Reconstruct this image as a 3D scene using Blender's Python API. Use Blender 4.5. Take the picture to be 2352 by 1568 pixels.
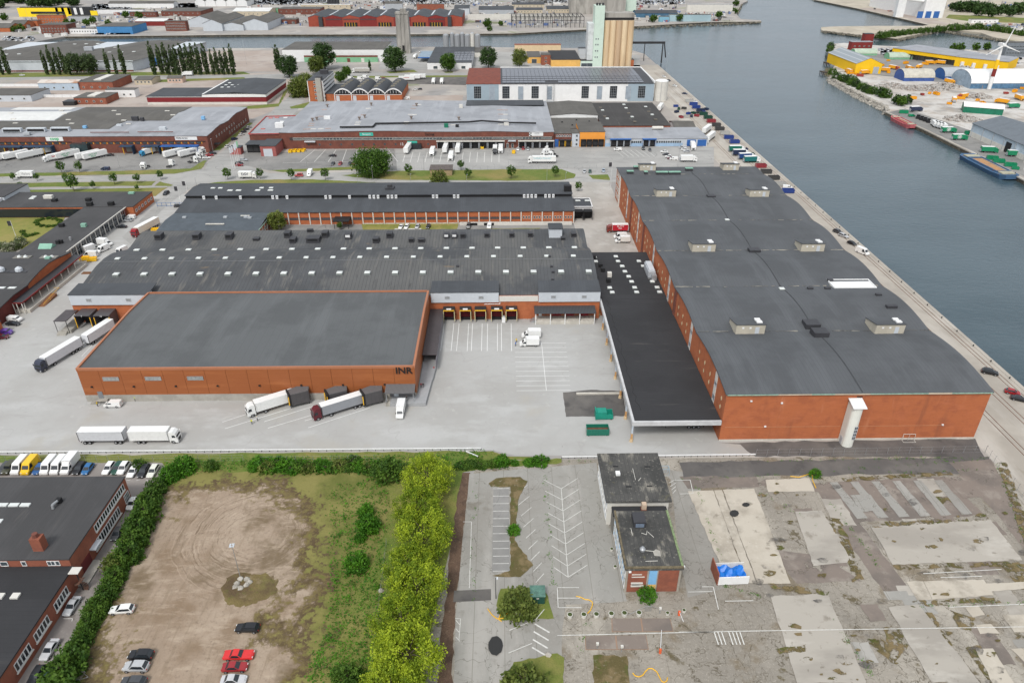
import bpy, math, random
import numpy as np
from mathutils import Vector, Matrix
for o in list(bpy.data.objects): bpy.data.objects.remove(o)
random.seed(7)
rng = np.random.default_rng(11)
sc = bpy.context.scene
COL = sc.collection
R = math.radians
# ------------------------------------------------------------------ camera, sky, sun, exposure
HC, FP, CX, CY = 118.0,1650.0,1176.0,784.0          # drone height (m), focal length in px of a 2352 px wide picture
PITCH = math.atan((784 + 171) / FP)
YAW = math.atan(-29.0 / (FP / math.cos(PITCH)))
cam = bpy.data.cameras.new('camera'); cam.sensor_width = 36.0; cam.lens = FP / 2352 * 36
cam.clip_start = 1.0; cam.clip_end = 12000.0
camo = bpy.data.objects.new('camera', cam); COL.objects.link(camo)
camo.location = (0,0, HC); camo.rotation_euler = (R(90) - PITCH, 0, YAW)
sc.camera = camo
world = bpy.data.worlds.new('World'); sc.world = world; world.use_nodes = True
wn = world.node_tree
SUN_EL, SUN_AZ = R(52), R(200)                         # azimuth measured from +Y towards +X
sky = wn.nodes.new('ShaderNodeTexSky'); sky.sky_type = 'NISHITA'; sky.sun_disc = False
sky.sun_elevation = SUN_EL; sky.sun_rotation = SUN_AZ
sky.air_density = 1.0; sky.dust_density = 6.0; sky.ozone_density = 1.0; sky.altitude = 100
hs = wn.nodes.new('ShaderNodeHueSaturation'); hs.inputs['Saturation'].default_value = 0.22
bg = wn.nodes['Background']; bg.inputs['Strength'].default_value = 0.125
wn.links.new(sky.outputs[0], hs.inputs['Color'])
ov = wn.nodes.new('ShaderNodeMix'); ov.data_type = 'RGBA'; ov.inputs[0].default_value = .55; ov.inputs[7].default_value = (5.5,6.0,6.6,1)   # even cloud layer over the clear sky
wn.links.new(hs.outputs[0], ov.inputs[6]); wn.links.new(ov.outputs[2], bg.inputs['Color'])
sun = bpy.data.lights.new('sun', 'SUN'); sun.energy = 1.5; sun.angle = R(12); sun.color = (1.0,0.97,0.93)
suno = bpy.data.objects.new('sun', sun); COL.objects.link(suno)
dv = Vector((math.sin(SUN_AZ) * math.cos(SUN_EL), math.cos(SUN_AZ) * math.cos(SUN_EL), math.sin(SUN_EL)))
suno.rotation_euler = (-dv).to_track_quat('-Z', 'Y').to_euler(); suno.location = (0,0,300)
sc.view_settings.view_transform = 'Standard'; sc.view_settings.look = 'None'
sc.view_settings.gamma = 1.0; sc.view_settings.use_curve_mapping = False
sc.view_settings.exposure = 0.38
sc.render.engine = 'CYCLES'

# ------------------------------------------------------------------ pixel -> ground
def ray(u, v):
    x, y = (u - CX) / FP, -(v - CY) / FP
    c, s = math.cos(PITCH), math.sin(PITCH)
    d = (x, c + y * s, -s + y * c)
    ca, sa = math.cos(YAW), math.sin(YAW)
    return d[0] * ca - d[1] * sa, d[0] * sa + d[1] * ca, d[2]
def G(u, v, z=0.0):
    d = ray(u, v); t = (z - HC) / d[2]
    return d[0] * t, d[1] * t
def GX(u, v, z=0.0): return G(u, v, z)[0]
def GY(u, v, z=0.0): return G(u, v, z)[1]
def hgt(u, vb, vt, u2=None):
    y = G(u, vb)[1]; d = ray(u2 if u2 is not None else u, vt); return HC + d[2] * (y / d[1])

# ------------------------------------------------------------------ materials
def nd(nt, t, props=None, **inp):
    n = nt.nodes.new(t)
    for k, v in (props or {}).items(): setattr(n, k, v)
    for k, v in inp.items():
        s = n.inputs[k.replace('_', ' ')]
        if isinstance(v, bpy.types.NodeSocket): nt.links.new(v, s)
        else: s.default_value = v
    return n
def sockmix(nt, fac, a, b, blend='MIX'):
    n = nt.nodes.new('ShaderNodeMix'); n.data_type = 'RGBA'; n.blend_type = blend
    for s, v in ((n.inputs[0], fac),(n.inputs[6], a),(n.inputs[7], b)):
        if isinstance(v, bpy.types.NodeSocket): nt.links.new(v, s)
        elif isinstance(v, (tuple, list)): s.default_value = tuple(v[:3]) + (1,)
        else: s.default_value = v
    return n.outputs[2]
def mth(nt, op, a, b=0.0, c=0.0, clamp=False):
    n = nt.nodes.new('ShaderNodeMath'); n.operation = op; n.use_clamp = clamp
    for s, v in zip(n.inputs, (a, b, c)):
        if isinstance(v, bpy.types.NodeSocket): nt.links.new(v, s)
        else: s.default_value = v
    return n.outputs[0]
def sstep(nt, val, lo, hi):
    n = nt.nodes.new('ShaderNodeMapRange'); n.interpolation_type = 'SMOOTHSTEP'
    nt.links.new(val, n.inputs[0]); n.inputs[1].default_value = lo; n.inputs[2].default_value = hi
    return n.outputs[0]
MATS = {}
def M(name, base, layers=(), rough=.85, metal=0.0, bump=0.0, bscale=4.0, coat=0.0, spec=0.4, local=False):
    """layers: ('n', colour, scale, lo, hi, amount, (sx,sy,sz)) noise patches,
               ('l', colour, axis, period, halfwidth, amount) seams every <period> metres"""
    if name in MATS: return MATS[name]
    m = bpy.data.materials.new(name); m.use_nodes = True; nt = m.node_tree
    b = nt.nodes['Principled BSDF']
    if local: pos = nd(nt, 'ShaderNodeTexCoord').outputs['Object']
    else: pos = nd(nt, 'ShaderNodeNewGeometry').outputs['Position']
    col = None
    for i, L in enumerate(layers):
        if col is None: col = tuple(base)
        if L[0] == 'n':
            _, c, scl, lo, hi, amt, st = (tuple(L) + ((1,1,1),))[:7]
            mp = nd(nt, 'ShaderNodeMapping', Vector=pos, Scale=st, Location=(i * 17.3, i * 9.1, i * 3.7))
            nz = nd(nt, 'ShaderNodeTexNoise', Vector=mp.outputs[0], Scale=scl, Detail=5.0, Roughness=.62)
            fac = mth(nt, 'MULTIPLY', sstep(nt, nz.outputs[0], lo, hi), amt)
        elif L[0] == 'c':                                  # thin winding lines: cracks, tyre marks
            _, c, scl, wd, amt, det = L
            nz = nd(nt, 'ShaderNodeTexNoise', Vector=pos, Scale=scl, Detail=det, Roughness=.55, Distortion=.6)
            fac = mth(nt, 'MULTIPLY', mth(nt, 'SUBTRACT', 1.0, sstep(nt, mth(nt, 'ABSOLUTE', mth(nt, 'SUBTRACT', nz.outputs[0],.5)),0, wd)), amt)
        else:
            _, c, ax, per, hw, amt = L[:6]
            sx = nd(nt, 'ShaderNodeSeparateXYZ', Vector=pos).outputs['XYZ'.index(ax)]
            q = mth(nt, 'PINGPONG', sx, per / 2)
            fac = mth(nt, 'MULTIPLY', mth(nt, 'LESS_THAN', q, hw), amt)
        col = sockmix(nt, fac, col, c)
    if col is None: b.inputs['Base Color'].default_value = tuple(base) + (1,)
    else: nt.links.new(col, b.inputs['Base Color'])
    b.inputs['Roughness'].default_value = rough; b.inputs['Metallic'].default_value = metal
    b.inputs['Coat Weight'].default_value = coat; b.inputs['Specular IOR Level'].default_value = spec
    if bump:
        nz = nd(nt, 'ShaderNodeTexNoise', Vector=pos, Scale=bscale, Detail=4.0)
        bp = nd(nt, 'ShaderNodeBump', Strength=bump, Distance=.3, Height=nz.outputs[0])
        nt.links.new(bp.outputs[0], b.inputs['Normal'])
    MATS[name] = m
    return m
def sh(c, k): return tuple(min(1, x * k) for x in c)
def V(name, base, k=.18, s=.25, **kw):
    """plain surface with soft light/dark mottling and fine grain"""
    return M(name, base, [('n', sh(base, 1 - k), s, .42,.62,1),('n', sh(base, 1 + k), s * 1.7,.52,.7,.8),('n', sh(base, 1 - k * .8),2.2,.45,.75,.6)], **kw)
def water_mat():
    m = bpy.data.materials.new('water'); m.use_nodes = True; nt = m.node_tree; b = nt.nodes['Principled BSDF']
    pos = nd(nt, 'ShaderNodeNewGeometry').outputs['Position']
    mp = nd(nt, 'ShaderNodeMapping', Vector=pos, Scale=(.5,1.0,1), Rotation=(0,0, R(12)))
    n1 = nd(nt, 'ShaderNodeTexNoise', Vector=mp.outputs[0], Scale=.55, Detail=6.0, Roughness=.6)
    n2 = nd(nt, 'ShaderNodeTexNoise', Vector=mp.outputs[0], Scale=.02, Detail=3.0)
    bp = nd(nt, 'ShaderNodeBump', Strength=.55, Distance=.35, Height=n1.outputs[0])
    bp2 = nd(nt, 'ShaderNodeBump', Strength=.16, Distance=3.0, Height=n2.outputs[0], Normal=bp.outputs[0])
    c = sockmix(nt, sstep(nt, n2.outputs[0],.35,.65),(.044,.072,.087),(.064,.095,.112))
    nt.links.new(c, b.inputs['Base Color']); nt.links.new(bp2.outputs[0], b.inputs['Normal'])
    nt.links.new(mth(nt, 'MULTIPLY_ADD', n2.outputs[0],.25,.02), b.inputs['Roughness']); b.inputs['IOR'].default_value = 1.33
    return m
def leaf_mat(name, c1, c2, trans=.35):
    m = bpy.data.materials.new(name); m.use_nodes = True; nt = m.node_tree
    b = nt.nodes['Principled BSDF']; out = nt.nodes['Material Output']
    pos = nd(nt, 'ShaderNodeNewGeometry')
    oi = nd(nt, 'ShaderNodeObjectInfo')
    nz = nd(nt, 'ShaderNodeTexNoise', Vector=pos.outputs['Position'], Scale=.55, Detail=3.0)
    f = mth(nt, 'ADD', sstep(nt, nz.outputs[0],.35,.68), mth(nt, 'MULTIPLY', mth(nt, 'SUBTRACT', pos.outputs['Random Per Island'],.5),.5), clamp=True)
    f = mth(nt, 'ADD', f, mth(nt, 'MULTIPLY', mth(nt, 'SUBTRACT', oi.outputs['Random'],.5),.4), clamp=True)
    c = sockmix(nt, f, c1, c2)
    nt.links.new(c, b.inputs['Base Color']); b.inputs['Roughness'].default_value = .6; b.inputs['Specular IOR Level'].default_value = .25
    tr = nd(nt, 'ShaderNodeBsdfTranslucent', Color=c)
    mx = nd(nt, 'ShaderNodeMixShader', Fac=trans)
    nt.links.new(b.outputs[0], mx.inputs[1]); nt.links.new(tr.outputs[0], mx.inputs[2]); nt.links.new(mx.outputs[0], out.inputs[0])
    return m
def glassy(name, c, rough=.1):
    return M(name, c, rough=rough, spec=.6)
def paint(c, rough=.3):
    n = 'paint_%02d_%02d_%02d_%d' % (c[0] * 99, c[1] * 99, c[2] * 99, rough * 10)
    return M(n, c, [('n', sh(c, .86),1.2,.45,.75,.7)], rough=rough, coat=.25)

# ------------------------------------------------------------------ objects
def tag(o, label=None, cat=None, group=None, kind=None):
    if label: o['label'] = label
    if cat: o['category'] = cat
    if group: o['group'] = group
    if kind: o['kind'] = kind
    return o
def T(name, label, cat, loc=(0,0,0), rz=0.0, group=None):
    o = bpy.data.objects.new(name, None); COL.objects.link(o); o.empty_display_size = .5
    o.location = loc; o.rotation_euler = (0,0, rz)
    return tag(o, label, cat, group)
CUBE = [(0,3,2,1),(4,5,6,7),(0,1,5,4),(1,2,6,5),(2,3,7,6),(3,0,4,7)]
class MB:
    def __init__(s): s.v = []; s.f = []
    def add(s, vs, fs):
        k = len(s.v); s.v += [tuple(p) for p in vs]; s.f += [tuple(i + k for i in f) for f in fs]; return s
    def box(s, x0, x1, y0, y1, z0, z1):
        return s.add([(x0, y0, z0),(x1, y0, z0),(x1, y1, z0),(x0, y1, z0),(x0, y0, z1),(x1, y0, z1),(x1, y1, z1),(x0, y1, z1)],
                     CUBE)
    def prism(s, pts, z0, z1):
        n = len(pts); a = sum(pts[i][0] * pts[(i + 1) % n][1] - pts[(i + 1) % n][0] * pts[i][1] for i in range(n))
        if a < 0: pts = pts[::-1]
        return s.add([(p[0], p[1], z0) for p in pts] + [(p[0], p[1], z1) for p in pts],
                     [tuple(range(n))[::-1], tuple(range(n, 2 * n))] + [(i, (i + 1) % n, n + (i + 1) % n, n + i) for i in range(n)])
    def poly(s, pts, z):
        n = len(pts); a = sum(pts[i][0] * pts[(i + 1) % n][1] - pts[(i + 1) % n][0] * pts[i][1] for i in range(n))
        if a < 0: pts = pts[::-1]
        return s.add([(p[0], p[1], z) for p in pts],[tuple(range(n))])
    def cyl(s, x, y, z0, z1, r0, r1=None, n=10):
        r1 = r0 if r1 is None else r1
        vs = [(x + r * math.cos(2 * math.pi * i / n), y + r * math.sin(2 * math.pi * i / n), z) for r, z in ((r0, z0),(r1, z1)) for i in range(n)]
        return s.add(vs, [tuple(range(n))[::-1], tuple(range(n, 2 * n))] + [(i, (i + 1) % n, n + (i + 1) % n, n + i) for i in range(n)])
    def cyly(s, x, z, y0, y1, r, n=12):
        vs = [(x + r * math.cos(2 * math.pi * i / n), y, z + r * math.sin(2 * math.pi * i / n)) for y in (y0, y1) for i in range(n)]
        return s.add(vs, [tuple(range(n)), tuple(range(n, 2 * n))[::-1]] + [(i, n + i, n + (i + 1) % n, (i + 1) % n) for i in range(n)])
    def tube(s, p, q, r, r2=None, n=6):
        p, q = Vector(p), Vector(q); d = (q - p)
        if d.length < 1e-6: return s
        d.normalize(); a = d.orthogonal().normalized(); b = d.cross(a); r2 = r if r2 is None else r2
        vs = [c + (a * math.cos(2 * math.pi * i / n) + b * math.sin(2 * math.pi * i / n)) * rr for c, rr in ((p, r),(q, r2)) for i in range(n)]
        return s.add(vs, [tuple(range(n))[::-1], tuple(range(n, 2 * n))] + [(i, (i + 1) % n, n + (i + 1) % n, n + i) for i in range(n)])
    def path(s, pts, r, n=5):
        for a, b in zip(pts, pts[1:]): s.tube(a, b, r, n=n)
        return s
    def extr(s, prof, hw, taper=None):
        """side profile (x,z) extruded across y, half width hw(z) optional taper"""
        n = len(prof); t = taper or (lambda x, z: 1.0)
        vs = [(x, -hw * t(x, z), z) for x, z in prof] + [(x, hw * t(x, z), z) for x, z in prof]
        return s.add(vs, [tuple(range(n)), tuple(range(n, 2 * n))[::-1]] + [(i, n + i, n + (i + 1) % n, (i + 1) % n) for i in range(n)])
    def loft(s, secs):
        n = len(secs[0]); k = len(secs)
        fs = [(j * n + i, j * n + (i + 1) % n, (j + 1) * n + (i + 1) % n, (j + 1) * n + i) for j in range(k - 1) for i in range(n)]
        return s.add([p for q in secs for p in q], fs + [tuple(range(n))[::-1], tuple(range((k - 1) * n, k * n))])
    def mesh(s, name):
        m = bpy.data.meshes.new(name); m.from_pydata(s.v, [], s.f); m.validate(); m.update(); return m
def put(name, mesh, mat, parent=None, loc=(0,0,0), rz=0.0, scale=None):
    """link a (possibly shared) mesh as an object; its material sits on the object, so copies may differ in colour"""
    o = bpy.data.objects.new(name, mesh); COL.objects.link(o)
    if mat is not None:
        if not mesh.materials: mesh.materials.append(None)
        o.material_slots[0].link = 'OBJECT'; o.material_slots[0].material = mat
    o.location = loc; o.rotation_euler = (0,0, rz)
    if scale: o.scale = scale
    if parent: o.parent = parent
    return o
def part(name, mb, mat, parent, local=False):
    """a part of a thing: mesh written in world metres (or in the thing's own axes with local=True)"""
    o = put(name, mb.mesh(name), mat, parent)
    if not local:
        r = parent
        while r is not None:
            o.location = Vector(o.location) - Vector(r.location); r = r.parent
    return o
def wloc(parent, p):
    """world point -> parent's axes, for parents that are not rotated"""
    v = Vector(p); r = parent
    while r is not None: v -= Vector(r.location); r = r.parent
    return v
ORD = ['first', 'second', 'third', 'fourth', 'fifth', 'sixth', 'seventh', 'eighth', 'ninth', 'tenth', 'eleventh', 'twelfth', 'thirteenth', 'fourteenth', 'fifteenth', 'sixteenth', 'seventeenth', 'eighteenth', 'nineteenth', 'twentieth', 'twenty-first', 'twenty-second', 'twenty-third', 'twenty-fourth', 'twenty-fifth', 'twenty-sixth']
# ------------------------------------------------------------------ shared materials
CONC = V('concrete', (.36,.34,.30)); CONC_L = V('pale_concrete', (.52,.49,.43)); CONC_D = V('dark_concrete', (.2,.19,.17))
WHITE = V('white_paint', (.72,.72,.71),.06); OFFW = V('offwhite', (.6,.58,.53),.08); GREYP = V('grey_panel', (.38,.4,.42),.08)
LGREY = V('light_panel', (.5,.53,.56),.06); DARK = V('dark_metal', (.03,.03,.032),.2, rough=.6); BLACK = M('black', (.012,.012,.013), rough=.7)
ANTH = V('anthracite', (.045,.045,.05),.15, rough=.55); STEEL = M('steel', (.42,.43,.44), rough=.45, metal=.6); YEL = V('yellow_paint', (.75,.42,.02),.1, rough=.5)
MAR = V('marking', (.62,.61,.57),.2,1.2); BLUE = V('blue_paint', (.03,.12,.36),.15, rough=.5); GREENP = V('green_paint', (.01,.16,.09),.2, rough=.5)
GLASS = glassy('dark_glass', (.02,.025,.03)); GLASS2 = glassy('window_glass', (.06,.075,.085),.15); TYRE = M('tyre', (.015,.015,.016), rough=.9); RIM = M('rim', (.35,.35,.36), rough=.4, metal=.5)
BRICK = M('brick', (.4,.122,.047),[('n', (.3,.088,.04),.35,.45,.65,.6),('n', (.44,.14,.06),.22,.5,.68,.6,(1,1,3)),('n', (.24,.07,.04),1.4,.52,.75,.55,(.3,.3,4)),('n', (.46,.17,.08),5,.55,.7,.35),('n', (.22,.075,.04),.25,.56,.72,.55,(1,1,.12)),('n', (.5,.22,.12),.3,.6,.74,.45,(1,1,.2))], rough=.9)
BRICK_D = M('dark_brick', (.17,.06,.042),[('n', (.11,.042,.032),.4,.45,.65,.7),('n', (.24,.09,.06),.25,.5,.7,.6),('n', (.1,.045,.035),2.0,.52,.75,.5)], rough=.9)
BRICK_M = M('mid_brick', (.26,.085,.05),[('n', (.19,.065,.042),.4,.45,.65,.7),('n', (.32,.12,.07),.25,.5,.7,.6),('n', (.15,.06,.042),2.0,.52,.75,.5)], rough=.9)
REDP = V('red_panel', (.2,.025,.022),.12); REDO = V('red_orange_panel', (.3,.06,.035),.12)
def felt(name, c, seam='Y', per=1.0, stain=(.16,.15,.13), amt=.35, k=.75):
    st = (1,.12,1) if seam == 'Y' else (.12,1,1)
    return M(name, c, [('n', sh(c, .72),.06,.42,.6,.6),('n', sh(c, 1.28),.16,.5,.68,.5, st),('n', stain, .5,.6,.8, amt, st),
                       ('l', sh(c, k), 'X' if seam == 'Y' else 'Y', per, .05,.6),('n', sh(c, 1.3),3.0,.55,.8,.35)], rough=.85, bump=.15, bscale=1.2)
ROOF_D = felt('roof_warehouse', (0.0857,0.0907,0.097), 'Y', 1.1,(.12,.12,.11),.18)
ROOF_INR = felt('roof_membrane', (0.1018,0.107,0.1096), 'Y', 2.4,(.1,.1,.1),.2)
ROOF_B = M('roof_arched', (0.075,0.078,0.0825),[('n', (.055,.057,.06),.05,.42,.6,.7),('n', (.19,.175,.15),.45,.52,.72,.6,(1,.07,1)),('n', (.12,.118,.112),.02,.48,.56,.6),('n', (.035,.034,.033),.7,.55,.75,.6,(1,.08,1)),('l', (.045,.046,.048), 'X', 1.25,.09,.6),('n', (.2,.14,.08),.07,.66,.72,.5,(1,3,1)),('n', (.13,.13,.125),3.0,.55,.8,.35)], rough=.8, bump=.2, bscale=1.0)
ROOF_C = felt('roof_long', (0.0616,0.0666,0.0739), 'Y', .9,(.1,.1,.1),.2)
ROOF_K = felt('roof_black', (0.0299,0.0299,0.0322), 'X', 1.0,(.11,.1,.09),.6)
ROOF_G = felt('roof_grey', (.3,.31,.33), 'Y', 1.5,(.22,.22,.22),.4,.92); ROOF_O = felt('roof_old', (0.1063,0.1,0.09), 'Y', 1.2,(.2,.19,.16),.6)
ROOF_X = M('roof_derelict', (.075,.073,.068),[('n', (.04,.04,.038),.12,.42,.6,.8),('n', (.26,.24,.2),.35,.54,.68,.75,(1,.4,1)),('n', (.35,.33,.28),1.6,.58,.72,.6),('l', (.035,.035,.034), 'X', .9,.05,.6),('n', (.13,.12,.07),.3,.62,.7,.6)], rough=.9); ROOF_W = V('roof_white', (.62,.62,.6),.08); ROOF_L = felt('roof_left', (0.0608,0.0597,0.0608), 'Y', 1.0,(.13,.12,.11),.4)
GRASS = M('grass', (.15,.165,.035),[('n', (.1,.15,.022),.05,.4,.6,.9),('n', (.26,.2,.07),.035,.5,.68,.85),('n', (.2,.19,.055),.6,.45,.7,.6),('n', (.06,.085,.015),2.5,.5,.75,.5)], rough=.95, bump=.5, bscale=2.5)
LAWN = M('lawn', (.2,.2,.045),[('n', (.26,.22,.07),.08,.45,.65,.9),('n', (.13,.16,.03),.2,.5,.7,.7),('n', (.1,.12,.02),2.5,.5,.75,.4)], rough=.95)
YARD = M('yard_concrete', (.385,.38,.365),[('n', (.33,.32,.3),.022,.42,.6,.75),('n', (.43,.428,.415),.045,.5,.66,.7,(1,2.2,1)),('n', (.29,.28,.26),.13,.55,.75,.5,(.6,1.6,1)),('n', (.5,.49,.46),.35,.58,.75,.4),('n', (.33,.325,.31),1.3,.5,.75,.35),('c', (.3,.29,.275),.05,.005,.35,2.5),('n', (.2,.195,.18),.5,.68,.74,.6),('n', (.36,.34,.3),.03,.56,.64,.6)], rough=.9)
ASPH = M('asphalt', (.2,.195,.185),[('n', (.27,.26,.245),.03,.42,.6,.8),('n', (.15,.145,.14),.08,.5,.7,.7),('n', (.24,.235,.22),.5,.5,.72,.5),('c', (.1,.1,.1),.06,.005,.6,.6),('c', (.12,.12,.115),.3,.006,.5,3.0)], rough=.92)
ASPH_D = M('dark_asphalt', (.1,.093,.088),[('n', (.15,.138,.125),.06,.42,.62,.8),('n', (.05,.048,.047),.2,.5,.7,.6),('n', (.2,.18,.15),.12,.62,.74,.6)], rough=.92)
ROADM = M('road_asphalt', (.3,.295,.28),[('n', (.37,.36,.34),.03,.42,.6,.8),('n', (.23,.225,.215),.15,.5,.7,.7,(.25,1.5,1)),('n', (.34,.33,.31),.6,.5,.72,.4),('c', (.16,.155,.15),.06,.006,.6,.5),('c', (.18,.175,.17),.25,.006,.5,3.0)], rough=.92)
PINK = M('pinkish_asphalt', (.34,.28,.24),[('n', (.41,.36,.32),.025,.42,.6,.8),('n', (.26,.22,.2),.07,.5,.7,.7),('n', (.38,.34,.3),.4,.5,.72,.4)], rough=.92)
DIRT = M('dirt', (.29,.22,.16),[('n', (.36,.285,.215),.035,.42,.6,.8),('n', (.19,.13,.08),.06,.5,.66,.8),('n', (.11,.075,.035),.05,.56,.68,.75),('n', (.4,.32,.24),.5,.5,.72,.6,(.5,1.6,1)),('n', (.17,.125,.09),1.6,.52,.72,.55)], rough=.95, bump=.5, bscale=.8)
SCRUB = M('brown_scrub', (.16,.12,.045),[('n', (.085,.055,.03),.06,.45,.6,.9),('n', (.19,.17,.05),.09,.5,.66,.8),('n', (.26,.2,.12),.4,.55,.72,.6),('n', (.1,.11,.02),.9,.52,.72,.6)], rough=.95, bump=.6, bscale=2.0)
DEREL = M('cracked_concrete', (.29,.262,.22),[('n', (.22,.198,.166),.03,.42,.58,.85),('n', (.4,.365,.31),.06,.5,.64,.75,(1,.4,1)),('n', (.17,.135,.09),.11,.54,.66,.85),('n', (.09,.07,.03),.2,.61,.68,.9),('n', (.22,.2,.17),.7,.5,.72,.6,(.4,1,1)),('n', (.47,.43,.37),2.0,.54,.72,.5),('n', (.12,.1,.075),3.5,.58,.72,.55),('c', (.09,.075,.05),.12,.007,.9,5.0),('c', (.12,.1,.07),.4,.012,.7,4.0),('l', (.17,.15,.12), 'X', 7.5,.06,.4),('l', (.17,.15,.12), 'Y', 23,.06,.4),('n', (.16,.145,.125),.05,.56,.72,.7),('n', (.11,.09,.05),.9,.64,.7,.8)], rough=.93, bump=.3, bscale=1.5)
LANEM = M('worn_asphalt', (.285,.275,.25),[('n', (.24,.225,.2),.03,.42,.6,.8),('n', (.38,.36,.33),.1,.5,.68,.7,(1,.25,1)),('n', (.19,.175,.15),.5,.55,.74,.5),('n', (.4,.385,.35),2.2,.55,.75,.4),('c', (.12,.11,.09),.14,.006,.8,4.0),('n', (.15,.13,.1),.09,.6,.7,.6),('l', (.17,.155,.13), 'X', 6,.06,.7)], rough=.93)
QUAYM = M('quay_concrete', (.4,.365,.315),[('n', (.31,.28,.24),.04,.42,.6,.8),('n', (.46,.43,.385),.1,.5,.68,.7,(1,.25,1)),('n', (.22,.19,.14),.3,.6,.74,.6,(1.5,.3,1))], rough=.93)
SAND = M('sand', (.43,.38,.3),[('n', (.34,.3,.24),.03,.42,.6,.8),('n', (.5,.46,.39),.08,.5,.68,.7),('n', (.2,.2,.08),.05,.6,.7,.6)], rough=.95)
FARG = M('far_ground', (.33,.3,.27),[('n', (.27,.26,.25),.012,.42,.58,.9),('n', (.42,.39,.35),.02,.5,.62,.8),('n', (.17,.19,.08),.014,.58,.66,.8),('n', (.2,.19,.18),.05,.55,.7,.7)], rough=.95)
SCRAP = M('scrap_ground', (.42,.39,.35),[('n', (.52,.5,.47),.03,.42,.58,.9),('n', (.27,.25,.23),.05,.5,.62,.8),('n', (.35,.28,.22),.1,.52,.7,.7),('n', (.2,.18,.16),.5,.58,.72,.6)], rough=.95)
MOSS = M('moss_soil', (.1,.08,.03),[('n', (.19,.14,.07),.25,.45,.6,.9),('n', (.07,.085,.015),.4,.52,.66,.8),('n', (.3,.26,.2),1.2,.58,.72,.7)], rough=.95, bump=.6, bscale=3)

def ragged(name, src, lo=.44, hi=.52, scl=.5):
    """copy of a ground material that breaks up into tufts and crumbs"""
    m = src.copy(); m.name = name; nt = m.node_tree; pos = nd(nt, 'ShaderNodeNewGeometry').outputs['Position']
    nz = nd(nt, 'ShaderNodeTexNoise', Vector=pos, Scale=scl, Detail=7.0, Roughness=.68).outputs[0]
    nt.links.new(sstep(nt, nz, lo, hi), nt.nodes['Principled BSDF'].inputs['Alpha']); return m
MOSSR = ragged('ragged_moss', MOSS)
# ------------------------------------------------------------------ land, water, quays
def rough(pts, step=3.0, amp=.6):
    out = []
    for i in range(len(pts)):
        a, b = Vector(pts[i]).to_2d() if len(pts[i]) > 2 else Vector(pts[i]), Vector(pts[(i + 1) % len(pts)])
        n = max(1, int((b - a).length / step))
        for k in range(n):
            p = a.lerp(b, k / n)
            if k: p = p + Vector((random.uniform(-amp, amp), random.uniform(-amp, amp)))
            out.append((p.x, p.y))
    return out
def px(pts, z=0.0): return [G(u, v, z) for u, v in pts]
def structure(name, mb, mat, parent=None):
    o = put(name, mb.mesh(name), mat, parent)
    if parent is None: o['kind'] = 'structure'
    return o
ZL = [0.0]
def sheet(name, pts, mat, z, rg=None, parent=None):
    if rg: pts = rough(pts, *rg)
    return structure(name, MB().poly(pts, z), mat, parent)
WATER = water_mat()
structure('water', MB().poly([(-6000,-600),(6000,-600),(6000,9000),(-6000,9000)],-2.3), WATER)
QX = 153.0
canal_l = G(85,96)
land = [(-6000,-500),(QX, -500),(QX, 742)] + [G(1480,124), G(1440,113), G(1290,110.5), G(1003,108)] + [G(588,111), G(300,112),(canal_l[0], G(300,112)[1])]
far_bank = px([(85,95),(150,84),(300,82.5),(588,79.5),(900,79),(1176,77),(1348,67.5),(1450,61),(1626,51),(1746,49.5),(1744,47),(1701,44),(1691,32),(1703,10),(1718,2)])
ground = land + [(canal_l[0], far_bank[0][1])] + far_bank[1:] + [(far_bank[-1][0] - 60,1700),(far_bank[-1][0] - 300,8500),(-6000,8500)]
structure('ground', MB().prism(ground, -5,0), FARG)
structure('spit_ground', MB().prism(px([(1860,-6),(1871,0),(1971,20),(2064,41),(2134,57.5),(2119,60),(2014,60),(1919,61),(1886,63),(1886,68),(1891,71),(1989,82),(2061,89),(2101,81),(2154,68),(2204,70),(2254,76),(2279,85),(2352,99)]) + [(3500,620),(5900,8500),(700,8500)],-5,0), SAND)
b1, b2 = G(2036,257), G(2352,412); dq = Vector(b2) - Vector(b1)
qe = Vector(b2) + dq * 3
east = px([(1904,102),(1939,99),(2000,104),(2150,112),(2189,114),(2309,115),(2352,114)]) + [(5900,700),(5900,-500),(qe.x + 300,-500),(qe.x, qe.y), b2] + px([(2226,347),(2134,302),(2036,257),(2031,246),(1971,216),(1911,184),(1906,177),(1914,155),(1928,140),(1936,124),(1914,122),(1899,117)])
structure('east_bank_ground', MB().prism(east, -5,0), SCRAP)
# quay walls: stone face, coping and fenders are pieces of the setting
def quay_wall(name, pts, depth, mat, cap=.9, lift=.12):
    w = MB(); c = MB()
    for a, b in zip(pts, pts[1:]):
        a, b = Vector(a), Vector(b); d = (b - a).normalized(); n = Vector((d.y, -d.x))
        w.prism([tuple(a + n * .25), tuple(b + n * .25), tuple(b - n * .3), tuple(a - n * .3)],-depth, -.02)
        c.prism([tuple(a + n * .4), tuple(b + n * .4), tuple(b - n * cap), tuple(a - n * cap)],-.35, lift)
    o = structure(name, w, mat); structure('coping', c, QUAYM, o); return o
STONE = M('quay_stone', (.2,.165,.12),[('n', (.12,.1,.075),.15,.42,.6,.9),('n', (.3,.26,.2),.3,.52,.66,.8),('n', (.07,.06,.05),.8,.55,.7,.7)], rough=.95)
quay_wall('main_quay_wall', [(QX, 742),(QX, -400)],5, STONE)
quay_wall('canal_quay_wall', far_bank[1:11][::-1],5, STONE, 1.5)
quay_wall('east_quay_wall', [b2, G(2226,347), G(2134,302), G(2036,257)],5, STONE, 1.2,.25)
quay_wall('east_quay_wall', [(qe.x, qe.y), b2],5, STONE, 1.2,.25)
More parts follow.
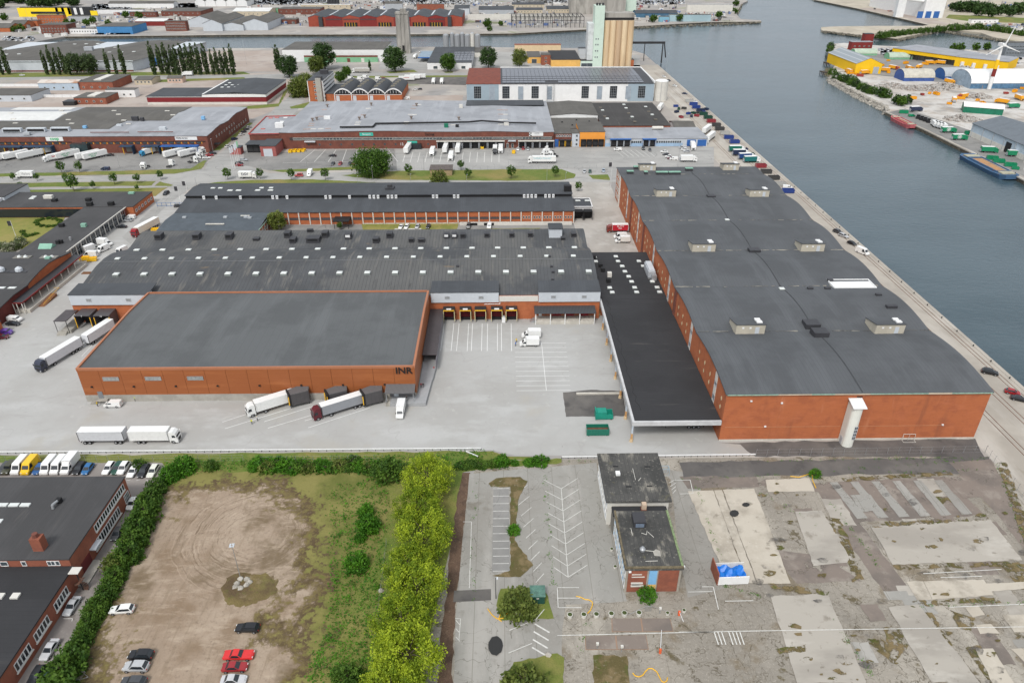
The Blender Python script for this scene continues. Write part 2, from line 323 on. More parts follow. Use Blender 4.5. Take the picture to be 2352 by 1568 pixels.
quay_wall('spit_quay_wall', px([(2134,57.5),(2064,41),(1971,20),(1871,0)]),5, STONE, 1.5)
quay_wall('spit_quay_wall', px([(2061,89),(1989,82),(1891,71)]),5, STONE, 1.5)
for k in range(60):                                                        # mooring bollards and timber fenders along the main quay
    y = 160 + k * 9.6
    b = T('mooring_bollard', '%s iron mooring bollard from the near end of the quay edge' % (ORD[k] if k < len(ORD) else 'far'), 'bollard', (QX - .55, y, .12),0, 'bollards along the main quay') if k < 22 else None
    if b:
        put('post', MB().cyl(0,0,0,.4,.16,.13,8).mesh('post'), BLACK, b); put('cap', MB().cyl(0,0,.4,.52,.24,.2,8).mesh('cap'), BLACK, b)
# ------------------------------------------------------------------ ground sheets of the main bank
yard = sheet('yard', [(-420,147.8),(-3,147.6),(3,145.2),(70,145.0),(70,150),(57.2,151),(57.2,221),(57,356),(33,356),(33,300),(-146,300),(-147,350),(-120,356),(-178,356),(-178,240),(-420,240)], YARD, .01)
yard2 = sheet('service_court', [(33.2,262),(57.3,262),(57.3,372),(33.2,372)], M('court', (.4,.375,.34),[('n', (.32,.3,.27),.05,.42,.6,.8),('n', (.46,.44,.41),.15,.5,.68,.6),('n', (.25,.23,.2),.5,.58,.75,.5)], rough=.9),.025)
sheet('middle_garden', [(-100,281),(33,281),(33,311),(-100,311)], ASPH, .025)
sheet('dark_apron', px([(1650,1016),(2240,1007),(2262,1050),(1735,1048),(1700,1020)]), ASPH_D, .03,(2.5,.4))
quay = sheet('quay', [(124.5,100),(QX - .3,100),(QX - .3,740),(118,740),(118,640),(124.5,600)], QUAYM, .02)
road = sheet('road', px([(-40,407),(300,405),(400,400),(470,389),(480,372),(505,352),(590,292),(640,240),(700,195),(690,183),(560,182),(-40,184),(-40,174),(560,173),(640,170),(1070,167),(1070,174),(900,175),(760,178),(712,205),(690,245),(640,300),(598,352),(580,385),(620,398),(800,396),(930,390),(1420,386),(1420,418),(930,420),(560,412),(450,424),(385,470),(355,500),(345,520),(300,560),(280,545),(370,460),(395,430),(360,414),(-40,421)]), ROADM, .03)
sheet('cycle_path', px([(40,433.5),(400,427.5),(400,430),(40,437)]), ROADM, .045)
sheet('coop_yard', px([(-40,352),(480,352),(560,290),(580,288),(480,366),(462,390),(280,392),(-40,400)]), ASPH, .02)
lot12 = sheet('front_car_park', px([(560,352),(905,342),(915,391),(618,392),(560,380)]), ASPH, .035, None)
yard12 = sheet('dock_yard', px([(908,342),(1640,338),(1640,396),(1400,398),(1325,391),(1322,386),(912,391)]), ROADM, .038)
sheet('left_forecourt', [(-420,520),(-175,520),(-150,600),(-140,700),(-420,700)], PINK, .015)
sheet('brown_forecourt', [(-130,545),(-30,545),(-30,600),(-130,590)], PINK, .03)
sheet('trailer_park', px([(930,178),(1076,176),(1070,196),(905,192)]), ASPH_D, .045)
sheet('canal_forecourt', px([(400,118),(640,116),(650,165),(400,165)]), PINK, .02)
sheet('tower_forecourt', px([(880,112),(1470,128),(1470,160),(870,160)]), ROADM, .02)
def grass(pts, mat=GRASS, z=.06, rg=(3,.35)): return sheet('grass_verge', px(pts), mat, z, rg)
grass([(-40,400),(287,392.5),(437,387.5),(468,369),(476,369),(462,388),(400,399.5),(-40,406.5)])
grass([(-40,422),(358,416.5),(348,426.5),(-40,431.5)])
grass([(355,427),(368,417),(398,425.5),(392,428)])
grass([(40,437),(385,431),(357,451),(250,446),(-40,446),(-40,440)])
grass([(618,391.5),(818,383),(822,389),(650,395.5)])
grass([(783,403),(838,397.5),(918,392.5),(988,392),(1176,389),(1290,389),(1322,400),(1318,409),(1290,414),(1176,415.5),(913,413.5),(810,407)])
grass([(1351,402),(1396,401),(1401,414),(1361,411)])
grass([(452,427),(500,418.5),(588,413.5),(718,412),(888,421),(588,424.5),(460,430)])
grass([(486,347),(573,282),(581,283),(506,345)])
grass([(455,253),(640,238),(655,203),(662,206),(640,245),(592,250)])
grass([(-40,168),(560,165),(575,171),(-40,179)])
grass([(350,184),(560,178),(565,182),(352,190)])
grass([(665,246),(710,235),(708,248),(668,250)])
grass([(888,165),(950,161),(960,166),(895,169)])
grass([(1020,166),(1040,164),(1040,168),(1022,168)])
grass([(700,176),(1075,173.5),(1075,177),(700,180)])
grass([(-60,486),(152,484),(146,512),(62,572),(-60,577)], LAWN)
grass([(830,514),(1052,512),(1050,526),(834,530)], LAWN, .05)
grass([(1072,526),(1240,524),(1240,530),(1072,531)], LAWN, .05)
# below the yard
sheet('rough_grass', [(-420,147.3),(-3,147.2),(1,145),(10,144.6),(8,141.5),(-10,139),(-12,60),(-420,60)], GRASS, .012,(4,.4))
parking = sheet('small_car_park', px([(-80,1063),(372,1062),(384,1080),(376,1108),(322,1130),(318,1180),(270,1300),(190,1420),(110,1568),(70,1640),(-160,1640)]), M('car_park', (.25,.225,.205),[('n', (.18,.16,.15),.06,.42,.6,.8),('n', (.31,.285,.265),.12,.5,.68,.7),('n', (.1,.085,.07),.3,.62,.74,.7),('n', (.34,.31,.28),1.5,.55,.75,.4)], rough=.93),.03,(3,.25))
dirt = sheet('dirt_lot', px([(380,1122),(460,1078),(640,1086),(760,1080),(888,1090),(892,1200),(850,1300),(800,1400),(770,1500),(755,1640),(110,1640),(205,1480),(285,1330),(330,1200)]), DIRT, .03,(2.0,.7))
def dirt_nodes():
    """bare soil in the middle, brown scrub and grass creeping in from the edges, wheel tracks round the turning loop"""
    nt = DIRT.node_tree; b = nt.nodes['Principled BSDF']; bare = b.inputs['Base Color'].links[0].from_socket
    pos = nd(nt, 'ShaderNodeNewGeometry').outputs['Position']; sp = nd(nt, 'ShaderNodeSeparateXYZ', Vector=pos)
    n1 = nd(nt, 'ShaderNodeTexNoise', Vector=pos, Scale=.09, Detail=7.0, Roughness=.65).outputs[0]; n2 = nd(nt, 'ShaderNodeTexNoise', Vector=pos, Scale=.7, Detail=5.0, Roughness=.7).outputs[0]
    (ax, ay),(bx_, by_) = G(540,1115), G(430,1640)
    t = mth(nt, 'DIVIDE', mth(nt, 'SUBTRACT', sp.outputs[1], ay), by_ - ay); cxs = mth(nt, 'ADD', mth(nt, 'MULTIPLY', t, (bx_ - ax)), ax - 1.5)
    ex = mth(nt, 'DIVIDE', mth(nt, 'SUBTRACT', sp.outputs[0], cxs),20.0); ey = mth(nt, 'MAXIMUM', mth(nt, 'MULTIPLY', mth(nt, 'SUBTRACT', .22, t),4.2),0.0)
    d = mth(nt, 'SQRT', mth(nt, 'ADD', mth(nt, 'POWER', mth(nt, 'ABSOLUTE', ex),2.4), mth(nt, 'POWER', ey, 2.4)))
    d = mth(nt, 'ADD', d, mth(nt, 'ADD', mth(nt, 'MULTIPLY', mth(nt, 'SUBTRACT', n1,.5),2.4), mth(nt, 'MULTIPLY', mth(nt, 'SUBTRACT', n2,.5),.9)))
    lx, ly = G(590,1225)
    r = mth(nt, 'SQRT', mth(nt, 'ADD', mth(nt, 'POWER', mth(nt, 'ABSOLUTE', mth(nt, 'SUBTRACT', sp.outputs[0], lx)),2.0), mth(nt, 'POWER', mth(nt, 'ABSOLUTE', mth(nt, 'SUBTRACT', sp.outputs[1], ly)),2.0)))
    an = mth(nt, 'ARCTAN2', mth(nt, 'SUBTRACT', sp.outputs[1], ly), mth(nt, 'SUBTRACT', sp.outputs[0], lx)); cv = nd(nt, 'ShaderNodeCombineXYZ', X=mth(nt, 'ADD', mth(nt, 'MULTIPLY', r, 1.5), mth(nt, 'MULTIPLY', n1,5.0)), Y=mth(nt, 'MULTIPLY', an, .9)).outputs[0]
    ring = nd(nt, 'ShaderNodeTexNoise', Vector=cv, Scale=1.3, Detail=5.0, Roughness=.65).outputs[0]
    band = mth(nt, 'MULTIPLY', sstep(nt, r, 3.0,9.0), mth(nt, 'SUBTRACT', 1.0, sstep(nt, r, 14.0,22.0)))
    c = sockmix(nt, mth(nt, 'MULTIPLY', band, mth(nt, 'MULTIPLY', sstep(nt, ring, .53,.66),.8)), bare, (.13,.09,.055)); c = sockmix(nt, mth(nt, 'MULTIPLY', band, mth(nt, 'MULTIPLY', mth(nt, 'SUBTRACT', 1.0, sstep(nt, ring, .34,.45)),.7)), c, (.42,.33,.25))
    st = nd(nt, 'ShaderNodeTexNoise', Vector=nd(nt, 'ShaderNodeMapping', Vector=pos, Scale=(1.6,.16,1), Rotation=(0,0, R(14))).outputs[0], Scale=.8, Detail=4.0).outputs[0]
    c = sockmix(nt, mth(nt, 'MULTIPLY', sstep(nt, st, .52,.66),.4), c, (.2,.15,.1))
    c = sockmix(nt, mth(nt, 'MULTIPLY', sstep(nt, d, .68,.92),.95), c, sockmix(nt, sstep(nt, n2,.4,.62),(.075,.05,.022),(.15,.115,.04)))
    c = sockmix(nt, sstep(nt, mth(nt, 'ADD', d, mth(nt, 'MULTIPLY', mth(nt, 'SUBTRACT', n2,.5),.6)),1.05,1.25), c, sockmix(nt, sstep(nt, n1,.4,.62),(.11,.12,.025),(.2,.18,.055)))
    nt.links.new(c, b.inputs['Base Color'])
dirt_nodes()
sheet('island', px([(507,1350),(520,1326),(560,1314),(615,1318),(640,1335),(630,1365),(590,1385),(540,1392),(515,1378)]), SCRUB, .05,(.6,.45))
sheet('mulch_strip', px([(1062,1085),(1080,1085),(1045,1420),(1035,1640),(1000,1640),(1018,1420),(1045,1180)]), M('mulch', (.12,.075,.05),[('n', (.08,.05,.035),.4,.45,.65,.8),('n', (.2,.14,.1),1.5,.55,.72,.7)], rough=.95, bump=.5),.03,(1.5,.3))
derel = sheet('derelict_lot', [(-6,143.6),(122,143.6),(150,112),(150,60),(-18,60),(-10,130)], DEREL, .018)
sheet('verge_weeds', px([(1055,1066),(1130,1052),(1200,1056),(1290,1053),(1290,1062),(1180,1072),(1060,1080)]), GRASS, .05,(1.6,.45))
lane = sheet('abandoned_car_park', px([(1078,1088),(1370,1062),(1375,1100),(1420,1290),(1440,1380),(1300,1388),(1292,1440),(1290,1580),(1040,1640),(1046,1420)]), LANEM, .034,(4,.15))
sheet('wide_lane', px([(1515,1075),(1600,1088),(1640,1250),(1665,1350),(1580,1372),(1562,1290),(1540,1100)]), LANEM, .034,(4,.15))
sheet('dark_strip', px([(1560,1062),(2270,1048),(2290,1085),(2000,1090),(1760,1092),(1570,1096)]), ASPH_D, .036,(2.5,.5))
# ------------------------------------------------------------------ building helpers
def ribbon(prof, a0, a1, th, ax):
    """roof sheet: profile (t,z) swept along the other horizontal axis from a0 to a1"""
    m = MB(); n = len(prof)
    def p(t, a, z): return (a, t, z) if ax == 'x' else (t, a, z)
    vs = [p(t, a0, z) for t, z in prof] + [p(t, a1, z) for t, z in prof] + [p(t, a0, z - th) for t, z in prof] + [p(t, a1, z - th) for t, z in prof]
    fs = []
    for i in range(n - 1):
        fs += [(i, i + 1, n + i + 1, n + i),(2 * n + i, 3 * n + i, 3 * n + i + 1,2 * n + i + 1),(i, 2 * n + i, 2 * n + i + 1, i + 1),(n + i, n + i + 1,3 * n + i + 1,3 * n + i)]
    fs += [(0, n, 3 * n, 2 * n),(n - 1,2 * n + n - 1,3 * n + n - 1, n + n - 1)]
    return m.add(vs, fs)
def profile_shed(root, a0, a1, prof, ax, wall, roof, oh=.3, th=.3, gable=None, zb=0.0):
    """walls below a swept roof profile; ax is the sweep axis"""
    def p(t, a, z): return (a, t, z) if ax == 'x' else (t, a, z)
    n = len(prof)
    for a, mt in ((a0, gable or wall),(a1, gable or wall)):
        m = MB().add([p(prof[0][0], a, zb)] + [p(t, a, z - th * .6) for t, z in prof] + [p(prof[-1][0], a, zb)],[tuple(range(n + 2))])
        part('wall', m, mt, root)
    for t, z in (prof[0], prof[-1]):
        part('wall', MB().add([p(t, a0, zb), p(t, a1, zb), p(t, a1, z - th * .6), p(t, a0, z - th * .6)],[(0,1,2,3)]), wall, root)
    q = list(prof); q[0] = (q[0][0] - oh * (1 if q[-1][0] > q[0][0] else -1), q[0][1]); q[-1] = (q[-1][0] + oh * (1 if q[-1][0] > q[0][0] else -1), q[-1][1])
    return part('roof', ribbon(q, min(a0, a1) - oh, max(a0, a1) + oh, th, ax), roof, root)
def vaults(t0, t1, n, z, rise, k=8):
    return [(t0 + (t1 - t0) * i / (n * k), z + rise * math.sin(math.pi * (i % k) / k)) for i in range(n * k + 1)]
def flat(name, label, cat, x0, x1, y0, y1, h, wall, roof, par=.0, oh=.15, group=None, z0=0.0):
    r = T(name, label, cat, ((x0 + x1) / 2,(y0 + y1) / 2, z0),0, group)
    part('wall', MB().box(x0, x1, y0, y1, z0, h - .3), wall, r)
    part('roof', MB().box(x0 - oh, x1 + oh, y0 - oh, y1 + oh, h - .297, h), roof, r)
    if par:
        m = MB(); w = .35
        for b in ((x0 - oh, x1 + oh, y0 - oh, y0 - oh + w),(x0 - oh, x1 + oh, y1 + oh - w, y1 + oh),(x0 - oh, x0 - oh + w, y0 - oh + w, y1 + oh - w),(x1 + oh - w, x1 + oh, y0 - oh + w, y1 + oh - w)): m.box(*b, h + .003, h + par)
        part('parapet', m, wall, r)
    return r
def gable(name, label, cat, x0, x1, y0, y1, h, rise, wall, roof, ridge='x', group=None, oh=.3):
    r = T(name, label, cat, ((x0 + x1) / 2,(y0 + y1) / 2,0),0, group)
    if ridge == 'x': profile_shed(r, x0, x1,[(y0, h),((y0 + y1) / 2, h + rise),(y1, h)], 'x', wall, roof, oh)
    else: profile_shed(r, y0, y1,[(x0, h),((x0 + x1) / 2, h + rise),(x1, h)], 'y', wall, roof, oh)
    return r
_wm = {}
FACE = {'S': 0.0, 'E': math.pi / 2, 'W': -math.pi / 2, 'N': math.pi}
def window(parent, x, y, z, w, h, face='S', mull=0, frame=WHITE, pane=GLASS2, bars=0, name='window', rot=None):
    """a framed window standing proud of the wall, pane set back inside it; (x,y,z) is the middle of its sill"""
    key = (round(w, 2), round(h, 2), mull, bars)
    if key not in _wm:
        t = min(.12, w * .12); m = MB()
        m.box(-w / 2, w / 2,-.1,.02,0, t).box(-w / 2, w / 2,-.1,.02, h - t, h).box(-w / 2,-w / 2 + t, -.1,.02, t, h - t).box(w / 2 - t, w / 2,-.1,.02, t, h - t)
        for i in range(mull):
            c = -w / 2 + w * (i + 1) / (mull + 1); m.box(c - .05, c + .05,-.09,.02, t, h - t)
        for i in range(bars):
            c = h * (i + 1) / (bars + 1); m.box(-w / 2 + t, w / 2 - t, -.08,.02, c - .04, c + .04)
        g = MB().add([(-w / 2 + .02,-.03,.02),(w / 2 - .02,-.03,.02),(w / 2 - .02,-.03, h - .02),(-w / 2 + .02,-.03, h - .02)],[(0,1,2,3)])
        _wm[key] = (m.mesh('window'), g.mesh('pane'))
    o = put(name, _wm[key][0], frame, parent, wloc(parent, (x, y, z)) if rot is None else (x, y, z), FACE[face] if rot is None else rot)
    put('pane', _wm[key][1], pane, o)
    return o
def windows(parent, a0, a1, n, fixed, z, w, h, face='S', **kw):
    for i in range(n):
        a = a0 + (a1 - a0) * (i + .5) / n
        if face in 'SN': window(parent, a, fixed, z, w, h, face, **kw)
        else: window(parent, fixed, a, z, w, h, face, **kw)
_bm = {}
def boxmesh(w, d, h):
    k = (round(w, 2), round(d, 2), round(h, 2))
    if k not in _bm: _bm[k] = MB().box(-w / 2, w / 2,-d / 2, d / 2,0, h).mesh('box')
    return _bm[k]
def blk(name, parent, x, y, z, w, d, h, mat, rz=0.0, world=True):
    return put(name, boxmesh(w, d, h), mat, parent, wloc(parent, (x, y, z)) if world else (x, y, z), rz)
def dome_mesh(w, d):
    k = ('dome', w, d)
    if k not in _bm:
        secs = [[(-w / 2 * s, -d / 2 * s, z),(w / 2 * s, -d / 2 * s, z),(w / 2 * s, d / 2 * s, z),(-w / 2 * s, d / 2 * s, z)] for s, z in ((.95,0),(.9,.18),(.7,.3),(.35,.36))]
        _bm[k] = MB().loft(secs).mesh('dome')
    return _bm[k]
DOME = V('skylight_dome', (.62,.64,.62),.1, rough=.35); CURB = V('kerb_upstand', (.2,.22,.21),.2)
def skylight(parent, x, y, z, w=2.0, d=1.6, up=.35, mat=DOME, curb=CURB):
    k = ('curb', w, d, up)
    if k not in _bm: _bm[k] = MB().box(-w / 2, w / 2,-d / 2, d / 2,-.3, up).mesh('curb')
    o = put('skylight', _bm[k], curb, parent, wloc(parent, (x, y, z)))
    put('dome', dome_mesh(w, d), mat, o, (0,0, up))
    return o
def dock(parent, x, y, w, h, d=1.2, z=0.0, face='S', door=DARK, bump=YEL, roofm=ANTH, sign=None):
    """loading dock: hood on the wall with side cheeks, shutter behind and two bumpers"""
    k = ('dock', w, h, d)
    if k not in _bm:
        m = MB().box(-w / 2,-w / 2 + .18,-d, .02,.9, h).box(w / 2 - .18, w / 2,-d, .02,.9, h).box(-w / 2, w / 2,-d - .1,.02, h + .003, h + .22)
        _bm[k] = (m.mesh('hood'), MB().box(-w / 2 + .2, w / 2 - .2,-.12,.01,1.1, h - .05).mesh('shutter'), MB().box(-.11,.11,-.1,0,.6, h - .5).mesh('bumper'), MB().box(-w / 2 + .2, w / 2 - .2,-.5,0,.1,1.05).mesh('leveller'))
    a, b, c, e = _bm[k]
    o = put('loading_dock', a, roofm, parent, wloc(parent, (x, y, z)), FACE[face])
    put('shutter', b, door, o); put('leveller', e, BLACK, o)
    for s in (-1,1): put('bumper', c, bump, o, (s * (w / 2 - .1),-d, 0))
    return o
def text3(s, size, depth, name='lettering', bold=False):
    cu = bpy.data.curves.new(name, 'FONT'); cu.body = s; cu.size = size; cu.extrude = depth; cu.align_x = 'CENTER'; cu.align_y = 'CENTER'; cu.resolution_u = 2
    if bold: cu.offset = size * .02
    t = bpy.data.objects.new(name, cu); COL.objects.link(t)
    me = bpy.data.meshes.new_from_object(t); bpy.data.objects.remove(t); bpy.data.curves.remove(cu)
    me.materials.clear(); me.name = name
    return me
def lettering(parent, s, x, y, z, size, mat, face='S', depth=.06, bold=False, world=True, xs=1.0):
    o = put('lettering', text3(s, size, depth, 'lettering', bold), mat, parent, wloc(parent, (x, y, z)) if world else (x, y, z))
    o.rotation_euler = (R(90),0, FACE[face] if isinstance(face, str) else face); o.scale = (xs, 1,1)
    return o
def board(parent, x0, x1, y, z0, z1, mat, face='S', th=.12):
    o = part('sign_board', MB().box(x0, x1, y - th, y - .003, z0, z1), mat, parent); return o
def steps(parent, x, y0, w, n, h, mat, run=.3, dirx=0):
    for i in range(n):
        part('step', MB().box(x, x + w, y0 - run * (n - i), y0 - run * (n - i - 1) - .004,0, h * (i + 1) / (n + 1)), mat, parent)

# ------------------------------------------------------------------ the orange warehouse in the yard
ORNG = M('orange_panel', (.29,.09,.028),[('l', (.21,.065,.022), 'Z', 1.5,.035,.6),('n', (.285,.088,.027),.35,.45,.62,.7,(.25,1,3.0)),('n', (.37,.125,.04),.18,.5,.7,.7,(.3,1,3.0))], rough=.55)
ORNG2 = V('orange_trim', (.38,.15,.075),.06, rough=.5)
x0, x1, y0, y1, hh = -119.0,-24.8,171.3,219.0,11.2
inr = T('orange_warehouse', 'orange panelled warehouse with flat dark roof in the middle of the yard', 'warehouse', ((x0 + x1) / 2,(y0 + y1) / 2,0))
part('core_wall', MB().box(x0 + .15, x1 - .15, y0 + .15, y1,.05, hh - .4), V('inr_core', (.2,.07,.03)), inr)
part('plinth', MB().box(x0, x1, y0 - .05, y0 + .14,0,2.3).box(x0 - .05, x0 + .14, y0 + .14, y1,0,2.3).box(x1 - .14, x1 + .05, y0 + .14, y1,0,1.4), CONC, inr)
npan = 16; pw = (x1 - x0) / npan
pmesh = MB().box(-pw / 2 + .035, pw / 2 - .035,-.08,.08,0, hh - 2.72).mesh('panel')
for i in range(npan): put('panel', pmesh, ORNG, inr, wloc(inr, (x0 + pw * (i + .5), y0 + .06,2.31)))
nside = 8; ps = (y1 - y0) / nside
smesh = MB().box(-.08,.08,-ps / 2 + .035, ps / 2 - .035,0, hh - 1.82).mesh('side_panel')
for i in range(nside):
    put('side_panel', smesh, ORNG, inr, wloc(inr, (x1 - .07, y0 + ps * (i + .5),1.41)))
    put('side_panel', smesh, ORNG, inr, wloc(inr, (x0 + .07, y0 + ps * (i + .5),1.41)))
rp = [(y0 + .3, hh - .35),(y0 + 33, hh + .35),(y1 - .3, hh - .2)]
part('roof', ribbon(rp, x0 + .3, x1 - .3,.35, 'x'), ROOF_INR, inr)
def zr(y): return hh - .35 + .7 * (y - y0) / 33 if y < y0 + 33 else hh + .35 - .55 * (y - y0 - 33) / (y1 - y0 - 33)
fm = MB(); ys = [y0 + (y1 - y0) * i / 10 for i in range(11)]
for xa, xb in ((x0 - .12, x0 + .5),(x1 - .5, x1 + .12)):
    for a, b in zip(ys, ys[1:]):
        fm.add([(xa, a, zr(a) - .55),(xb, a, zr(a) - .55),(xb, b, zr(b) - .55),(xa, b, zr(b) - .55),(xa, a, zr(a) + .38),(xb, a, zr(a) + .38),(xb, b, zr(b) + .38),(xa, b, zr(b) + .38)], CUBE)
fm.box(x0 + .5, x1 - .5, y0 - .12, y0 + .4, hh - .7, hh + .04).box(x0 + .5, x1 - .5, y1 - .4, y1, hh - .4, hh + .3)
part('parapet', fm, ORNG2, inr)
for i in range(3):
    w = window(inr, -110.2 + 11.8 * i, y0 - .06,7.1,4.5,1.25, mull=3, frame=STEEL, pane=V('louvre_pane', (.3,.31,.3),.2))
for i in range(8):
    l = blk('wall_lamp', inr, -116.2 + 11.8 * i, y0 - .2,5.0,.5,.45,.35, BLACK)
dr = part('door', MB().box(-115.3,-113.9, y0 - .12, y0 - .06,1.2,3.5), V('grey_door', (.2,.21,.22),.1), inr); part('handle', MB().box(-114.1,-114.0, y0 - .18, y0 - .123,2.2,2.35), STEEL, dr)
part('landing', MB().box(-115.6,-112.6, y0 - 1.5, y0 - .07,.95,1.15), CONC, inr)
for i in range(5): part('step', MB().box(-116.1 - .35 * i, -115.76 - .35 * i, y0 - 1.5, y0 - .3,0,.95 - .18 * (i + 1) + .15), CONC, inr)
lettering(inr, 'INR', -27.85, y0 - .1,9.65,2.9, M('logo_black', (.015,.012,.012), rough=.5), depth=.12, bold=True)
# skewed dock shelters
GREYSH = M('shelter_grey', (.075,.07,.072),[('l', (.05,.048,.05), 'X', 1.0,.05,.6),('n', (.095,.09,.092),.5,.5,.7,.6)], rough=.5); SHROOF = M('shelter_roof', (.13,.128,.13),[('l', (.07,.07,.07), 'X', .35,.07,.7)], rough=.5)
for dx in (0.0,10.8,20.75):
    pts = [(p[0] + dx, p[1]) for p in (G(709,887,4.65), G(682,887,4.65), G(659.5,895.5,4.65), G(666,907,4.65), G(708,897,4.65))]
    pts[0] = (pts[0][0], y0 - .06); pts[1] = (pts[1][0], y0 - .06)
    s = part('dock_shelter', MB().prism(pts, .95,4.55), GREYSH, inr)
    part('shelter_roof', MB().prism([(p[0], p[1]) for p in pts],4.56,4.72), SHROOF, s)
    a, b = Vector(pts[2]), Vector(pts[3]); d = (b - a).normalized(); n = Vector((d.y, -d.x))
    if n.y > 0: n = -n
    part('collar', MB().prism([tuple(a - d * .15), tuple(b + d * .15), tuple(b + d * .15 + n * .45), tuple(a - d * .15 + n * .45)],.9,4.9), BLACK, s)
    for t in (.08,.92):
        c = a.lerp(b, t) + n * .5
        part('bumper', MB().box(c.x - .13, c.x + .13, c.y - .13, c.y + .13,1.2,3.9), YEL, s)
    for t in (pts[3], pts[4]): part('prop', MB().box(t[0] - .5, t[0] - .35, t[1] + .3, t[1] + .45,0,.95), BLACK, s)
# loading platform, portal and covered ramp at the right corner
pl = T('loading_platform', 'grey concrete loading platform and ramp at the corner of the orange warehouse', 'platform', (-26,168,0))
part('slab', MB().prism([(-32.0,167.6),(-21.9,167.6),(-20.4,189),(-22.3,189),(-24.7,172),(-24.7,171.1),(-32.0,171.1)],0,1.15), V('platform_grey', (.33,.335,.34),.08), pl)
part('ramp', MB().prism([(-24.6,172),(-20.9,180),(-20.3,189),(-20.3,219),(-24.6,219)],.004,1.1), V('platform_grey', (.33,.335,.34)), pl)
for i in range(5): part('step', MB().box(-33.3 - .0 * i, -32.05,167.6 + .3 * i, 167.895 + .3 * i, 0,.22 * (i + 1)), CONC, pl)
part('rail', MB().box(-33.2,-33.14,167.6,171,1.0,2.0).path([(-32.1,167.65,2.1),(-32.1,171,2.1)],.04), STEEL, pl)
part('portal_wall', MB().box(-32.4,-25.2,171.0,171.23,1.16,4.4), V('portal_grey', (.16,.155,.16),.08), inr)
part('portal_roof', MB().add([(-33.2,167.8,4.2),(-24.9,167.8,4.2),(-24.9,171.2,5.0),(-33.2,171.2,5.0),(-33.2,167.8,4.45),(-24.9,167.8,4.45),(-24.9,171.2,5.25),(-33.2,171.2,5.25)], CUBE), SHROOF, inr)
for xx in (-32.9,-25.3): part('post', MB().box(xx - .08, xx + .08,168.0,168.16,1.15,4.2), STEEL, inr)
for xx in (-29.3,-27.6,-26.2): window(inr, xx, 170.98,2.6,1.1,.5, frame=DARK, pane=GLASS)
part('portal_door', MB().box(-31.2,-29.9,170.93,170.98,1.2,3.3), LGREY, inr)
part('ramp_roof', MB().box(-24.65,-20.2,189,222,3.9,4.12), V('ramp_roof_brown', (.07,.06,.062),.12, rough=.5), inr)
part('ramp_screen', MB().box(-20.35,-20.2,186,219,1.1,3.88), V('screen_grey', (.2,.19,.21),.1), inr)

# ------------------------------------------------------------------ arched roof terminal behind it
x0, x1 = -146.0,33.4
term = T('arched_terminal', 'long brick terminal with arched dark roof and rows of white skylights', 'warehouse', (-56,250,0))
BF = 219.4
prof = [(BF + 3.2,8.9),(226,9.3),(230,10.0),(235,11.0),(240,11.8),(246,12.1),(252,11.6),(257,10.4),(261,9.1),(263.5,8.4),(266,8.6),(270,9.3),(274,9.9),(278,10.0),(281,9.2)]
def zB(y):
    for (a, za),(b, zb) in zip(prof, prof[1:]):
        if a <= y <= b: return za + (zb - za) * (y - a) / (b - a)
    return prof[0][1]
part('roof', ribbon(prof, x0 - .3, x1 + .3,.35, 'x'), ROOF_B, term)
for a in (x0, x1): part('wall', MB().add([(a, BF, 0),(a, BF, 8.6)] + [(a, t, z - .2) for t, z in prof] + [(a, 281,0)],[tuple(range(len(prof) + 3))]), BRICK, term)
part('wall', MB().add([(x0, BF, 0),(x1, BF, 0),(x1, BF, 9.1),(x0, BF, 9.1)],[(0,1,2,3)]), BRICK, term)
part('wall', MB().add([(x0,281,0),(x1,281,0),(x1,281,7.6),(x0,281,7.6)],[(0,1,2,3)]), BRICK, term)
part('eaves_roof', MB().add([(x0 - .3, BF - .1,8.8),(x1 + .3, BF - .1,8.8),(x1 + .3, BF + 3.3,8.95),(x0 - .3, BF + 3.3,8.95)],[(0,1,2,3)]), ROOF_B, term)
part('fascia', MB().box(-1.0,12.2, BF - .25, BF - .004,6.9,8.9), OFFW, term)
for a, b in ((-145.9,-119.3),(-24.2,-1.2),(12.4,33.4)):
    part('clad_box', MB().box(a, b, BF - .5, BF + 2.6,6.75,10.6), LGREY, term)
    part('box_roof', MB().add([(a - .1, BF - .7,10.55),(b + .1, BF - .7,10.55),(b + .1, BF + 7.2,11.1),(a - .1, BF + 7.2,11.1),(a - .1, BF - .7,10.75),(b + .1, BF - .7,10.75),(b + .1, BF + 7.2,11.3),(a - .1, BF + 7.2,11.3)], CUBE), ROOF_C, term)
    for f in (.24,.74): window(term, a + (b - a) * f, BF - .52,8.1,1.7,1.1, mull=0, bars=4, frame=GREYP, pane=V('vent_grey', (.2,.19,.17)), name='vent')
part('seam_flashing', MB().box(x0, x1,243.2,243.4, zB(243.3) + .002, zB(243.3) + .12), V('flash', (.16,.165,.17)), term)
for i in range(18): skylight(term, -136.5 + 9.85 * i, 234, zB(234),2.2,1.9,.55)
for i in range(18): skylight(term, -141.0 + 9.85 * i, 245.5, zB(245.5),1.9,1.5,.2)
for i in range(18): skylight(term, -139.5 + 9.85 * i, 257.2, zB(257.2),2.2,1.4,.4)
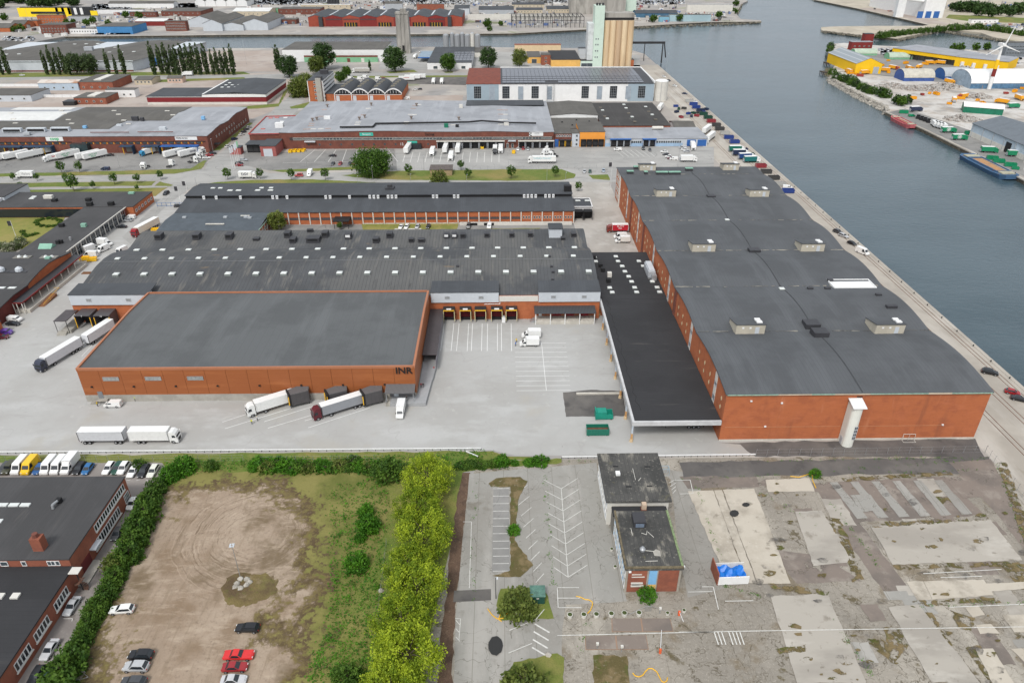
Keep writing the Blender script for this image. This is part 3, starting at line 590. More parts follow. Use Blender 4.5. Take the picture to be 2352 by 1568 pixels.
for i, (x, y, w, d, h) in enumerate([(-137,272,2.6,3.6,2),(-122,272,2.6,3.6,2),(-109,272,2.6,3.6,2),(-98,270.5,2.4,2.4,.8),(-86,273,2.4,3.4,2),(-83,269,2.4,3.4,1.6),(-75,269.5,5.2,4,1.6),(-71,273,2.4,3.4,2),(-61.5,271.5,2.4,3.0,2),(-50,268.5,2.4,3.0,1.8),(-45,272,2.4,3.0,2),(-36,268.5,2,2.2,1.4),(-32,268.5,2.6,2.4,1.2),(-22.2,271.5,2,2.6,1.8),(-19,271.5,2,2.6,1.8),(-15.6,271.5,2,2.6,1.7),(-6,272,2,2.6,1.6),(4,272,2,2.6,1.6),(11.5,272,2,2.4,1.6),(29,272,2.2,2.6,1.4),(24.5,269.5,1.8,2.0,.9),(-78,277,2.4,1.5,1.2)]):
    v = blk('roof_vent', term, x, y, zB(y) - .3, w, d, h + .3, ANTH); blk('vent_mouth', v, x, y - d / 2 - .02, zB(y) + h * .35, w * .75,.04, h * .5, WHITE if i in (8,13,14) else BLACK)
part('roof_hut', MB().box(19,24.2,270.5,276,8.5,13.2), LGREY, term); part('hut_roof', MB().box(18.7,24.5,270.1,276.3,13.203,13.5), ROOF_C, term)
for x, y in ((18.2,234),(17.9,237.5),(17.8,229.5),(-16,238),(17.6,245)): blk('roof_vent', term, x, y, zB(y) - .2,1.0,.8,.8, ANTH)
for i, x in enumerate((-18.2,-12.6,-7.5,-1.9,3.1)):
    d = dock(term, x, BF, 3.9,4.9,2.6, door=V('dock_red', (.13,.012,.015)), bump=V('dock_cream', (.55,.5,.3)), roofm=DARK)
    part('lintel', MB().box(x - 1.9, x + 1.9, BF - 2.78, BF - 2.705,4.6,5.0), YEL, d)
    if i != 2: part('number_board', MB().box(x - .8, x + .8, BF - 2.75, BF - 1.9,5.13,5.25), WHITE, d)
kc = T('white_control_cabinet', 'white cabinet standing between the third and fourth red dock doors', 'cabinet', (.4,217,0)); put('cabinet_body', MB().box(-.6,.6,-.5,.5,.1,2.0).box(-.5,.5,-.4,.4,0,.1).mesh('cabinet_body'), WHITE, kc); put('hopper', MB().box(-.4,.4,-.2,.4,2.003,2.5).mesh('hopper'), GREYP, kc)
part('drain_pipe', MB().path([(-6.2, BF - .12,5.9),(-.8, BF - .12,5.9),(-.8, BF - .12,7.4)],.12), WHITE, term)
cx0, cx1 = 11.2,31.5
part('porch_deck', MB().box(cx0, cx1, BF - 4.0, BF - .01,0,1.2), CONC_L, term)
cr = part('porch_roof', MB().add([(cx0 - .3, BF - 4.4,4.2),(cx1 + .3, BF - 4.4,4.2),(cx1 + .3, BF - .01,4.9),(cx0 - .3, BF - .01,4.9),(cx0 - .3, BF - 4.4,4.4),(cx1 + .3, BF - 4.4,4.4),(cx1 + .3, BF - .01,5.1),(cx0 - .3, BF - .01,5.1)], CUBE), M('corr_dark', (.06,.065,.07),[('l', (.03,.03,.034), 'X', .5,.09,.8)], rough=.5), term)
for i in range(5):
    xx = cx0 + .15 + (cx1 - cx0 - .3) * i / 4; part('porch_post', MB().box(xx - .13, xx + .13, BF - 4.2, BF - 3.95,0,4.2), WHITE, term)
for xx in (18.7,23.2,28.2): part('roller_door', MB().box(xx - 1.5, xx + 1.5, BF - .1, BF - .02,1.2,3.9), V('door_red', (.3,.015,.02)), term)
part('door', MB().box(12.6,13.6, BF - .1, BF - .02,1.2,3.3), WHITE, term)
for i in range(5): part('step', MB().box(cx0 - .35 * (5 - i), cx0 - .35 * (4 - i) - .01, BF - 2.6, BF - .6,0,.2 * (i + 1)), STEEL, term)
for x in (-140.6,-134.2):
    d = dock(term, x, BF, 5.2,5.0,5.2, roofm=M('dock_corr', (.09,.085,.09),[('l', (.04,.038,.04), 'X', .45,.1,.8)], rough=.4))
for x, s in ((-140.6, '7'),(-134.2, '15')): lettering(term, s, x, BF - 5.36,5.0,.8, WHITE, depth=.03)
part('stair_landing', MB().box(-147.4,-144.0,211.5, BF - .01,0,1.15), CONC, term)
for i in range(5): part('step', MB().box(-148.2,-145.2,211.46 - .32 * (i + 1),211.46 - .32 * i - .008,0,1.0 - .19 * i), CONC, term)
part('stair_canopy', MB().box(-148.6,-144.4,211.2, BF - .01,4.6,4.8), V('ramp_roof_brown', (.07,.06,.062)), term)
for p in ((-148.4,211.4),(-144.6,211.4)): part('canopy_post', MB().box(p[0] - .07, p[0] + .07, p[1] - .07, p[1] + .07,0,4.6), DARK, term)
part('hand_rail', MB().path([(-147.5,211.5,2.1),(-147.5, BF, 2.1)],.04).path([(-147.5,211.5,1.6),(-147.5, BF, 1.6)],.03).path([(-147.5,211.5,1.1),(-147.5,211.5,2.1)],.04).path([(-147.5,215.5,1.1),(-147.5,215.5,2.1)],.04), STEEL, term)

# ------------------------------------------------------------------ link building and open canopy
link = flat('flat_link_building', 'low black flat-roofed link between the arched terminal and the big brick warehouse', 'building', 33.8,56.9,221.6,262.3,6.4, BRICK, ROOF_K)
for x, y in ((36.6,253),(45.2,253),(53.2,253),(36.6,257),(45,257.6),(46.1,248.4),(54.1,248.4),(46.4,243.6),(47.1,239.2),(47.5,234.8),(55.0,234.8),(38.9,229.9),(47.8,229.9),(55.8,229.9),(39.3,226.2),(47.9,226.2),(56.0,226.2)):
    skylight(link, x - .7, y, 6.4,1.7,1.5,.3)
for x, y in ((36.2,256.5),(37.8,248.6),(38.2,244.6),(39.0,235.2)): v = blk('roof_vent', link, x - .6, y, 6.4,1.4,1.8,1.4, BLACK)
u_ = part('air_unit', MB().box(53.2,55.8,237.5,246.5,7.0,9.2), GREYP, link); part('unit_cap', MB().box(53.5,55.5,238,246,9.203,9.8), LGREY, u_); part('unit_duct', MB().box(54.2,55.9,235.4,237.4,6.6,8.6), STEEL, u_); part('unit_frame', MB().box(53.3,55.7,237.6,246.4,6.4,6.98), STEEL, u_)
blk('air_unit', link, 39.4,239.8,6.4,1.5,1.6,1.7, OFFW)
can = T('dock_canopy', 'long open loading canopy with black roof and white edge beside the brick warehouse', 'canopy', (45,186,0))
part('roof', MB().box(34.2,56.8,150.9,221.5,6.0,6.35), ROOF_K, can)
part('edge_beam', MB().box(33.55,34.19,150.3,221.5,5.3,6.55).box(34.19,56.8,150.3,150.89,5.3,6.55), V('beam_white', (.5,.5,.5),.15), can)
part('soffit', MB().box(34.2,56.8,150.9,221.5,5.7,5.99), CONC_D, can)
for i in range(8):
    yy = 150.7 + 10.1 * i; p = part('post', MB().box(33.6,34.0, yy - .2, yy + .2,0,5.3), V('post_grey', (.45,.5,.55)), can)
    part('post_footing', MB().cyl(33.8, yy, 0,.85,.5,.42,8), V('post_cream', (.6,.45,.27)), p); part('post_sleeve', MB().box(33.57,34.03, yy - .23, yy + .23,.85,2.6), V('post_orange', (.55,.3,.12)), p)
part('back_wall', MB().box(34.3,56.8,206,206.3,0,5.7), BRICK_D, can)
part('inner_deck', MB().box(49.5,56.7,160,205.9,.02,1.2), CONC, can)
part('tide_stain', MB().path([(36.2 + random.uniform(-.5,.5),221 - 2.1 * i, 6.352) for i in range(32)],.05,4), M('stain_k', (.012,.012,.012), rough=.95), can)

# ------------------------------------------------------------------ big brick warehouse on the quay
x0, x1, y0, y1 = 57.0,125.0,150.6,347.6
VAL = [y0,182.4,212.6,242.8,273.7,304.2,335.6, y1]
prof = []
for a, b in zip(VAL, VAL[1:]):
    n = 10 if b - a > 20 else 4; rise = 1.35 if b - a > 20 else .2
    for i in range(n):
        t = i / n; prof.append((a + (b - a) * t, 15.2 + rise * math.sin(math.pi * t)))
prof.append((y1,15.1))
def zD(y):
    for (a, za),(b, zb) in zip(prof, prof[1:]):
        if a <= y <= b: return za + (zb - za) * (y - a) / (b - a)
    return 15.1
wh = T('brick_warehouse', 'huge red brick warehouse with wavy dark roof along the quay', 'warehouse', ((x0 + x1) / 2,(y0 + y1) / 2,0))
part('roof', ribbon([(y0 - .35,15.1)] + prof[1:-1] + [(y1 + .35,15.1)], x0 - .35, x1 + .35,.35, 'x'), ROOF_D, wh)
for a in (x0, x1): part('wall', MB().add([(a, y0,0)] + [(a, t, z - .2) for t, z in prof] + [(a, y1,0)],[tuple(range(len(prof) + 2))]), BRICK, wh)
for b in (y0, y1): part('wall', MB().add([(x0, b, 0),(x1, b, 0),(x1, b, 14.9),(x0, b, 14.9)],[(0,1,2,3)]), BRICK, wh)
GUT = V('copper_gutter', (.28,.4,.32),.25,.8); gm = MB()
for a, b, c in ((57,70,0),(78.5,84.5,0),(93.5,108.5,0),(114.5,125,0)): gm.box(a, b, y0 - .5, y0 - .36,14.65,14.95)
part('gutter', gm, GUT, wh); part('gutter', MB().box(70,78.5, y0 - .49, y0 - .36,14.65,14.93).box(84.5,93.5, y0 - .49, y0 - .36,14.65,14.93).box(108.5,114.5, y0 - .5, y0 - .36,14.6,15.0), V('gutter_pale', (.5,.42,.32),.2), wh)
part('plinth', MB().box(x0 - .06, x1 + .06, y0 - .07, y0 - .004,0,.45), CONC_L, wh)
part('cable', MB().box(58,88.3, y0 - .05, y0 - .004,4.4,4.48).box(91.5,115.2, y0 - .05, y0 - .004,4.4,4.48), V('cable_orange', (.5,.25,.13)), wh)
for x, z in ((115.3,4.5),(68.5,4.5),(63.5,12.6),(71.5,11.9)): blk('wall_lamp', wh, x, y0 - .15, z, .5,.3,.35, WHITE)
part('vent', MB().box(90.5,92, y0 - .08, y0 - .004,13.6,13.9), BLACK, wh)
zl = MB()
sl = [y0 - .1 + (y1 - y0 + .2) * i / 90 for i in range(91)]
for a, b in zip(sl, sl[1:]): zl.add([(91.4, a, zD(a) + .05),(91.8, a, zD(a) + .05),(91.8, b, zD(b) + .05),(91.4, b, zD(b) + .05),(91.6, a, zD(a) + .16),(91.6, b, zD(b) + .16)],[(0,4,5,3),(4,1,2,5)])
part('ridge_flashing', zl, M('flashing_dark', (.05,.053,.057), rough=.8), wh)
TIDE = M('tide_mark', (.3,.28,.23),[('n', (.09,.09,.09),.12,.4,.55,1,(1,5,1)),('n', (.05,.05,.05),.5,.5,.65,.8)], rough=.9)
for v in VAL[1:-1]:
    m = MB(); random.seed(int(v)); xs_ = [x0 + (x1 - x0) * i / 60 for i in range(61)]
    for a, b in zip(xs_, xs_[1:]):
        if random.random() < .6 and not 89 < a < 94: w = random.uniform(.15,.55); m.box(a, b, v - w, v + w * .4,15.1,15.3 + random.uniform(0,.04))
    part('valley_stain', m, TIDE, wh)['kind'] = 'stuff'
def penthouse(x, y, w=8.4, d=6.5):
    z = zD(y); h = 3.0
    o = part('roof_hut', MB().add([(x, y, z - .4),(x + w, y, z - .4),(x + w, y + d, z - .4),(x, y + d, z - .4),(x, y, z + h),(x + w, y, z + h),(x + w, y + d, z + h * .55),(x, y + d, z + h * .55)],[(0,3,2,1),(0,1,5,4),(1,2,6,5),(2,3,7,6),(3,0,4,7)]), V('hut_beige', (.46,.42,.34),.12), wh)
    part('hut_roof', MB().add([(x - .2, y - .25, z + h),(x + w + .2, y - .25, z + h),(x + w + .2, y + d + .2, z + h * .55),(x - .2, y + d + .2, z + h * .55),(x - .2, y - .25, z + h + .25),(x + w + .2, y - .25, z + h + .25),(x + w + .2, y + d + .2, z + h * .55 + .25),(x - .2, y + d + .2, z + h * .55 + .25)], CUBE), ROOF_D, o)
    part('hut_door', MB().box(x + w * .66, x + w * .8, y - .06, y - .004, z + .1, z + 2.2), LGREY, o)
    for f in (.2,.45): part('hut_vent', MB().box(x + w * f, x + w * f + .6, y - .05, y - .004, z + 1.7, z + 2.2), WHITE, o)
    for k in (0,1): part('hut_skylight', MB().box(x + w * .72, x + w * .72 + 1.6, y + .8 + 1.8 * k, y + 2.0 + 1.8 * k, z + h + .02 - .2 * k, z + h + .42 - .2 * k), WHITE, o)
for u, v in ((1690,767),(2010,767),(1590,578),(1840,578),(1508,452),(1722,453)):
    xx, yy = G(u, v, 15.6); penthouse(xx, yy + .3)
for u, v in ((1467,388),(1657,388)): xx, yy = G(u, v, 15.3); penthouse(xx, min(yy, 341),7.6,6)
hx, hy = G(1935,678,15.2); hat = part('roof_well', MB().box(hx - 1, hx + 13,209.9,210.2,15.3,15.9).box(hx - 1, hx + 13,216.0,216.3,15.3,15.9).box(hx - 1, hx - .7,210.2,216,15.3,15.9).box(hx + 12.7, hx + 13,210.2,216,15.3,15.9), WHITE, wh)
part('well_floor', MB().box(hx - .7, hx + 12.7,210.2,216,15.1,15.55), WHITE, hat)
for u, v, w, d, h in ((1868,753,4.3,3.6,1.3),(1887,775,4.3,3.4,1.6),(1735,579,4.0,3.0,1.0),(1635,453,3.4,2.6,.8),(2048,713,3.2,1.4,.8),(1862,664,1.8,1,.6),(1902,664,1.8,1,.6),(2018,683,1.8,1,.6),(1908,645,1.8,1,.6)):
    xx, yy = G(u, v, 15.8); blk('roof_vent', wh, xx, yy + d / 2, zD(yy + d / 2) - .6, w, d, h + .6, ANTH)
COPV = V('copper_vent', (.22,.4,.31),.15)
for u, v, w in ((1447,398,3),(1460,388,2),(1483,399,1.5),(1520,400,5.5),(1549,400,5.5),(1582,392,3.4)):
    xx, yy = G(u, v, 15.4); o = blk('roof_vent', wh, xx, yy, zD(yy) - .3, w, 1.8,1.5, ANTH); blk('vent_cap', o, xx, yy, zD(yy) + 1.2, w + .2,2.0,.2, COPV)
for u, v in ((1670,506),(1795,667)): xx, yy = G(u, v, 15.3); skylight(wh, xx, yy, zD(yy),1.8,1.4,.3)
# west side: window columns, wall anchors, buttress recesses, stair face at the far end
for y in (160.0,188.2,220.8,249.0,283.0,312.0):
    for k, (z, hgt_, mt) in enumerate(((12.6,2.6, OFFW),(11.2,1.3, GLASS),(8.5,2.6, OFFW),(6.8,1.6, GLASS),(4.2,2.5, OFFW),(2.4,1.7, GLASS))):
        if mt is OFFW: blk('spandrel', wh, x0 - .06, y, z, .12,2.0, hgt_, OFFW)
        else: window(wh, x0 - .01, y, z, 2.0, hgt_, 'W', mull=2, frame=GREYP, pane=GLASS)
am = MB().add([(-.05,-.5,0),(-.05,0,-.75),(-.05,.5,0),(-.05,0,.75),(.02,-.5,0),(.02,0,-.75),(.02,.5,0),(.02,0,.75)],[(0,1,2,3),(7,6,5,4),(0,4,5,1),(1,5,6,2),(2,6,7,3),(3,7,4,0)]).mesh('anchor')
for y in (154,165.7,171.5,177.5,194,199.5,205.5,214.8,227,232.5,239,256,262,266.5,278,288,292,297,318,324):
    for z in (11.3,8.7,4.8): put('wall_anchor', am, V('anchor_cream', (.6,.5,.3)), wh, wloc(wh, (x0, y, z)))
for y in (210.2,270.2,300.5): part('recess', MB().box(x0 - .45, x0 - .004, y - 1.0, y + 1.0,0,14.9), BRICK_D, wh)
part('far_pier', MB().box(x0 - .5, x0 - .004,333.6,335.6,0,15.0), OFFW, wh)
for y in (338.5,341.5,344.5):
    for z in (1.5,5,8.5,12): window(wh, x0 - .01, y, z, 2.2,2.3, 'W', mull=1, frame=OFFW, pane=BRICK_D)
# white stair tower on the south front
st = T('white_stair_tower', 'slim white stair tower with slanted roof on the brick warehouse front', 'tower', (90.2,149,0))
m = MB(); pts = [(88.7,150.5),(88.7,148.2)] + [(90.1 + 1.4 * math.cos(R(180 + 22.5 * i)),148.2 + 1.0 * math.sin(R(180 + 22.5 * i))) for i in range(1,8)] + [(91.5,148.2),(91.5,150.5)]
part('shaft', m.prism(pts, 0,12.4), V('tower_white', (.66,.66,.6),.05), st)
part('cap', MB().add([(88.4,146.9,12.42),(91.9,146.9,12.42),(91.9,150.5,13.2),(88.4,150.5,13.2),(88.4,146.9,12.65),(91.9,146.9,12.65),(91.9,150.5,13.45),(88.4,150.5,13.45)], CUBE), WHITE, st)
for i in range(4): window(st, 90.75,147.28,2.6 + 1.05 * i, .9,.95, mull=1, frame=GREYP, pane=GLASS)
part('door', MB().box(88.6,88.695,148.6,149.7,.1,2.3), GREYP, st)
gl = T('football_goal', 'small metal goal frame leaning against the brick warehouse', 'goal', (107.2,150,0)); put('frame', MB().path([(-1.6,0,0),(-1.6,.1,2),(1.6,.1,2),(1.6,0,0)],.06).path([(0,.05,2),(0,.05,0)],.04).mesh('frame'), OFFW, gl); put('base_bar', MB().path([(-1.6,0,.05),(-1.6,-.9,.05),(1.6,-.9,.05),(1.6,0,.05)],.05).mesh('base_bar'), OFFW, gl)
# ------------------------------------------------------------------ long two-level building with cream pilasters
lb = T('long_pilaster_building', 'long brick building with cream pilasters and stepped dark roof behind the arched terminal', 'building', (-56,328,0))
X0, X1 = -147.0,33.0
part('wall', MB().box(X0, X1,311.8,345,0,5.8), BRICK, lb)
part('lower_roof', ribbon([(311.3,6.0),(325.4,7.9)], X0 - .3, X1 + .3,.3, 'x'), ROOF_C, lb)
part('clerestory', MB().box(X0, X1,325.4,325.9,7.2,9.2), BLACK, lb)
part('upper_roof', ribbon([(325.0,9.4),(336,9.9),(345.4,8.7)], X0 - .3, X1 + .3,.3, 'x'), ROOF_C, lb)
part('upper_wall', MB().box(X0, X1,325.92,345,5.8,8.4), BRICK, lb)
pil = MB().box(-.22,.22,-.35,0,0,5.75).mesh('pilaster')
for i in range(29): put('pilaster', pil, OFFW, lb, wloc(lb, (-101.5 + 4.8 * i, 311.79,0)))
for i in range(28):
    x = -99.1 + 4.8 * i
    if i > 22:
        for k in (-1,0,1): window(lb, x + k * 1.2,311.78,2.2,.8,1.3, frame=OFFW)
    else: window(lb, x, 311.78,2.0,3.9,1.25, mull=3, frame=BRICK_D, pane=GLASS2)
    if i > 7: part('base_strip', MB().box(x - 2.0, x + 2.0,311.55,311.78,0,.5), CONC_L, lb)
wg = part('wing_wall', MB().box(-147,-104.2,291.5,311.7,0,5.2), BRICK, lb)
part('wing_roof', ribbon([(291.0,5.4),(301,6.4),(311.7,5.9)],-147.3,-103.9,.3, 'x'), V('roof_bluegrey', (.08,.095,.11),.15), lb)
part('wing_gutter', MB().box(-103.88,-103.6,291,311.7,5.2,5.5), GUT, lb)
for i in range(6): put('pilaster', MB().box(0,.3,-.2,.2,0,5.1).mesh('pilaster'), OFFW, lb, wloc(lb, (-104.19,292.5 + 3.6 * i, 0)))
for i in range(5): window(lb, -104.18,294.3 + 3.6 * i, 1.8,2.4,1.3, 'E', mull=1, frame=OFFW)
acm = MB().box(-.55,.55,-.35,.35,0,1.5).mesh('air_conditioner')
fan = MB().cyly(0,1.0,-.38,-.351,.4,10).mesh('fan')
for tx, off in ((1890,0),(2003,0),(2223,0)) + tuple((t, 588) for t in (165,203,295,648,687,865,1050,1087,1125,1217,1252,1289,1630,1663,1822,1857)) + tuple((t, 1176) for t in (112,146,181,218,308,343,379)):
    x = GX(off + tx / 4,452,8.2); o = put('air_conditioner', acm, WHITE, lb, wloc(lb, (x, 324.6,7.75))); put('fan', fan, GREYP, o)
o = part('roof_plant', MB().box(-55,-51,331,335,9.6,10.6), ANTH, lb); part('plant_top', MB().box(-54,-52,332,334,10.603,11.8), ANTH, o)
o = part('roof_plant', MB().box(29.5,33,327.5,330,9.3,12.2), BLACK, lb)
for x in (-128,-124,-115,-109): skylight(lb, x, 331,9.6,2.6,1.4,.2)
for x in (-137,-133.5,-114,-109.5): skylight(lb, x, 334,9.8,2.2,1.2,.2)
for x, y, w in ((-128,296,8),(-116,306,4)): part('roof_hatch', MB().box(x, x + w, y, y + .5,6.1,6.5), OFFW, lb)
for x in (-111,-122,-113,-140): blk('roof_vent', lb, x, 303 + (x % 3),6.0,1.6,1.2,.9, GREYP)
porch = part('porch', MB().box(-75.5,-68.3,305.5,311.5,3.4,3.8), BLACK, lb)
for x in (-75,-68.8): part('porch_post', MB().box(x - .1, x + .1,305.8,306,0,3.4), BLACK, porch)
an = flat('white_dock_annex', 'small white annex with two black loading docks at the end of the long brick building', 'annex', 33.3,42.0,318.0,330.0,5.4, WHITE, ROOF_C, .3)
for x in (35.6,39.8): dock(an, x, 318.0,3.9,4.3,3.6, roofm=BLACK, bump=DARK)
for x in (36,40.5): skylight(an, x, 326,5.4,2.6,1.3,.25)
# garden things between the two long buildings
sheetp = sheet('patio', [(-97,284),(-55,284),(-55,300),(-97,300)], ASPH_D, .05,(2,.3)); sheet('white_path', [(-50,296),(-38,296),(-36,306),(-48,306)], CONC_L, .06)
kio = flat('garden_pavilion', 'low black-roofed pavilion in the garden court beside the tree', 'pavilion', -92,-72,287,296,3.0, BRICK_D, ROOF_K)
part('roof_plank', MB().box(-79.3,-78.6,287.5,295.5,3.003,3.2), OFFW, kio)
rw = T('white_ramp_wall', 'long white ramp wall in front of the pilaster building', 'ramp', (5,309.5,0)); put('ramp_wall', MB().box(-24,27,-.3,.3,0,1.3).mesh('ramp_wall'), OFFW, rw); put('ramp_deck', MB().box(-24,27,.31,1.9,0,1.0).mesh('ramp_deck'), CONC, rw)
for x in (-20.5,-13): put('opening', MB().box(x, x + 4.5,-.36,-.302,0,1.25).mesh('opening'), BLACK, rw)

# ------------------------------------------------------------------ left office and garages (J), brown dock house (K)
of = flat('dark_roofed_office', 'brick office wing with dark flat roof beside the gate', 'office', -262,-171.2,322.5,344,5.2, BRICK, ROOF_L)
for y in (325,328,331.5,335,338.5,341.5): window(of, -171.19, y, 1.8,1.9,1.4, 'E', mull=1)
for u, v, w, h in ((126,462,2.2,1.2),(204,461,2.2,1.4),(207,472,2.4,1.7),(256,471,2.4,1.7)): x, y = G(u, v, 5.3); blk('roof_vent', of, x, y, 5.2, w, 2, h, BLACK)
for u, v in ((73,456),(78,452)): x, y = G(u, v, 5.4); skylight(of, x, y, 5.2,2.4,1.4,.2)
x, y = G(112,454,5.4); blk('air_unit', of, x, y, 5.2,4,2,1.4, OFFW); x, y = G(302,444,5.4); blk('roof_vent', of, x, y, 5.2,2.6,1.6,.8, COPV)
part('glazed_front', MB().box(-262,-194,322.2,322.49,.3,4.2), GLASS, of)
ga = flat('glazed_garage_wing', 'long dark-roofed garage wing with glazed doors along the street', 'garage', -193.4,-174.6,268.6,322.4,5.0, BRICK_D, ROOF_L)
for i in range(13):
    y = 270.6 + 4.0 * i
    part('door_post', MB().box(-174.59,-174.3, y - 2.2, y - 1.85,0,4.7), OFFW, ga)
    window(ga, -174.57, y, .2,3.6,4.2, 'E', mull=1, bars=1, frame=GREYP, pane=GLASS, name='garage_door')
part('eaves_trim', MB().box(-174.59,-174.2,268.6,322.4,4.72,5.05), OFFW, ga)
for u, v, mt, w in ((142,519, BLACK, 2.0),(193,519, COPV, 2.0),(134,558, BLACK, 1.5),(140,557, BLACK, 1.5),(162,550, STEEL, .8)): x, y = G(u, v, 5.3); blk('roof_vent', ga, x, y, 5.0, w, w * .8,1.4, mt)
x, y = G(108,566,5.2); o = part('roof_light', MB().add([(x - 2.6, y - 2.2,5),(x + 2.6, y - 2.2,5),(x + 2.6, y + 2.2,5),(x - 2.6, y + 2.2,5),(x - 2.6, y, 6.5),(x + 2.6, y, 6.5)],[(0,1,5,4),(1,2,5),(2,3,4,5),(3,0,4)]), COPV, ga)
far = flat('pale_panel_office', 'pale grey panelled block with rooftop unit at the left edge behind the office', 'office', -330,-235.5,332,352,7.0, LGREY, ROOF_L)
blk('air_unit', far, -238,330.5,3,3,3,3.5, WHITE)
kk = T('brown_dock_house', 'dark-roofed brick goods shed with red-trimmed loading awning on the street', 'warehouse', (-200,245,0))
profile_shed(kk, -262,-171.2,[(237.0,6.2),(241,6.9),(246,7.6),(252,8.0),(258,7.4),(263,6.6),(267.0,6.0)], 'x', BRICK, ROOF_L)
profile_shed(kk, -262,-171.0,[(212.5,4.8),(219,5.6),(228,6.4),(236.9,6.1)], 'x', V('shed_red', (.12,.025,.02)), ROOF_L)
AWN = M('awning_corr', (.045,.047,.052),[('l', (.025,.026,.03), 'Y', .6,.1,.7)], rough=.6)
part('awning', MB().box(-171.1,-167.4,226,268,4.1,4.3), AWN, kk); part('awning_trim', MB().box(-167.39,-167.2,226,268,3.95,4.4).box(-171.1,-167.4,225.8,225.99,3.95,4.4), V('trim_red', (.2,.03,.03)), kk)
part('dock_deck', MB().box(-170.9,-166.0,226.5,266.5,0,1.15), CONC_L, kk)
for i in range(9): part('awning_post', MB().box(-167.75,-167.5,227 + 4.9 * i, 227.25 + 4.9 * i, 1.15,4.1), OFFW, kk)
for x, y in ((-170.6,225.7),(-169.3,225.7),(-167.5,225.7)): part('truss_post', MB().box(x - .12, x + .12, y, y + .2,0,4.0), OFFW, kk)
for u, v, k in ((52,592,1),(113,592,1),(45,624,2),(4,624,2)):
    x, y = G(u, v, 7.2); z = 7.0
    o = part('roof_monitor', MB().box(x - 3.2, x + 3.2, y - 1.3, y + 1.3, z - 1, z + .6), CONC_D if k == 1 else ANTH, kk)
    for s in (-1.2,1.2):
        if k == 1: part('dome', MB().cyl(x + s, y, z + .6, z + 1.2,.8,.4,10), DOME, o)
    if k == 2: part('dome', MB().cyl(x, y, z + .6, z + 1.6,1.3,1.2,10).cyl(x, y, z + 1.6, z + 2.2,1.2,.4,10), LGREY, o)
x, y = G(112,597,7.0); blk('roof_vent', kk, x, y, 6.2,1.8,1.6,2, COPV)
for u, v in ((28,662),(3,662)): x, y = G(u, v, 6); skylight(kk, x, y, 5.9,3,1.5,.2)
lo = flat('corner_brick_house', 'small brick house corner with white window at the left edge of the street', 'house', -235,-166.6,201.0,212.3,4.6, BRICK, ROOF_L)
window(lo, -170.5,200.98,1.2,2.2,1.8, mull=1)
yr = T('yellow_street_ramp', 'rusty ramp with yellow hand rails at the brown dock house', 'ramp', (-165,240,0))
put('ramp', MB().add([(-1,-9,0),(1.2,-9,0),(1.2,0,1.1),(-1,0,1.1),(-1,0,0),(1.2,0,0)],[(0,1,2,3),(0,3,4),(1,5,2),(3,2,5,4)]).mesh('ramp'), V('rust', (.2,.09,.04)), yr); put('hand_rail', MB().path([(1.2,-9,1),(1.2,0,2.1),(1.2,2.5,2.1),(-.8,2.5,2.1)],.06).path([(1.2,0,1.1),(1.2,0,2.1)],.05).path([(1.2,-4.5,.5),(1.2,-4.5,1.5)],.05).mesh('hand_rail'), YEL, yr)
pl2 = T('stacked_timber', 'short stack of rusty beams beside the brown dock house', 'timber stack', (-161.5,259,0))
for i in range(3): put('beam', MB().box(-3,3,-.15,.15,0,.3).mesh('beam'), V('rust', (.2,.09,.04)), pl2,(0, i * .7,0))

# ------------------------------------------------------------------ lower left brick workshops (L) and derelict office (M)
l1 = flat('brick_workshop', 'two-storey brick workshop with black roof and chimney in the lower left', 'workshop', -150,-88.2,105.2,130.2,7.2, BRICK_M, ROOF_L)
for i, y in enumerate([115.5 + .92 * k for k in range(15)]): window(l1,-88.19, y, 4.6,.92,1.7, 'E', mull=0, pane=GLASS)
for y in [113.7 + .95 * k for k in range(12)]: window(l1,-88.19, y, 1.0,.95,2.2, 'E', pane=GLASS)
window(l1,-88.19,128.6,1.1,2.2,2.4, 'E', mull=3, pane=GLASS)
part('window_sill', MB().box(-88.17,-87.95,115,128.9,4.35,4.55), OFFW, l1); part('window_sill', MB().box(-88.17,-87.95,113,125,.75,.95), OFFW, l1)
part('garage_door', MB().box(-88.18,-88.08,107.6,111.0,0,2.9), V('gate_red', (.14,.02,.02)), l1); part('porch', MB().box(-88.18,-86.9,111.4,114.4,2.9,3.2), LGREY, l1)
part('side_platform', MB().box(-88.1,-86.0,104.2,111.2,0,.4), CONC, l1)
ch = part('chimney', MB().box(-96.3,-94.2,107.2,109.0,7.0,10.4), BRICK_M, l1); part('chimney_pot', MB().cyl(-95.3,108.1,10.4,11.3,.6,.55,8), BRICK_D, ch)
for u, v, n in ((-2,1159,3),(-14,1196,2),(-20,1236,1)):
    for k in range(4):
        x, y = G(u + 26 * k - 18, v, 7.3)
        if x < -101.5 + 2.4 * (n - 3) * 3: blk('skylight', l1, x, y, 7.2,2.1,1.0,.25, DOME)
o = blk('roof_vent', l1,-98.6,121.7,7.1,1.0,1.0,1.2, BLACK); part('flue', MB().path([(-98.6,121.4,8.0),(-98.9,119.8,8.2),(-98.9,119.6,7.3)],.3,8), STEEL, o)
window(l1,-92,105.19,5.3,1.6,1.3, mull=1, frame=WHITE); window(l1,-97.5,105.19,5.3,1.0,1.3, frame=WHITE); window(l1,-101.5,105.19,5.3,1.6,1.3, frame=WHITE); window(l1,-93.5 + 2.8,105.19,5.3,.9,1.3, frame=WHITE)
l2 = flat('lower_brick_workshop', 'single-storey brick workshop with black roof at the lower left edge', 'workshop', -150,-87.8,66,104.9,5.2, BRICK_M, ROOF_K)
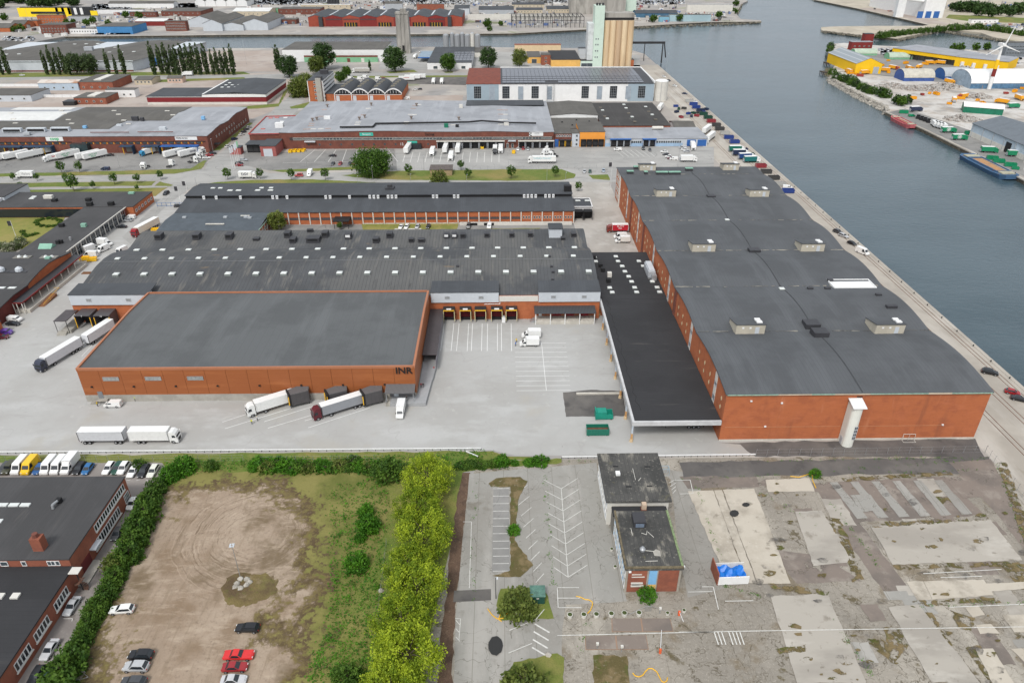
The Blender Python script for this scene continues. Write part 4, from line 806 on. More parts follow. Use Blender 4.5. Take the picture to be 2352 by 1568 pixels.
for y, n in ((99.0,5),(92.0,5),(85.8,5)):
    for k in range(n): window(l2,-87.79, y + (k - n / 2 + .5) * .95,1.7,.95,2.0, 'E', pane=GLASS)
    part('window_sill', MB().box(-87.78,-87.55, y - 2.6, y + 2.6,1.45,1.65), OFFW, l2)
for x, y in ((-95,97.5),(-98,97.5),(-97.6,91.5)): blk('skylight', l2, x, y, 5.2,1.5,1.3,.35, OFFW)
sp = T('spiral_stair', 'small rusty spiral stair with white roof between the two brick workshops', 'stair', (-86.4,103.4,0))
put('stair_roof', MB().box(-1,1,-.9,.9,5.6,5.75).mesh('stair_roof'), OFFW, sp); put('column', MB().cyl(0,0,0,5.6,.12, n=6).mesh('column'), DARK, sp)
tm = MB().add([(0,0,0),(1.1,-.25,0),(1.1,.25,0),(0,0,.08),(1.1,-.25,.08),(1.1,.25,.08)],[(0,2,1),(3,4,5),(0,1,4,3),(1,2,5,4),(2,0,3,5)]).mesh('step')
for i in range(16): put('step', tm, V('rust_d', (.12,.06,.04)), sp, (0,0,.3 + i * .21), i * .42)
de = T('derelict_office', 'derelict two-storey office with dirty black roof and boarded blue and yellow panels', 'office', (30,116,0))
BLUEP = V('sky_blue_panel', (.2,.42,.66),.1, rough=.4)
part('rear_wall', MB().box(23.2,36.9,120.4,136.3,0,6.9), OFFW, de)
part('rear_roof', MB().box(22.7,37.4,119.9,136.7,6.95,7.4), ROOF_X, de)
part('link_wall', MB().box(24.2,36.0,117.4,120.39,0,5.6), CONC_D, de); part('link_roof', MB().box(24.0,36.2,117.0,119.88,5.603,5.9), ROOF_K, de)
part('front_wall', MB().box(24.4,35.6,101.2,116.9,0,6.5), V('frame_grey', (.36,.33,.28),.2), de)
part('front_roof', MB().box(24.1,35.9,100.9,117.3,6.503,7.0), ROOF_X, de)
part('parapet', MB().box(24.1,35.9,100.9,101.3,7.003,7.35).box(24.1,24.5,101.3,117.3,7.003,7.25), V('mossy_edge', (.16,.13,.08),.4,1.5), de)
part('gutter', MB().box(35.5,35.95,101.3,117.3,7.003,7.2), V('mossy_green', (.2,.26,.13),.4,1.5), de)
part('brick_panel', MB().box(24.9,28.7,101.02,101.19,.3,6.3), BRICK_M, de); part('brick_panel', MB().box(31.0,35.1,101.02,101.19,.3,6.3), BRICK_M, de)
for k in range(3): part('blue_panel', MB().box(29.1,30.7,101.0,101.19,2.4 + 1.3 * k, 3.66 + 1.3 * k), BLUEP, de)
part('yellow_board', MB().box(29.1,30.7,100.98,101.18,.6,2.36), V('board_yellow', (.7,.45,.15),.1), de)
for z, w in ((5.3,2.0),(4.6,2.6),(2.7,2.4),(1.9,2.6)): part('light_strip', MB().box(25.6,25.6 + w, 100.85,101.01, z, z + .14 + (.25 if z < 3 else 0)), OFFW, de)
part('broken_window', MB().box(25.8,27.4,100.95,101.015,2.15,2.65), BLACK, de)
for k in range(11):
    y = 101.9 + 1.4 * k
    for z in (1.0,4.1): window(de, 24.39, y, z, 1.3,1.6, 'W', frame=WHITE, pane=BLUEP if k % 3 else GLASS2)
    for z in (2.7,5.75): part('ribbon_panel', MB().box(24.28,24.38, y - .65, y + .65, z, z + .6), V('panel_pale', (.55,.6,.62)), de)
for k in range(8):
    for z in (1.0,4.2): window(de, 23.19,121.6 + 1.9 * k, z, 1.7,1.8, 'W', frame=WHITE, pane=LGREY)
for x, y in ((26.5,131.8),(34.0,131.6),(28.5,124.7),(33.3,124.8)): blk('roof_slot', de, x, y, 7.4,1.3,.4,.04, BLACK)
blk('roof_vent', de, 26.6,129.0,7.4,1.0,1.1,.6, WHITE)
o = part('roof_hatch_house', MB().box(27.6,30.2,112.2,115.4,7.0,8.5), ANTH, de); part('hatch_front', MB().box(28.0,29.8,112.1,112.19,7.2,8.1), V('dusty_blue', (.14,.18,.24)), o)
o = part('chimney', MB().box(30.4,31.4,118.0,119.1,5.9,8.0), V('chimney_pale', (.5,.38,.28)), de); part('chimney_foot', MB().box(30.3,31.5,117.9,119.2,5.9,6.6), BRICK_D, o)
part('roof_fan', MB().cyl(28.4,105.8,7.0,7.5,.55,.55,12).cyl(28.4,105.8,7.5,7.9,.62,.3,12), STEEL, de)
part('cement_patch', MB().poly([(30.6,104.3),(31.9,104.2),(32.0,105.6),(31.2,106.1),(30.5,105.4)],7.012), CONC, de)
for pts in ([(28.9,105.7,7.1),(30.7,105.4,7.1)],[(29.0,110.6,7.1),(30.0,110.1,7.1),(30.3,111.2,7.1)],[(30.4,110.9,7.1),(31.4,109.3,7.1)],[(27.0,110.0,7.1),(27.0,112.0,7.1)],[(30.4,130.9,7.5),(30.4,126.9,7.5)],[(31.0,126.6,7.5),(31.8,127.6,7.5)],[(28.5,102.8,7.1),(31,102.9,7.1)]): part('fallen_batten', MB().path(pts, .06,4), OFFW, de)
part('entrance_slab', MB().box(28.8,31.1,99.6,100.84,0,.5), CONC_D, de)
for x, y, z in ((35.7,116.6,6.2),(36.0,101.6,6.6),(25.1,100.8,6.2)): blk('flood_lamp', de, x, y, z, .5,.4,.3, WHITE)

# ------------------------------------------------------------------ brick distribution halls across the road (F, G) and their neighbours
f = T('grey_roofed_hall', 'wide brick distribution hall numbered 12 with wavy pale grey roof', 'warehouse', (-51,484,0))
XA, XB, YA, YB = -134.0,32.0,440.0,527.0
pr = [(XA, 10.2),(-125,9.9),(-112,10.4),(-88,10.9),(-66,11.0),(-45,10.5),(-25,10.3),(-5,10.6),(12,10.1),(24,9.8),(XB, 10.0)]
profile_shed(f, YA, YB, pr, 'y', BRICK_D, ROOF_G)
def zF(x):
    for (a, za),(b, zb) in zip(pr, pr[1:]):
        if a <= x <= b: return za + (zb - za) * (x - a) / (b - a)
    return 10
for (u, v) in ((752,245),(853,244),(957,245),(728,275),(838,272),(945,275),(1054,275),(718,277),(826,277)):
    x, y = G(u, v, 10.6); o = part('roof_cowl', MB().cyl(x, y, zF(x), zF(x) + 1.3,.5,.5,8).cyl(x, y, zF(x) + 1.3, zF(x) + 2.0,.8,1.1,8), V('cowl', (.25,.2,.17)), f)
for (u, v) in [(745,251),(846,251),(949,251),(953,244),(962,242),(738,267),(835,266),(943,265),(951,265),(716,283),(714,288),(823,283),(821,288),(932,287),(934,282),(715,296),(703,296),(720,296),(737,296),(754,296),(1148,253),(1160,253),(1150,263),(1161,263),(1150,276),(1160,275),(1151,280),(1161,280),(1150,286),(1041,287)]:
    x, y = G(u, v, 10.5)
    if XA + 1 < x < XB - 1: blk('roof_light', f, x, y, zF(x) - .1,3.4,1.0,.35, OFFW if (u + v) % 3 else V('rooflight_rust', (.4,.3,.26)))
part('roof_duct', MB().path([(GX(778,299,10.8),446,11.6),(GX(855,297,10.8),446.5,11.6),(GX(860,293,10.8),454,11.8),(-20,457,11.8),(-12,459,12.1),(4,456,11.6),(22,455,11.4)],.55,8), BLACK, f)
for u, v, w, d, h, mt in ((752,272,4,2,2, WHITE),(1059,246,2.4,2,2.4, OFFW),(1025,291,2.4,2,2.4, GREENP),(1050,290,2,2,1.6, BLACK),(1163,286,3,2,1.6, OFFW)):
    x, y = G(u, v, 10.8); blk('air_unit', f, x, y, zF(x) - .2, w, d, h, mt)
part('dark_roof_patch', MB().box(-24,30,510,526.5,10.62,10.82), ROOF_C, f)
part('window_band', MB().box(-128,31.5,439.85,439.99,5.2,6.9), V('band_dark', (.05,.04,.04)), f)
n = 26
for i in range(n): window(f, -126 + 157 * (i + .5) / n, 439.84,5.3,157 / n - .25,1.5, mull=7 if i % 5 < 3 else 2, frame=OFFW, pane=GLASS2)
for i in range(12): window(f, -117 + 6.6 * i, 439.98,1.9,1.5,1.5, frame=BRICK_M, pane=GLASS2)
ent = part('glass_entrance', MB().box(-57.5,-48.5,437.8,439.9,0,3.2), GLASS, f)
for i in range(5): part('entrance_mullion', MB().box(-57.4 + 2.2 * i, -57.2 + 2.2 * i, 437.7,437.79,0,3.2), DARK, ent)
board(f, -57,-51,439.84,3.4,4.6, V('teal_sign', (.05,.42,.33),.05)); lettering(f, '12.', -60.3,439.9,2.6,2.2, WHITE)
board(f, -85.5,-77.3,439.98,7.7,9.7, V('teal_sign', (.05,.42,.33))); lettering(f, 'Betapack', -81.2,439.8,8.7,1.4, WHITE)
lettering(f, 'Sk\u00f6na', -43.3,439.9,8.5,2.4, BLACK)
board(f, 17.0,25.6,439.98,7.3,10.0, WHITE); lettering(f, 'O\u00d6B', 21.8,439.8,8.8,1.3, GREYP)
for k in range(4):
    for j in range(2): part('chequer', MB().box(17.0 + .8 * j, 17.8 + .8 * j, 439.8,439.855,7.3 + .67 * k, 7.97 + .67 * k), BLACK if (k + j) % 2 else WHITE, f)
for i in range(8): dock(f, -36.5 + 5.15 * i, 440,4.7,4.4,2.2, roofm=DARK, bump=LGREY)
part('dock_fascia', MB().box(-39.2,2.2,437.2,437.7,4.62,5.3), OFFW, f)
for i in range(5): dock(f, 12.6 + 4.4 * i, 440,4.0,4.4,2.2, roofm=DARK, bump=LGREY)
part('dock_fascia', MB().box(10.3,32.3,437.2,437.7,4.62,5.3), OFFW, f)
part('balcony', MB().box(-119,-112.5,438.2,439.83,4.4,4.9), LGREY, f); part('balcony', MB().box(4.4,9.0,438.2,439.83,4.4,4.9), LGREY, f)
for x in (4,7): window(f, x, 439.98,.2,1.5,2.6, frame=OFFW)
fl = T('red_edged_wing', 'low hall wing with pale roof and red parapet left of the brick hall', 'hall', (-150,448,0))
fx = px([(572,309),(612,269),(686,267),(676,272),(656,308)],8.0)
part('wall', MB().prism(fx, 0,7.7), BRICK_D, fl); part('roof', MB().prism(fx, 7.703,8.0), ROOF_G, fl)
m = MB()
for a, b in zip(fx, fx[1:] + fx[:1]):
    a, b = Vector(a), Vector(b); d = (b - a).normalized(); nn = Vector((-d.y, d.x)) * .5; m.prism([tuple(a), tuple(b), tuple(b + nn), tuple(a + nn)],8.003,8.6)
part('parapet', m, V('parapet_red', (.4,.08,.07)), fl)
for u, v in ((622,272),(636,271),(656,271),(648,280),(604,297)): x, y = G(u, v, 8); blk('roof_light', fl, x, y, 8,2.6,1.2,.4, V('light_pink', (.5,.15,.13)) if u < 640 else WHITE)
x, y = G(643,293,8); blk('air_unit', fl, x, y, 8,5,3,3, WHITE)
pk = T('pink_dock_block', 'pink brick dock block with grey shutter in front of the brick hall', 'annex', (-140,425,0)); PINKB = V('pink_brick', (.33,.1,.09),.15)
part('wall', MB().box(-141.5,-132.5,424,439.8,0,6.0), PINKB, pk); part('roof', MB().box(-141.8,-132.2,423.7,439.9,6.003,6.3), ROOF_C, pk); part('shutter', MB().box(-139.8,-134.6,423.9,423.99,0,4.4), LGREY, pk)
part('dock_wall', MB().box(-152,-141.6,432,439.8,0,5.2), BLACK, pk); part('dock_roof', MB().box(-152.2,-141.6,430,439.8,5.203,5.5), ROOF_C, pk)
for k in range(3): part('dock_door', MB().box(-151.4 + 3.3 * k, -148.6 + 3.3 * k, 431.9,431.99,.8,4.2), DARK, pk)
part('gate_block', MB().box(-161,-154.5,428,433,0,4.0), PINKB, pk); part('gate_roof', MB().box(-161.2,-154.3,427.8,433.2,4.003,4.3), ROOF_C, pk)
g = T('dark_brick_depot', 'long dark brick depot with blue dock hoods and grey and white roof', 'depot', (-260,470,0))
gp = [(432.5,10.2),(440,10.4),(446,10.9),(455,11.3),(463,10.6),(471,10.2),(480,11.0),(488,11.3),(497,10.5),(505,10.3),(511,10.0)]
profile_shed(g, -420,-174.5, gp, 'x', BRICK_D, ROOF_G)
def zG(y):
    for (a, za),(b, zb) in zip(gp, gp[1:]):
        if a <= y <= b: return za + (zb - za) * (y - a) / (b - a)
    return 10.3
for (a, b, yy0, yy1, mt) in ((-420,-238,446,470, ROOF_O),(-284,-212,470.2,511, ROOF_O),(-420,-285,472,495, ROOF_W),(-330,-290,502,511, ROOF_W)):
    q = [yy0 + (yy1 - yy0) * i / 8 for i in range(9)]
    part('roof_membrane', ribbon([(y, zG(y) + .22) for y in q], a, b, .2, 'x'), mt, g)
for i in range(14):
    x = -330 + 9.0 * i; blk('roof_light', g, x, 450 + (i * 37 % 50), zG(450 + (i * 37 % 50)) + .2,3,1.2,.4, OFFW)
for u, v in ((30,302),(85,301),(140,300)):
    x, y = G(u, v, 11); o = blk('condenser', g, x, y, 10.7,11,2.5,2.2, LGREY); blk('condenser_grille', o, x, y - 1.27,11.0,10,.04,1.4, BLACK)
for u, v, w, h, mt in ((196,295,2,2, BLUEP),(467,273,2,2, BLUEP),(275,290,3,1.6, LGREY),(374,297,4,1.8, LGREY),(311,275,4,2.4, ANTH),(327,276,2,2, ANTH),(62,308,4,1.5, GREYP)): x, y = G(u, v, 11); blk('air_unit', g, x, y, 10.6, w, 2, h, mt)
part('roof_duct', MB().path([(-245,437,11.2),(-222,437,11.2)],.25).path([(-217,437.4,11.2),(-196,437.4,11.2)],.25), BRICK_D, g)
for i in range(44):
    x = -352 + 4.0 * i
    if not -258 < x < -250: window(g, x, 432.4,5.4,2.2,1.2, mull=1, frame=DARK, pane=GLASS2); blk('orange_panel', g, x + 1.7,432.42,5.4,.7,.1,1.1, V('amber', (.6,.25,.04)))
part('window_ledge', MB().box(-354,-255,432.1,432.45,6.65,6.85).box(-247,-176,432.1,432.45,6.65,6.85), DARK, g)
for a, b in ((-352,-328),(-305,-284),(-283,-266),(-226,-218.5),(-213,-203),(-202,-180)):
    hd = part('dock_hood', MB().box(a, b, 428.6,432.4,4.5,4.9).box(b - .2, b, 428.8,432.4,0,4.499), BLUE if a > -203 else V('hood_navy', (.03,.06,.11)), g)
    nn = max(1, int((b - a) / 4.6))
    for i in range(nn):
        c = a + (b - a) * (i + .5) / nn; blk('dock_door', hd, c, 432.3,.8,3.2,.1,3.6, CONC_D); blk('bumper', hd, c - 1.9,429.2,.3,.3,.3,4.0, YEL)
part('glass_lobby', MB().box(-254.5,-244.5,428.5,432.4,0,6.2), V('dark_teal_glass', (.03,.05,.055),.1, rough=.2), g)
board(g, -269.5,-259.5,432.45,7.3,9.9, WHITE); lettering(g, 'coop', -264.5,432.28,8.7,2.6, V('coop_green', (.02,.4,.14),.05), bold=True)
board(g, -193.5,-180.5,432.45,7.6,9.6, WHITE); lettering(g, 'MODULPAX', -189.5,432.28,8.7,1.3, BLACK)
for i in range(8): window(g, -174.48,470 + 4.8 * i, 2.0,1.4,1.6, 'E', frame=OFFW); window(g, -174.48,447 + 4.8 * i, 5.4,1.3,1.3, 'E', frame=OFFW)
part('side_porch', MB().box(-174.4,-171.5,440,444,2.8,3.1), DARK, g)

# ------------------------------------------------------------------ neighbours right of hall 12
wg_ = gable('white_gabled_shed', 'dark-roofed shed with white gable front beside the grey-roofed hall', 'shed', 32.8,65,491.5,531,8.2,1.2, WHITE, ROOF_O, 'y')
lk = flat('low_dark_block', 'low dark-roofed block in front of the white gable shed', 'building', 32.4,64,462,491.2,6.4, BRICK_M, ROOF_O)
for x, y in ((40,478),(46,470),(58,480),(50,484)): blk('roof_vent', lk, x, y, 6.4,1,1,.7, DARK)
bk = flat('brick_gate_block', 'brick block with blue-framed dark docks between the hall and orange front', 'building', 32.4,43.2,442.5,461.8,8.2, BRICK_D, ROOF_O)
for x in (37.3,41.3): dock(bk, x, 442.5,3.6,4.4,1.6)
windows(bk, 33.5,43,6,442.48,6.0,1.2,1.2)
part('blue_door', MB().box(33,35.2,442.2,442.49,0,4.6), BLUE, bk)
gy = flat('grey_stair_block', 'narrow light grey block between brick and orange fronts', 'building', 43.4,48.0,442.3,452,8.4, LGREY, ROOF_O)
for z in (1,3.6,6.2): window(gy, 46.4,442.28, z, 1,1.1, frame=DARK)
orr = flat('orange_front_shed', 'shed with bright orange front and four black loading docks', 'shed', 48.2,63.6,442.4,468,9.2, V('orange_front', (.75,.3,.05),.06), ROOF_O)
for x in (50.6,54.2,57.8,61.4): dock(orr, x, 442.4,3.3,4.4,1.0, roofm=BLACK, bump=DARK)
dh = T('dark_roofed_store', 'square brick store with dark striped roof and domed skylights', 'warehouse', (87,503,0))
profile_shed(dh, 65.2,109.6,[(470.5,6.2),(480,6.4),(520,6.9),(536,6.8)], 'x', BRICK_M, felt('roof_strip', (.05,.047,.045), 'Y', 11,(.25,.23,.2),.45,2.2))
for u, v, k in ((1384,254,1),(1395,273,1),(1433,241,1),(1438,249,1),(1483,246,1),(1452,269,1),(1498,264,1),(1379,247,0),(1389,267,0),(1444,260,0),(1490,256,0),(1458,279,0),(1506,274,0)):
    x, y = G(u, v, 6.9); skylight(dh, x, y, 6.7,2.2,2.2,.4) if k else blk('roof_hatch', dh, x, y, 6.6,2,1.8,.4, V('hatch_br', (.16,.14,.11)))
bf = T('blue_white_dock_range', 'low pale blue and white dock range with grey roof facing the lorry yard', 'building', (95,455,0))
part('wall', MB().box(64,127.2,442.7,470.2,0,4.6), LGREY, bf); part('roof', MB().box(63.8,127.5,442.4,470.4,4.603,4.9), ROOF_G, bf)
part('blue_base', MB().box(64.1,112,442.55,442.69,0,2.0), V('pale_blue', (.32,.45,.6),.1), bf)
for a, b, n in ((67,79.5,3),(87,95,2)):
    part('dock_hood', MB().box(a - .3, b + .3,440.6,442.54,4.6,5.0), BLUE, bf)
    for i in range(n): dock(bf, a + (b - a) * (i + .5) / n, 442.5,(b - a) / n - .3,4.3,1.4, roofm=BLUE if n == 2 else DARK, bump=LGREY)
windows(bf, 80,86.5,5,442.5,2.2,.9,1.1, frame=DARK); windows(bf, 95.5,111,11,442.5,2.2,.9,1.1, frame=DARK)
for a, b in ((114.5,119.8),(121,126.5)): part('blue_gate', MB().box(a, b, 442.5,442.69,.1,4.0), BLUE, bf)
x, y = G(1510,298,5); o = part('roof_tank', MB().cyl(x, y, 0,.1,.1), STEEL, bf); o2 = part('tank', MB().path([(x - 3.5, y, 6.2),(x + 3.5, y, 6.2)],1.0,10), OFFW, bf)
sh_ = gable('small_white_house', 'small white house with dark gable roof beside the scrap yard', 'house', 113,126.5,471.5,490,4.4,1.9, WHITE, ROOF_O, 'x')
for y in (475,479): window(sh_, 112.98, y, 1.5,1.2,1.4, 'W', frame=GREYP)

# ------------------------------------------------------------------ solar-roofed hall (H), office slab and four-arch shed
H_ = T('solar_roofed_hall', 'large white and blue-grey hall with solar panels and a red roof section', 'hall', (46,606,0))
part('wall', MB().box(-26,118,574,638,0,13.2), WHITE, H_)
[part('blue_section', MB().box(*q, 573.85,573.99,0,13.3), V('blue_grey_panel', (.3,.37,.42),.06), H_) for q in ((-26.1,-1.5),(98,118.1))]
hp = [(573.6,13.3),(600,14.4),(638.4,14.2)]
part('roof', ribbon(hp, 0,118.4,.3, 'x'), ANTH, H_); part('red_roof', ribbon(hp, -26.4,-.003,.32, 'x'), M('red_tiles', (.2,.055,.035),[('n', (.12,.04,.03),.4,.45,.65,.8),('l', (.1,.035,.025), 'Y', 1.5,.12,.6)], rough=.85), H_)
part('parapet', MB().box(0,117.5,638.4,638.8,13.5,15.0).box(117.6,118.6,574,638.8,13.4,14.8), WHITE, H_)
SOL = M('solar_panel', (.1,.105,.125),[('l', (.22,.23,.25), 'X', 1.65,.03,.6)], rough=.25, spec=.5)
sm = MB().add([(-1.55,-3.1,0),(1.55,-3.1,0),(1.55,3.1,.16),(-1.55,3.1,.16),(-1.55,-3.1,.1),(1.55,-3.1,.1),(1.55,3.1,.26),(-1.55,3.1,.26)],[(4,5,6,7),(0,1,5,4),(1,2,6,5),(2,3,7,6),(3,0,4,7)]).mesh('solar_panel')
for j in range(8):
    y = 578.5 + 7.3 * j
    for i in range(33):
        if j == 0 and 9 < i < 13: continue
        put('solar_panel', sm, SOL, H_, wloc(H_, (3 + 3.3 * i, y, 13.4 + 1.1 * min(1,(y - 573) / 27))))
for u in (1097,1162,1229,1344,1409,1474): x = GX(u, 215,6); window(H_, x, 573.84,2.4,5.6,9.0, mull=3, bars=4, frame=GREYP, pane=GLASS)
for u in (1130,1196,1262,1377,1443): x = GX(u, 215,6); window(H_, x, 573.84,1.6,4.0,9.6, bars=9, frame=GREYP, pane=V('louvre_blue', (.3,.35,.4)), name='louvre')
cg = part('lift_frame', MB().box(35.5,41,571.5,573.8,0,.3), STEEL, H_)
for x in (35.6,40.9):
    for y in (571.6,573.6): part('mast', MB().box(x - .12, x + .12, y - .12, y + .12,.3,13), STEEL, cg)
for k in range(6): part('brace', MB().path([(35.6,571.6,.3 + 2.1 * k),(40.9,571.6,2.4 + 2.1 * k)],.08,4), STEEL, cg)
tk = T('pale_storage_tank', 'tall pale cylindrical tank beside the solar-roofed hall', 'tank', (124.2,577,0)); put('shell', MB().cyl(0,0,0,14.6,5.0,5.0,20).mesh('shell'), OFFW, tk); put('dome', MB().cyl(0,0,14.603,15.3,5.1,3.5,20).mesh('dome'), WHITE, tk); put('ladder', MB().path([(-1,-5.1,.3),(-1,-5.1,15)],.15,4).mesh('ladder'), STEEL, tk)
os_ = flat('brick_office_slab', 'five-storey brick office slab with white window wall and concrete stair shaft', 'office', -147.5,-136.0,576,617,15.7, BRICK, ROOF_C, .0)
part('shaft', MB().box(-140.9,-137.0,573.4,575.99,0,17.4), CONC, os_); part('east_wall', MB().box(-135.99,-135.7,576,617,.2,15.3), WHITE, os_)
for k in range(5):
    z = 1.8 + 2.9 * k; window(os_, -142.3,575.98, z, 1.4,1.5, frame=WHITE)
    part('window_band', MB().box(-135.69,-135.6,577,616, z, z + 1.2), GLASS2, os_)
part('corner_trim', MB().box(-147.7,-147.2,575.7,575.99,0,15.4).box(-136.6,-136.0,575.7,575.99,0,15.4), WHITE, os_)
part('roof_house', MB().box(-143.5,-137.5,603,607,15.7,18.6), ANTH, os_); part('roof_house', MB().box(-141.2,-137,578,582,15.7,18), ANTH, os_)
ar = T('four_arch_shed', 'brick shed with four white-edged barrel roofs', 'shed', (-106,600,0))
part('wall', MB().box(-128.4,-76.4,578,622,0,5.6), BRICK, ar)
for i in range(4):
    a = -128.4 + 13 * i; b = a + 13; pf = [(a + 13 * k / 12,5.7 + 3.6 * math.sin(math.pi * k / 12) ** .8) for k in range(13)]
    part('barrel_roof', ribbon(pf, 578.3,622,.3, 'y'), ROOF_C, ar); part('arch_rim', ribbon([(x, z + .12) for x, z in pf],577.2,578.27,.75, 'y'), WHITE, ar)
    part('arch_glass', MB().add([(x, 577.85, z - .6) for x, z in pf] + [(b, 577.85,5.6),(a, 577.85,5.6)],[tuple(range(15))]), GLASS, ar)
    for k in range(5): blk('arch_mullion', ar, a + 2.1 + 2.2 * k, 577.8,5.7,.2,.06,1.6 if k in (0,4) else 2.4, WHITE)
    part('column', MB().box(a - .25, a + .25,577.6,577.99,0,5.6), WHITE, ar); part('shutter', MB().box(a + 1, a + 3.6,577.9,577.985,0,4), LGREY, ar)
    part('sill_band', MB().box(a + .26, b - .26,577.8,577.99,4.6,4.9), WHITE, ar)
    for k in range(4): blk('roof_light', ar, a + 5.2 + .6 * k, 588 + 8 * k, 8.7,3.0,4.2,.7, V('rl_olive', (.17,.15,.11)))
part('link_house', MB().box(-135.5,-128.5,579,618,0,5.2), BRICK, ar); part('link_roof', MB().box(-135.6,-128.4,578.8,618.2,5.203,5.5), ROOF_C, ar)
# ------------------------------------------------------------------ far buildings, placed by their base line on the ground
def FB(st, name, label, cat, uL, uR, vb, vt, h, wall, roof, rise=2.0, nwin=0, win=(1.6,1.4), wz=None, group=None, frame=OFFW, rows=1):
    x0, x1 = GX(uL, vb), GX(uR, vb); um = (uL + uR) / 2; y0 = GY(um, vb); y1 = max(GY(um, vt, h), y0 + 8)
    if st == 'f': r = flat(name, label, cat, x0, x1, y0, y1, h, wall, roof, group=group)
    else: r = gable(name, label, cat, x0, x1, y0, y1, h, rise, wall, roof, st, group)
    for k in range(rows):
        if nwin: windows(r, x0 + 1, x1 - 1, nwin, y0 - .02,(wz if wz is not None else h * .45) + k * 3.2, win[0], win[1], frame=frame)
    r['x0'], r['x1'], r['y0'], r['y1'] = x0, x1, y0, y1
    return r
BEIGE = V('beige_wall', (.5,.43,.32),.1); YELW = V('yellow_wall', (.72,.42,.12),.1); GREENW = V('green_wall', (.2,.42,.25),.1); MINT = V('mint_wall', (.54,.65,.56),.06); CREAM = V('cream_wall', (.62,.48,.3),.1)
# big grey warehouse and the poplar street
bg_ = T('grey_panel_warehouse', 'very wide pale grey warehouse with rolling dark roof behind the poplars', 'warehouse', (-450,770,0))
bp = [(-660,712),(-342,712),(-318,838),(-640,838)]
part('wall', MB().prism(bp, 0,9.2), LGREY, bg_)
m = MB(); nx = 32
for i in range(nx):
    xs_ = [(-662 + 322 * (i + k) / nx, -641 + 325 * (i + k) / nx) for k in (0,1)]; zz = [9.6 + 1.3 * math.sin((i + k) * .75) for k in (0,1)]
    m.add([(xs_[0][0],711.5,9.5),(xs_[1][0],711.5,9.5),((xs_[1][0] + xs_[1][1]) / 2,775,10 + zz[1] - 9),(xs_[1][1],838.5, zz[1]),(xs_[0][1],838.5, zz[0]),((xs_[0][0] + xs_[0][1]) / 2,775,10 + zz[0] - 9)],[(0,1,2,5),(5,2,3,4)])
part('roof', m, ROOF_O, bg_); part('eaves', MB().prism([(-662,711.3),(-340.5,711.3),(-340.5,711.8),(-662,711.8)],8.9,9.65), LGREY, bg_)
part('plinth', MB().box(-660,-342.3,711.7,711.98,0,1.2), BRICK_D, bg_)
for k in range(26): blk('roof_light', bg_, -600 + (k * 73 % 250),725 + (k * 41 % 95),10.6,3,2,.6, DOME)
for x, y in ((-520,775),(-410,772)): blk('roof_plant', bg_, x, y, 10,8,4,3.5, GREYP)
part('east_gate', MB().box(-336,-330,738,744,2,7), BLUE, bg_)
FB('f', 'white_canal_shed', 'wide white and green shed with rolling grey roof beside the canal', 'shed', 652,884,142,96,11.5, WHITE, ROOF_O)
wgx = T('green_shed_base', 'green painted dado of doors along the white canal shed', 'wall', (-157,762,0)); put('dado', MB().box(-38,35,-.5,.4,0,4.6).mesh('dado'), GREENW, wgx); put('brick_strip', MB().box(-38,35,-.45,.4,4.61,6.2).mesh('brick_strip'), BRICK_D, wgx)
for k in range(4): put('door', MB().box(-1.5,1.5,-.6,-.51,0,3.6).mesh('door'), OFFW if k % 2 else BRICK_D, wgx, (-22 + 14 * k, 0,0))
tw = T('concrete_tower', 'tall square weathered concrete tower on the canal bank', 'tower', (-102,820,0)); WEA = M('weathered_conc', (.33,.31,.28),[('n', (.2,.19,.17),.12,.42,.6,.9,(1,1,.15)),('n', (.42,.4,.36),.2,.5,.66,.7,(1,1,.2))], rough=.95)
part('shaft', MB().add([(-109.5,816,0),(-95.5,816,0),(-95.5,830,0),(-109.5,830,0),(-108.8,816.6,39),(-96.2,816.6,39),(-96.2,829,39),(-108.8,829,39)],[(4,5,6,7),(0,1,5,4),(1,2,6,5),(2,3,7,6),(3,0,4,7)]), WEA, tw)
part('top_house', MB().box(-104,-98,819,826,39.003,43), WEA, tw); part('head', MB().box(-109.2,-95.8,816.1,829.4,38.2,40), WEA, tw)
for x in (-104.4,-100.6): part('rib', MB().box(x - .3, x + .3,815.6,816.4,0,38), WEA, tw)
part('arched_door', MB().box(-103.6,-101.4,815.7,815.98,2,8), BLACK, tw)
wb = FB('f', 'white_tank_building', 'low white building with solar roof below the steel tanks', 'building', 982,1083,160,108,6.2, WHITE, ROOF_C, nwin=3, win=(4,2.6), wz=.5)
for k in range(7):
    x = -62 + 5.4 * k + (1.2 if k else 0); t = T('steel_tank', '%s steel tank from the left on the canal edge' % ORD[k], 'tank', (x + 4,826,0),0, 'steel tanks by the canal')
    put('shell', MB().cyl(0,0,0,17 + (k % 2) * 1.5,3.2 if k % 2 == 0 else 2.2, n=14).mesh('shell'), STEEL if k != 5 else OFFW, t); put('dome', MB().cyl(0,0,17 + (k % 2) * 1.5 + .003,18.2 + (k % 2) * 1.5,3.2 if k % 2 == 0 else 2.2,.8,14).mesh('dome'), STEEL, t)
for k in range(24): blk('solar_panel', wb, -45 + 3.5 * (k % 6),735 + 14 * (k // 6),6.2,3.2,12,.25, SOL)
part('blue_canopy', MB().box(-82,-70,760,800,4.4,4.7), V('canopy_blue', (.25,.32,.38)), wb); part('blue_fascia', MB().box(-82,-70,759.7,759.99,3.8,4.7), BLUE, wb)
for x, y in ((-81.5,760.5),(-70.6,760.5),(-81.5,799),(-70.6,799)): part('canopy_post', MB().box(x - .2, x + .2, y, y + .4,0,4.4), STEEL, wb)
FB('f', 'low_grey_annex', 'low grey-roofed annex right of the tank building', 'annex', 1083,1128,132,106,5, OFFW, ROOF_O)
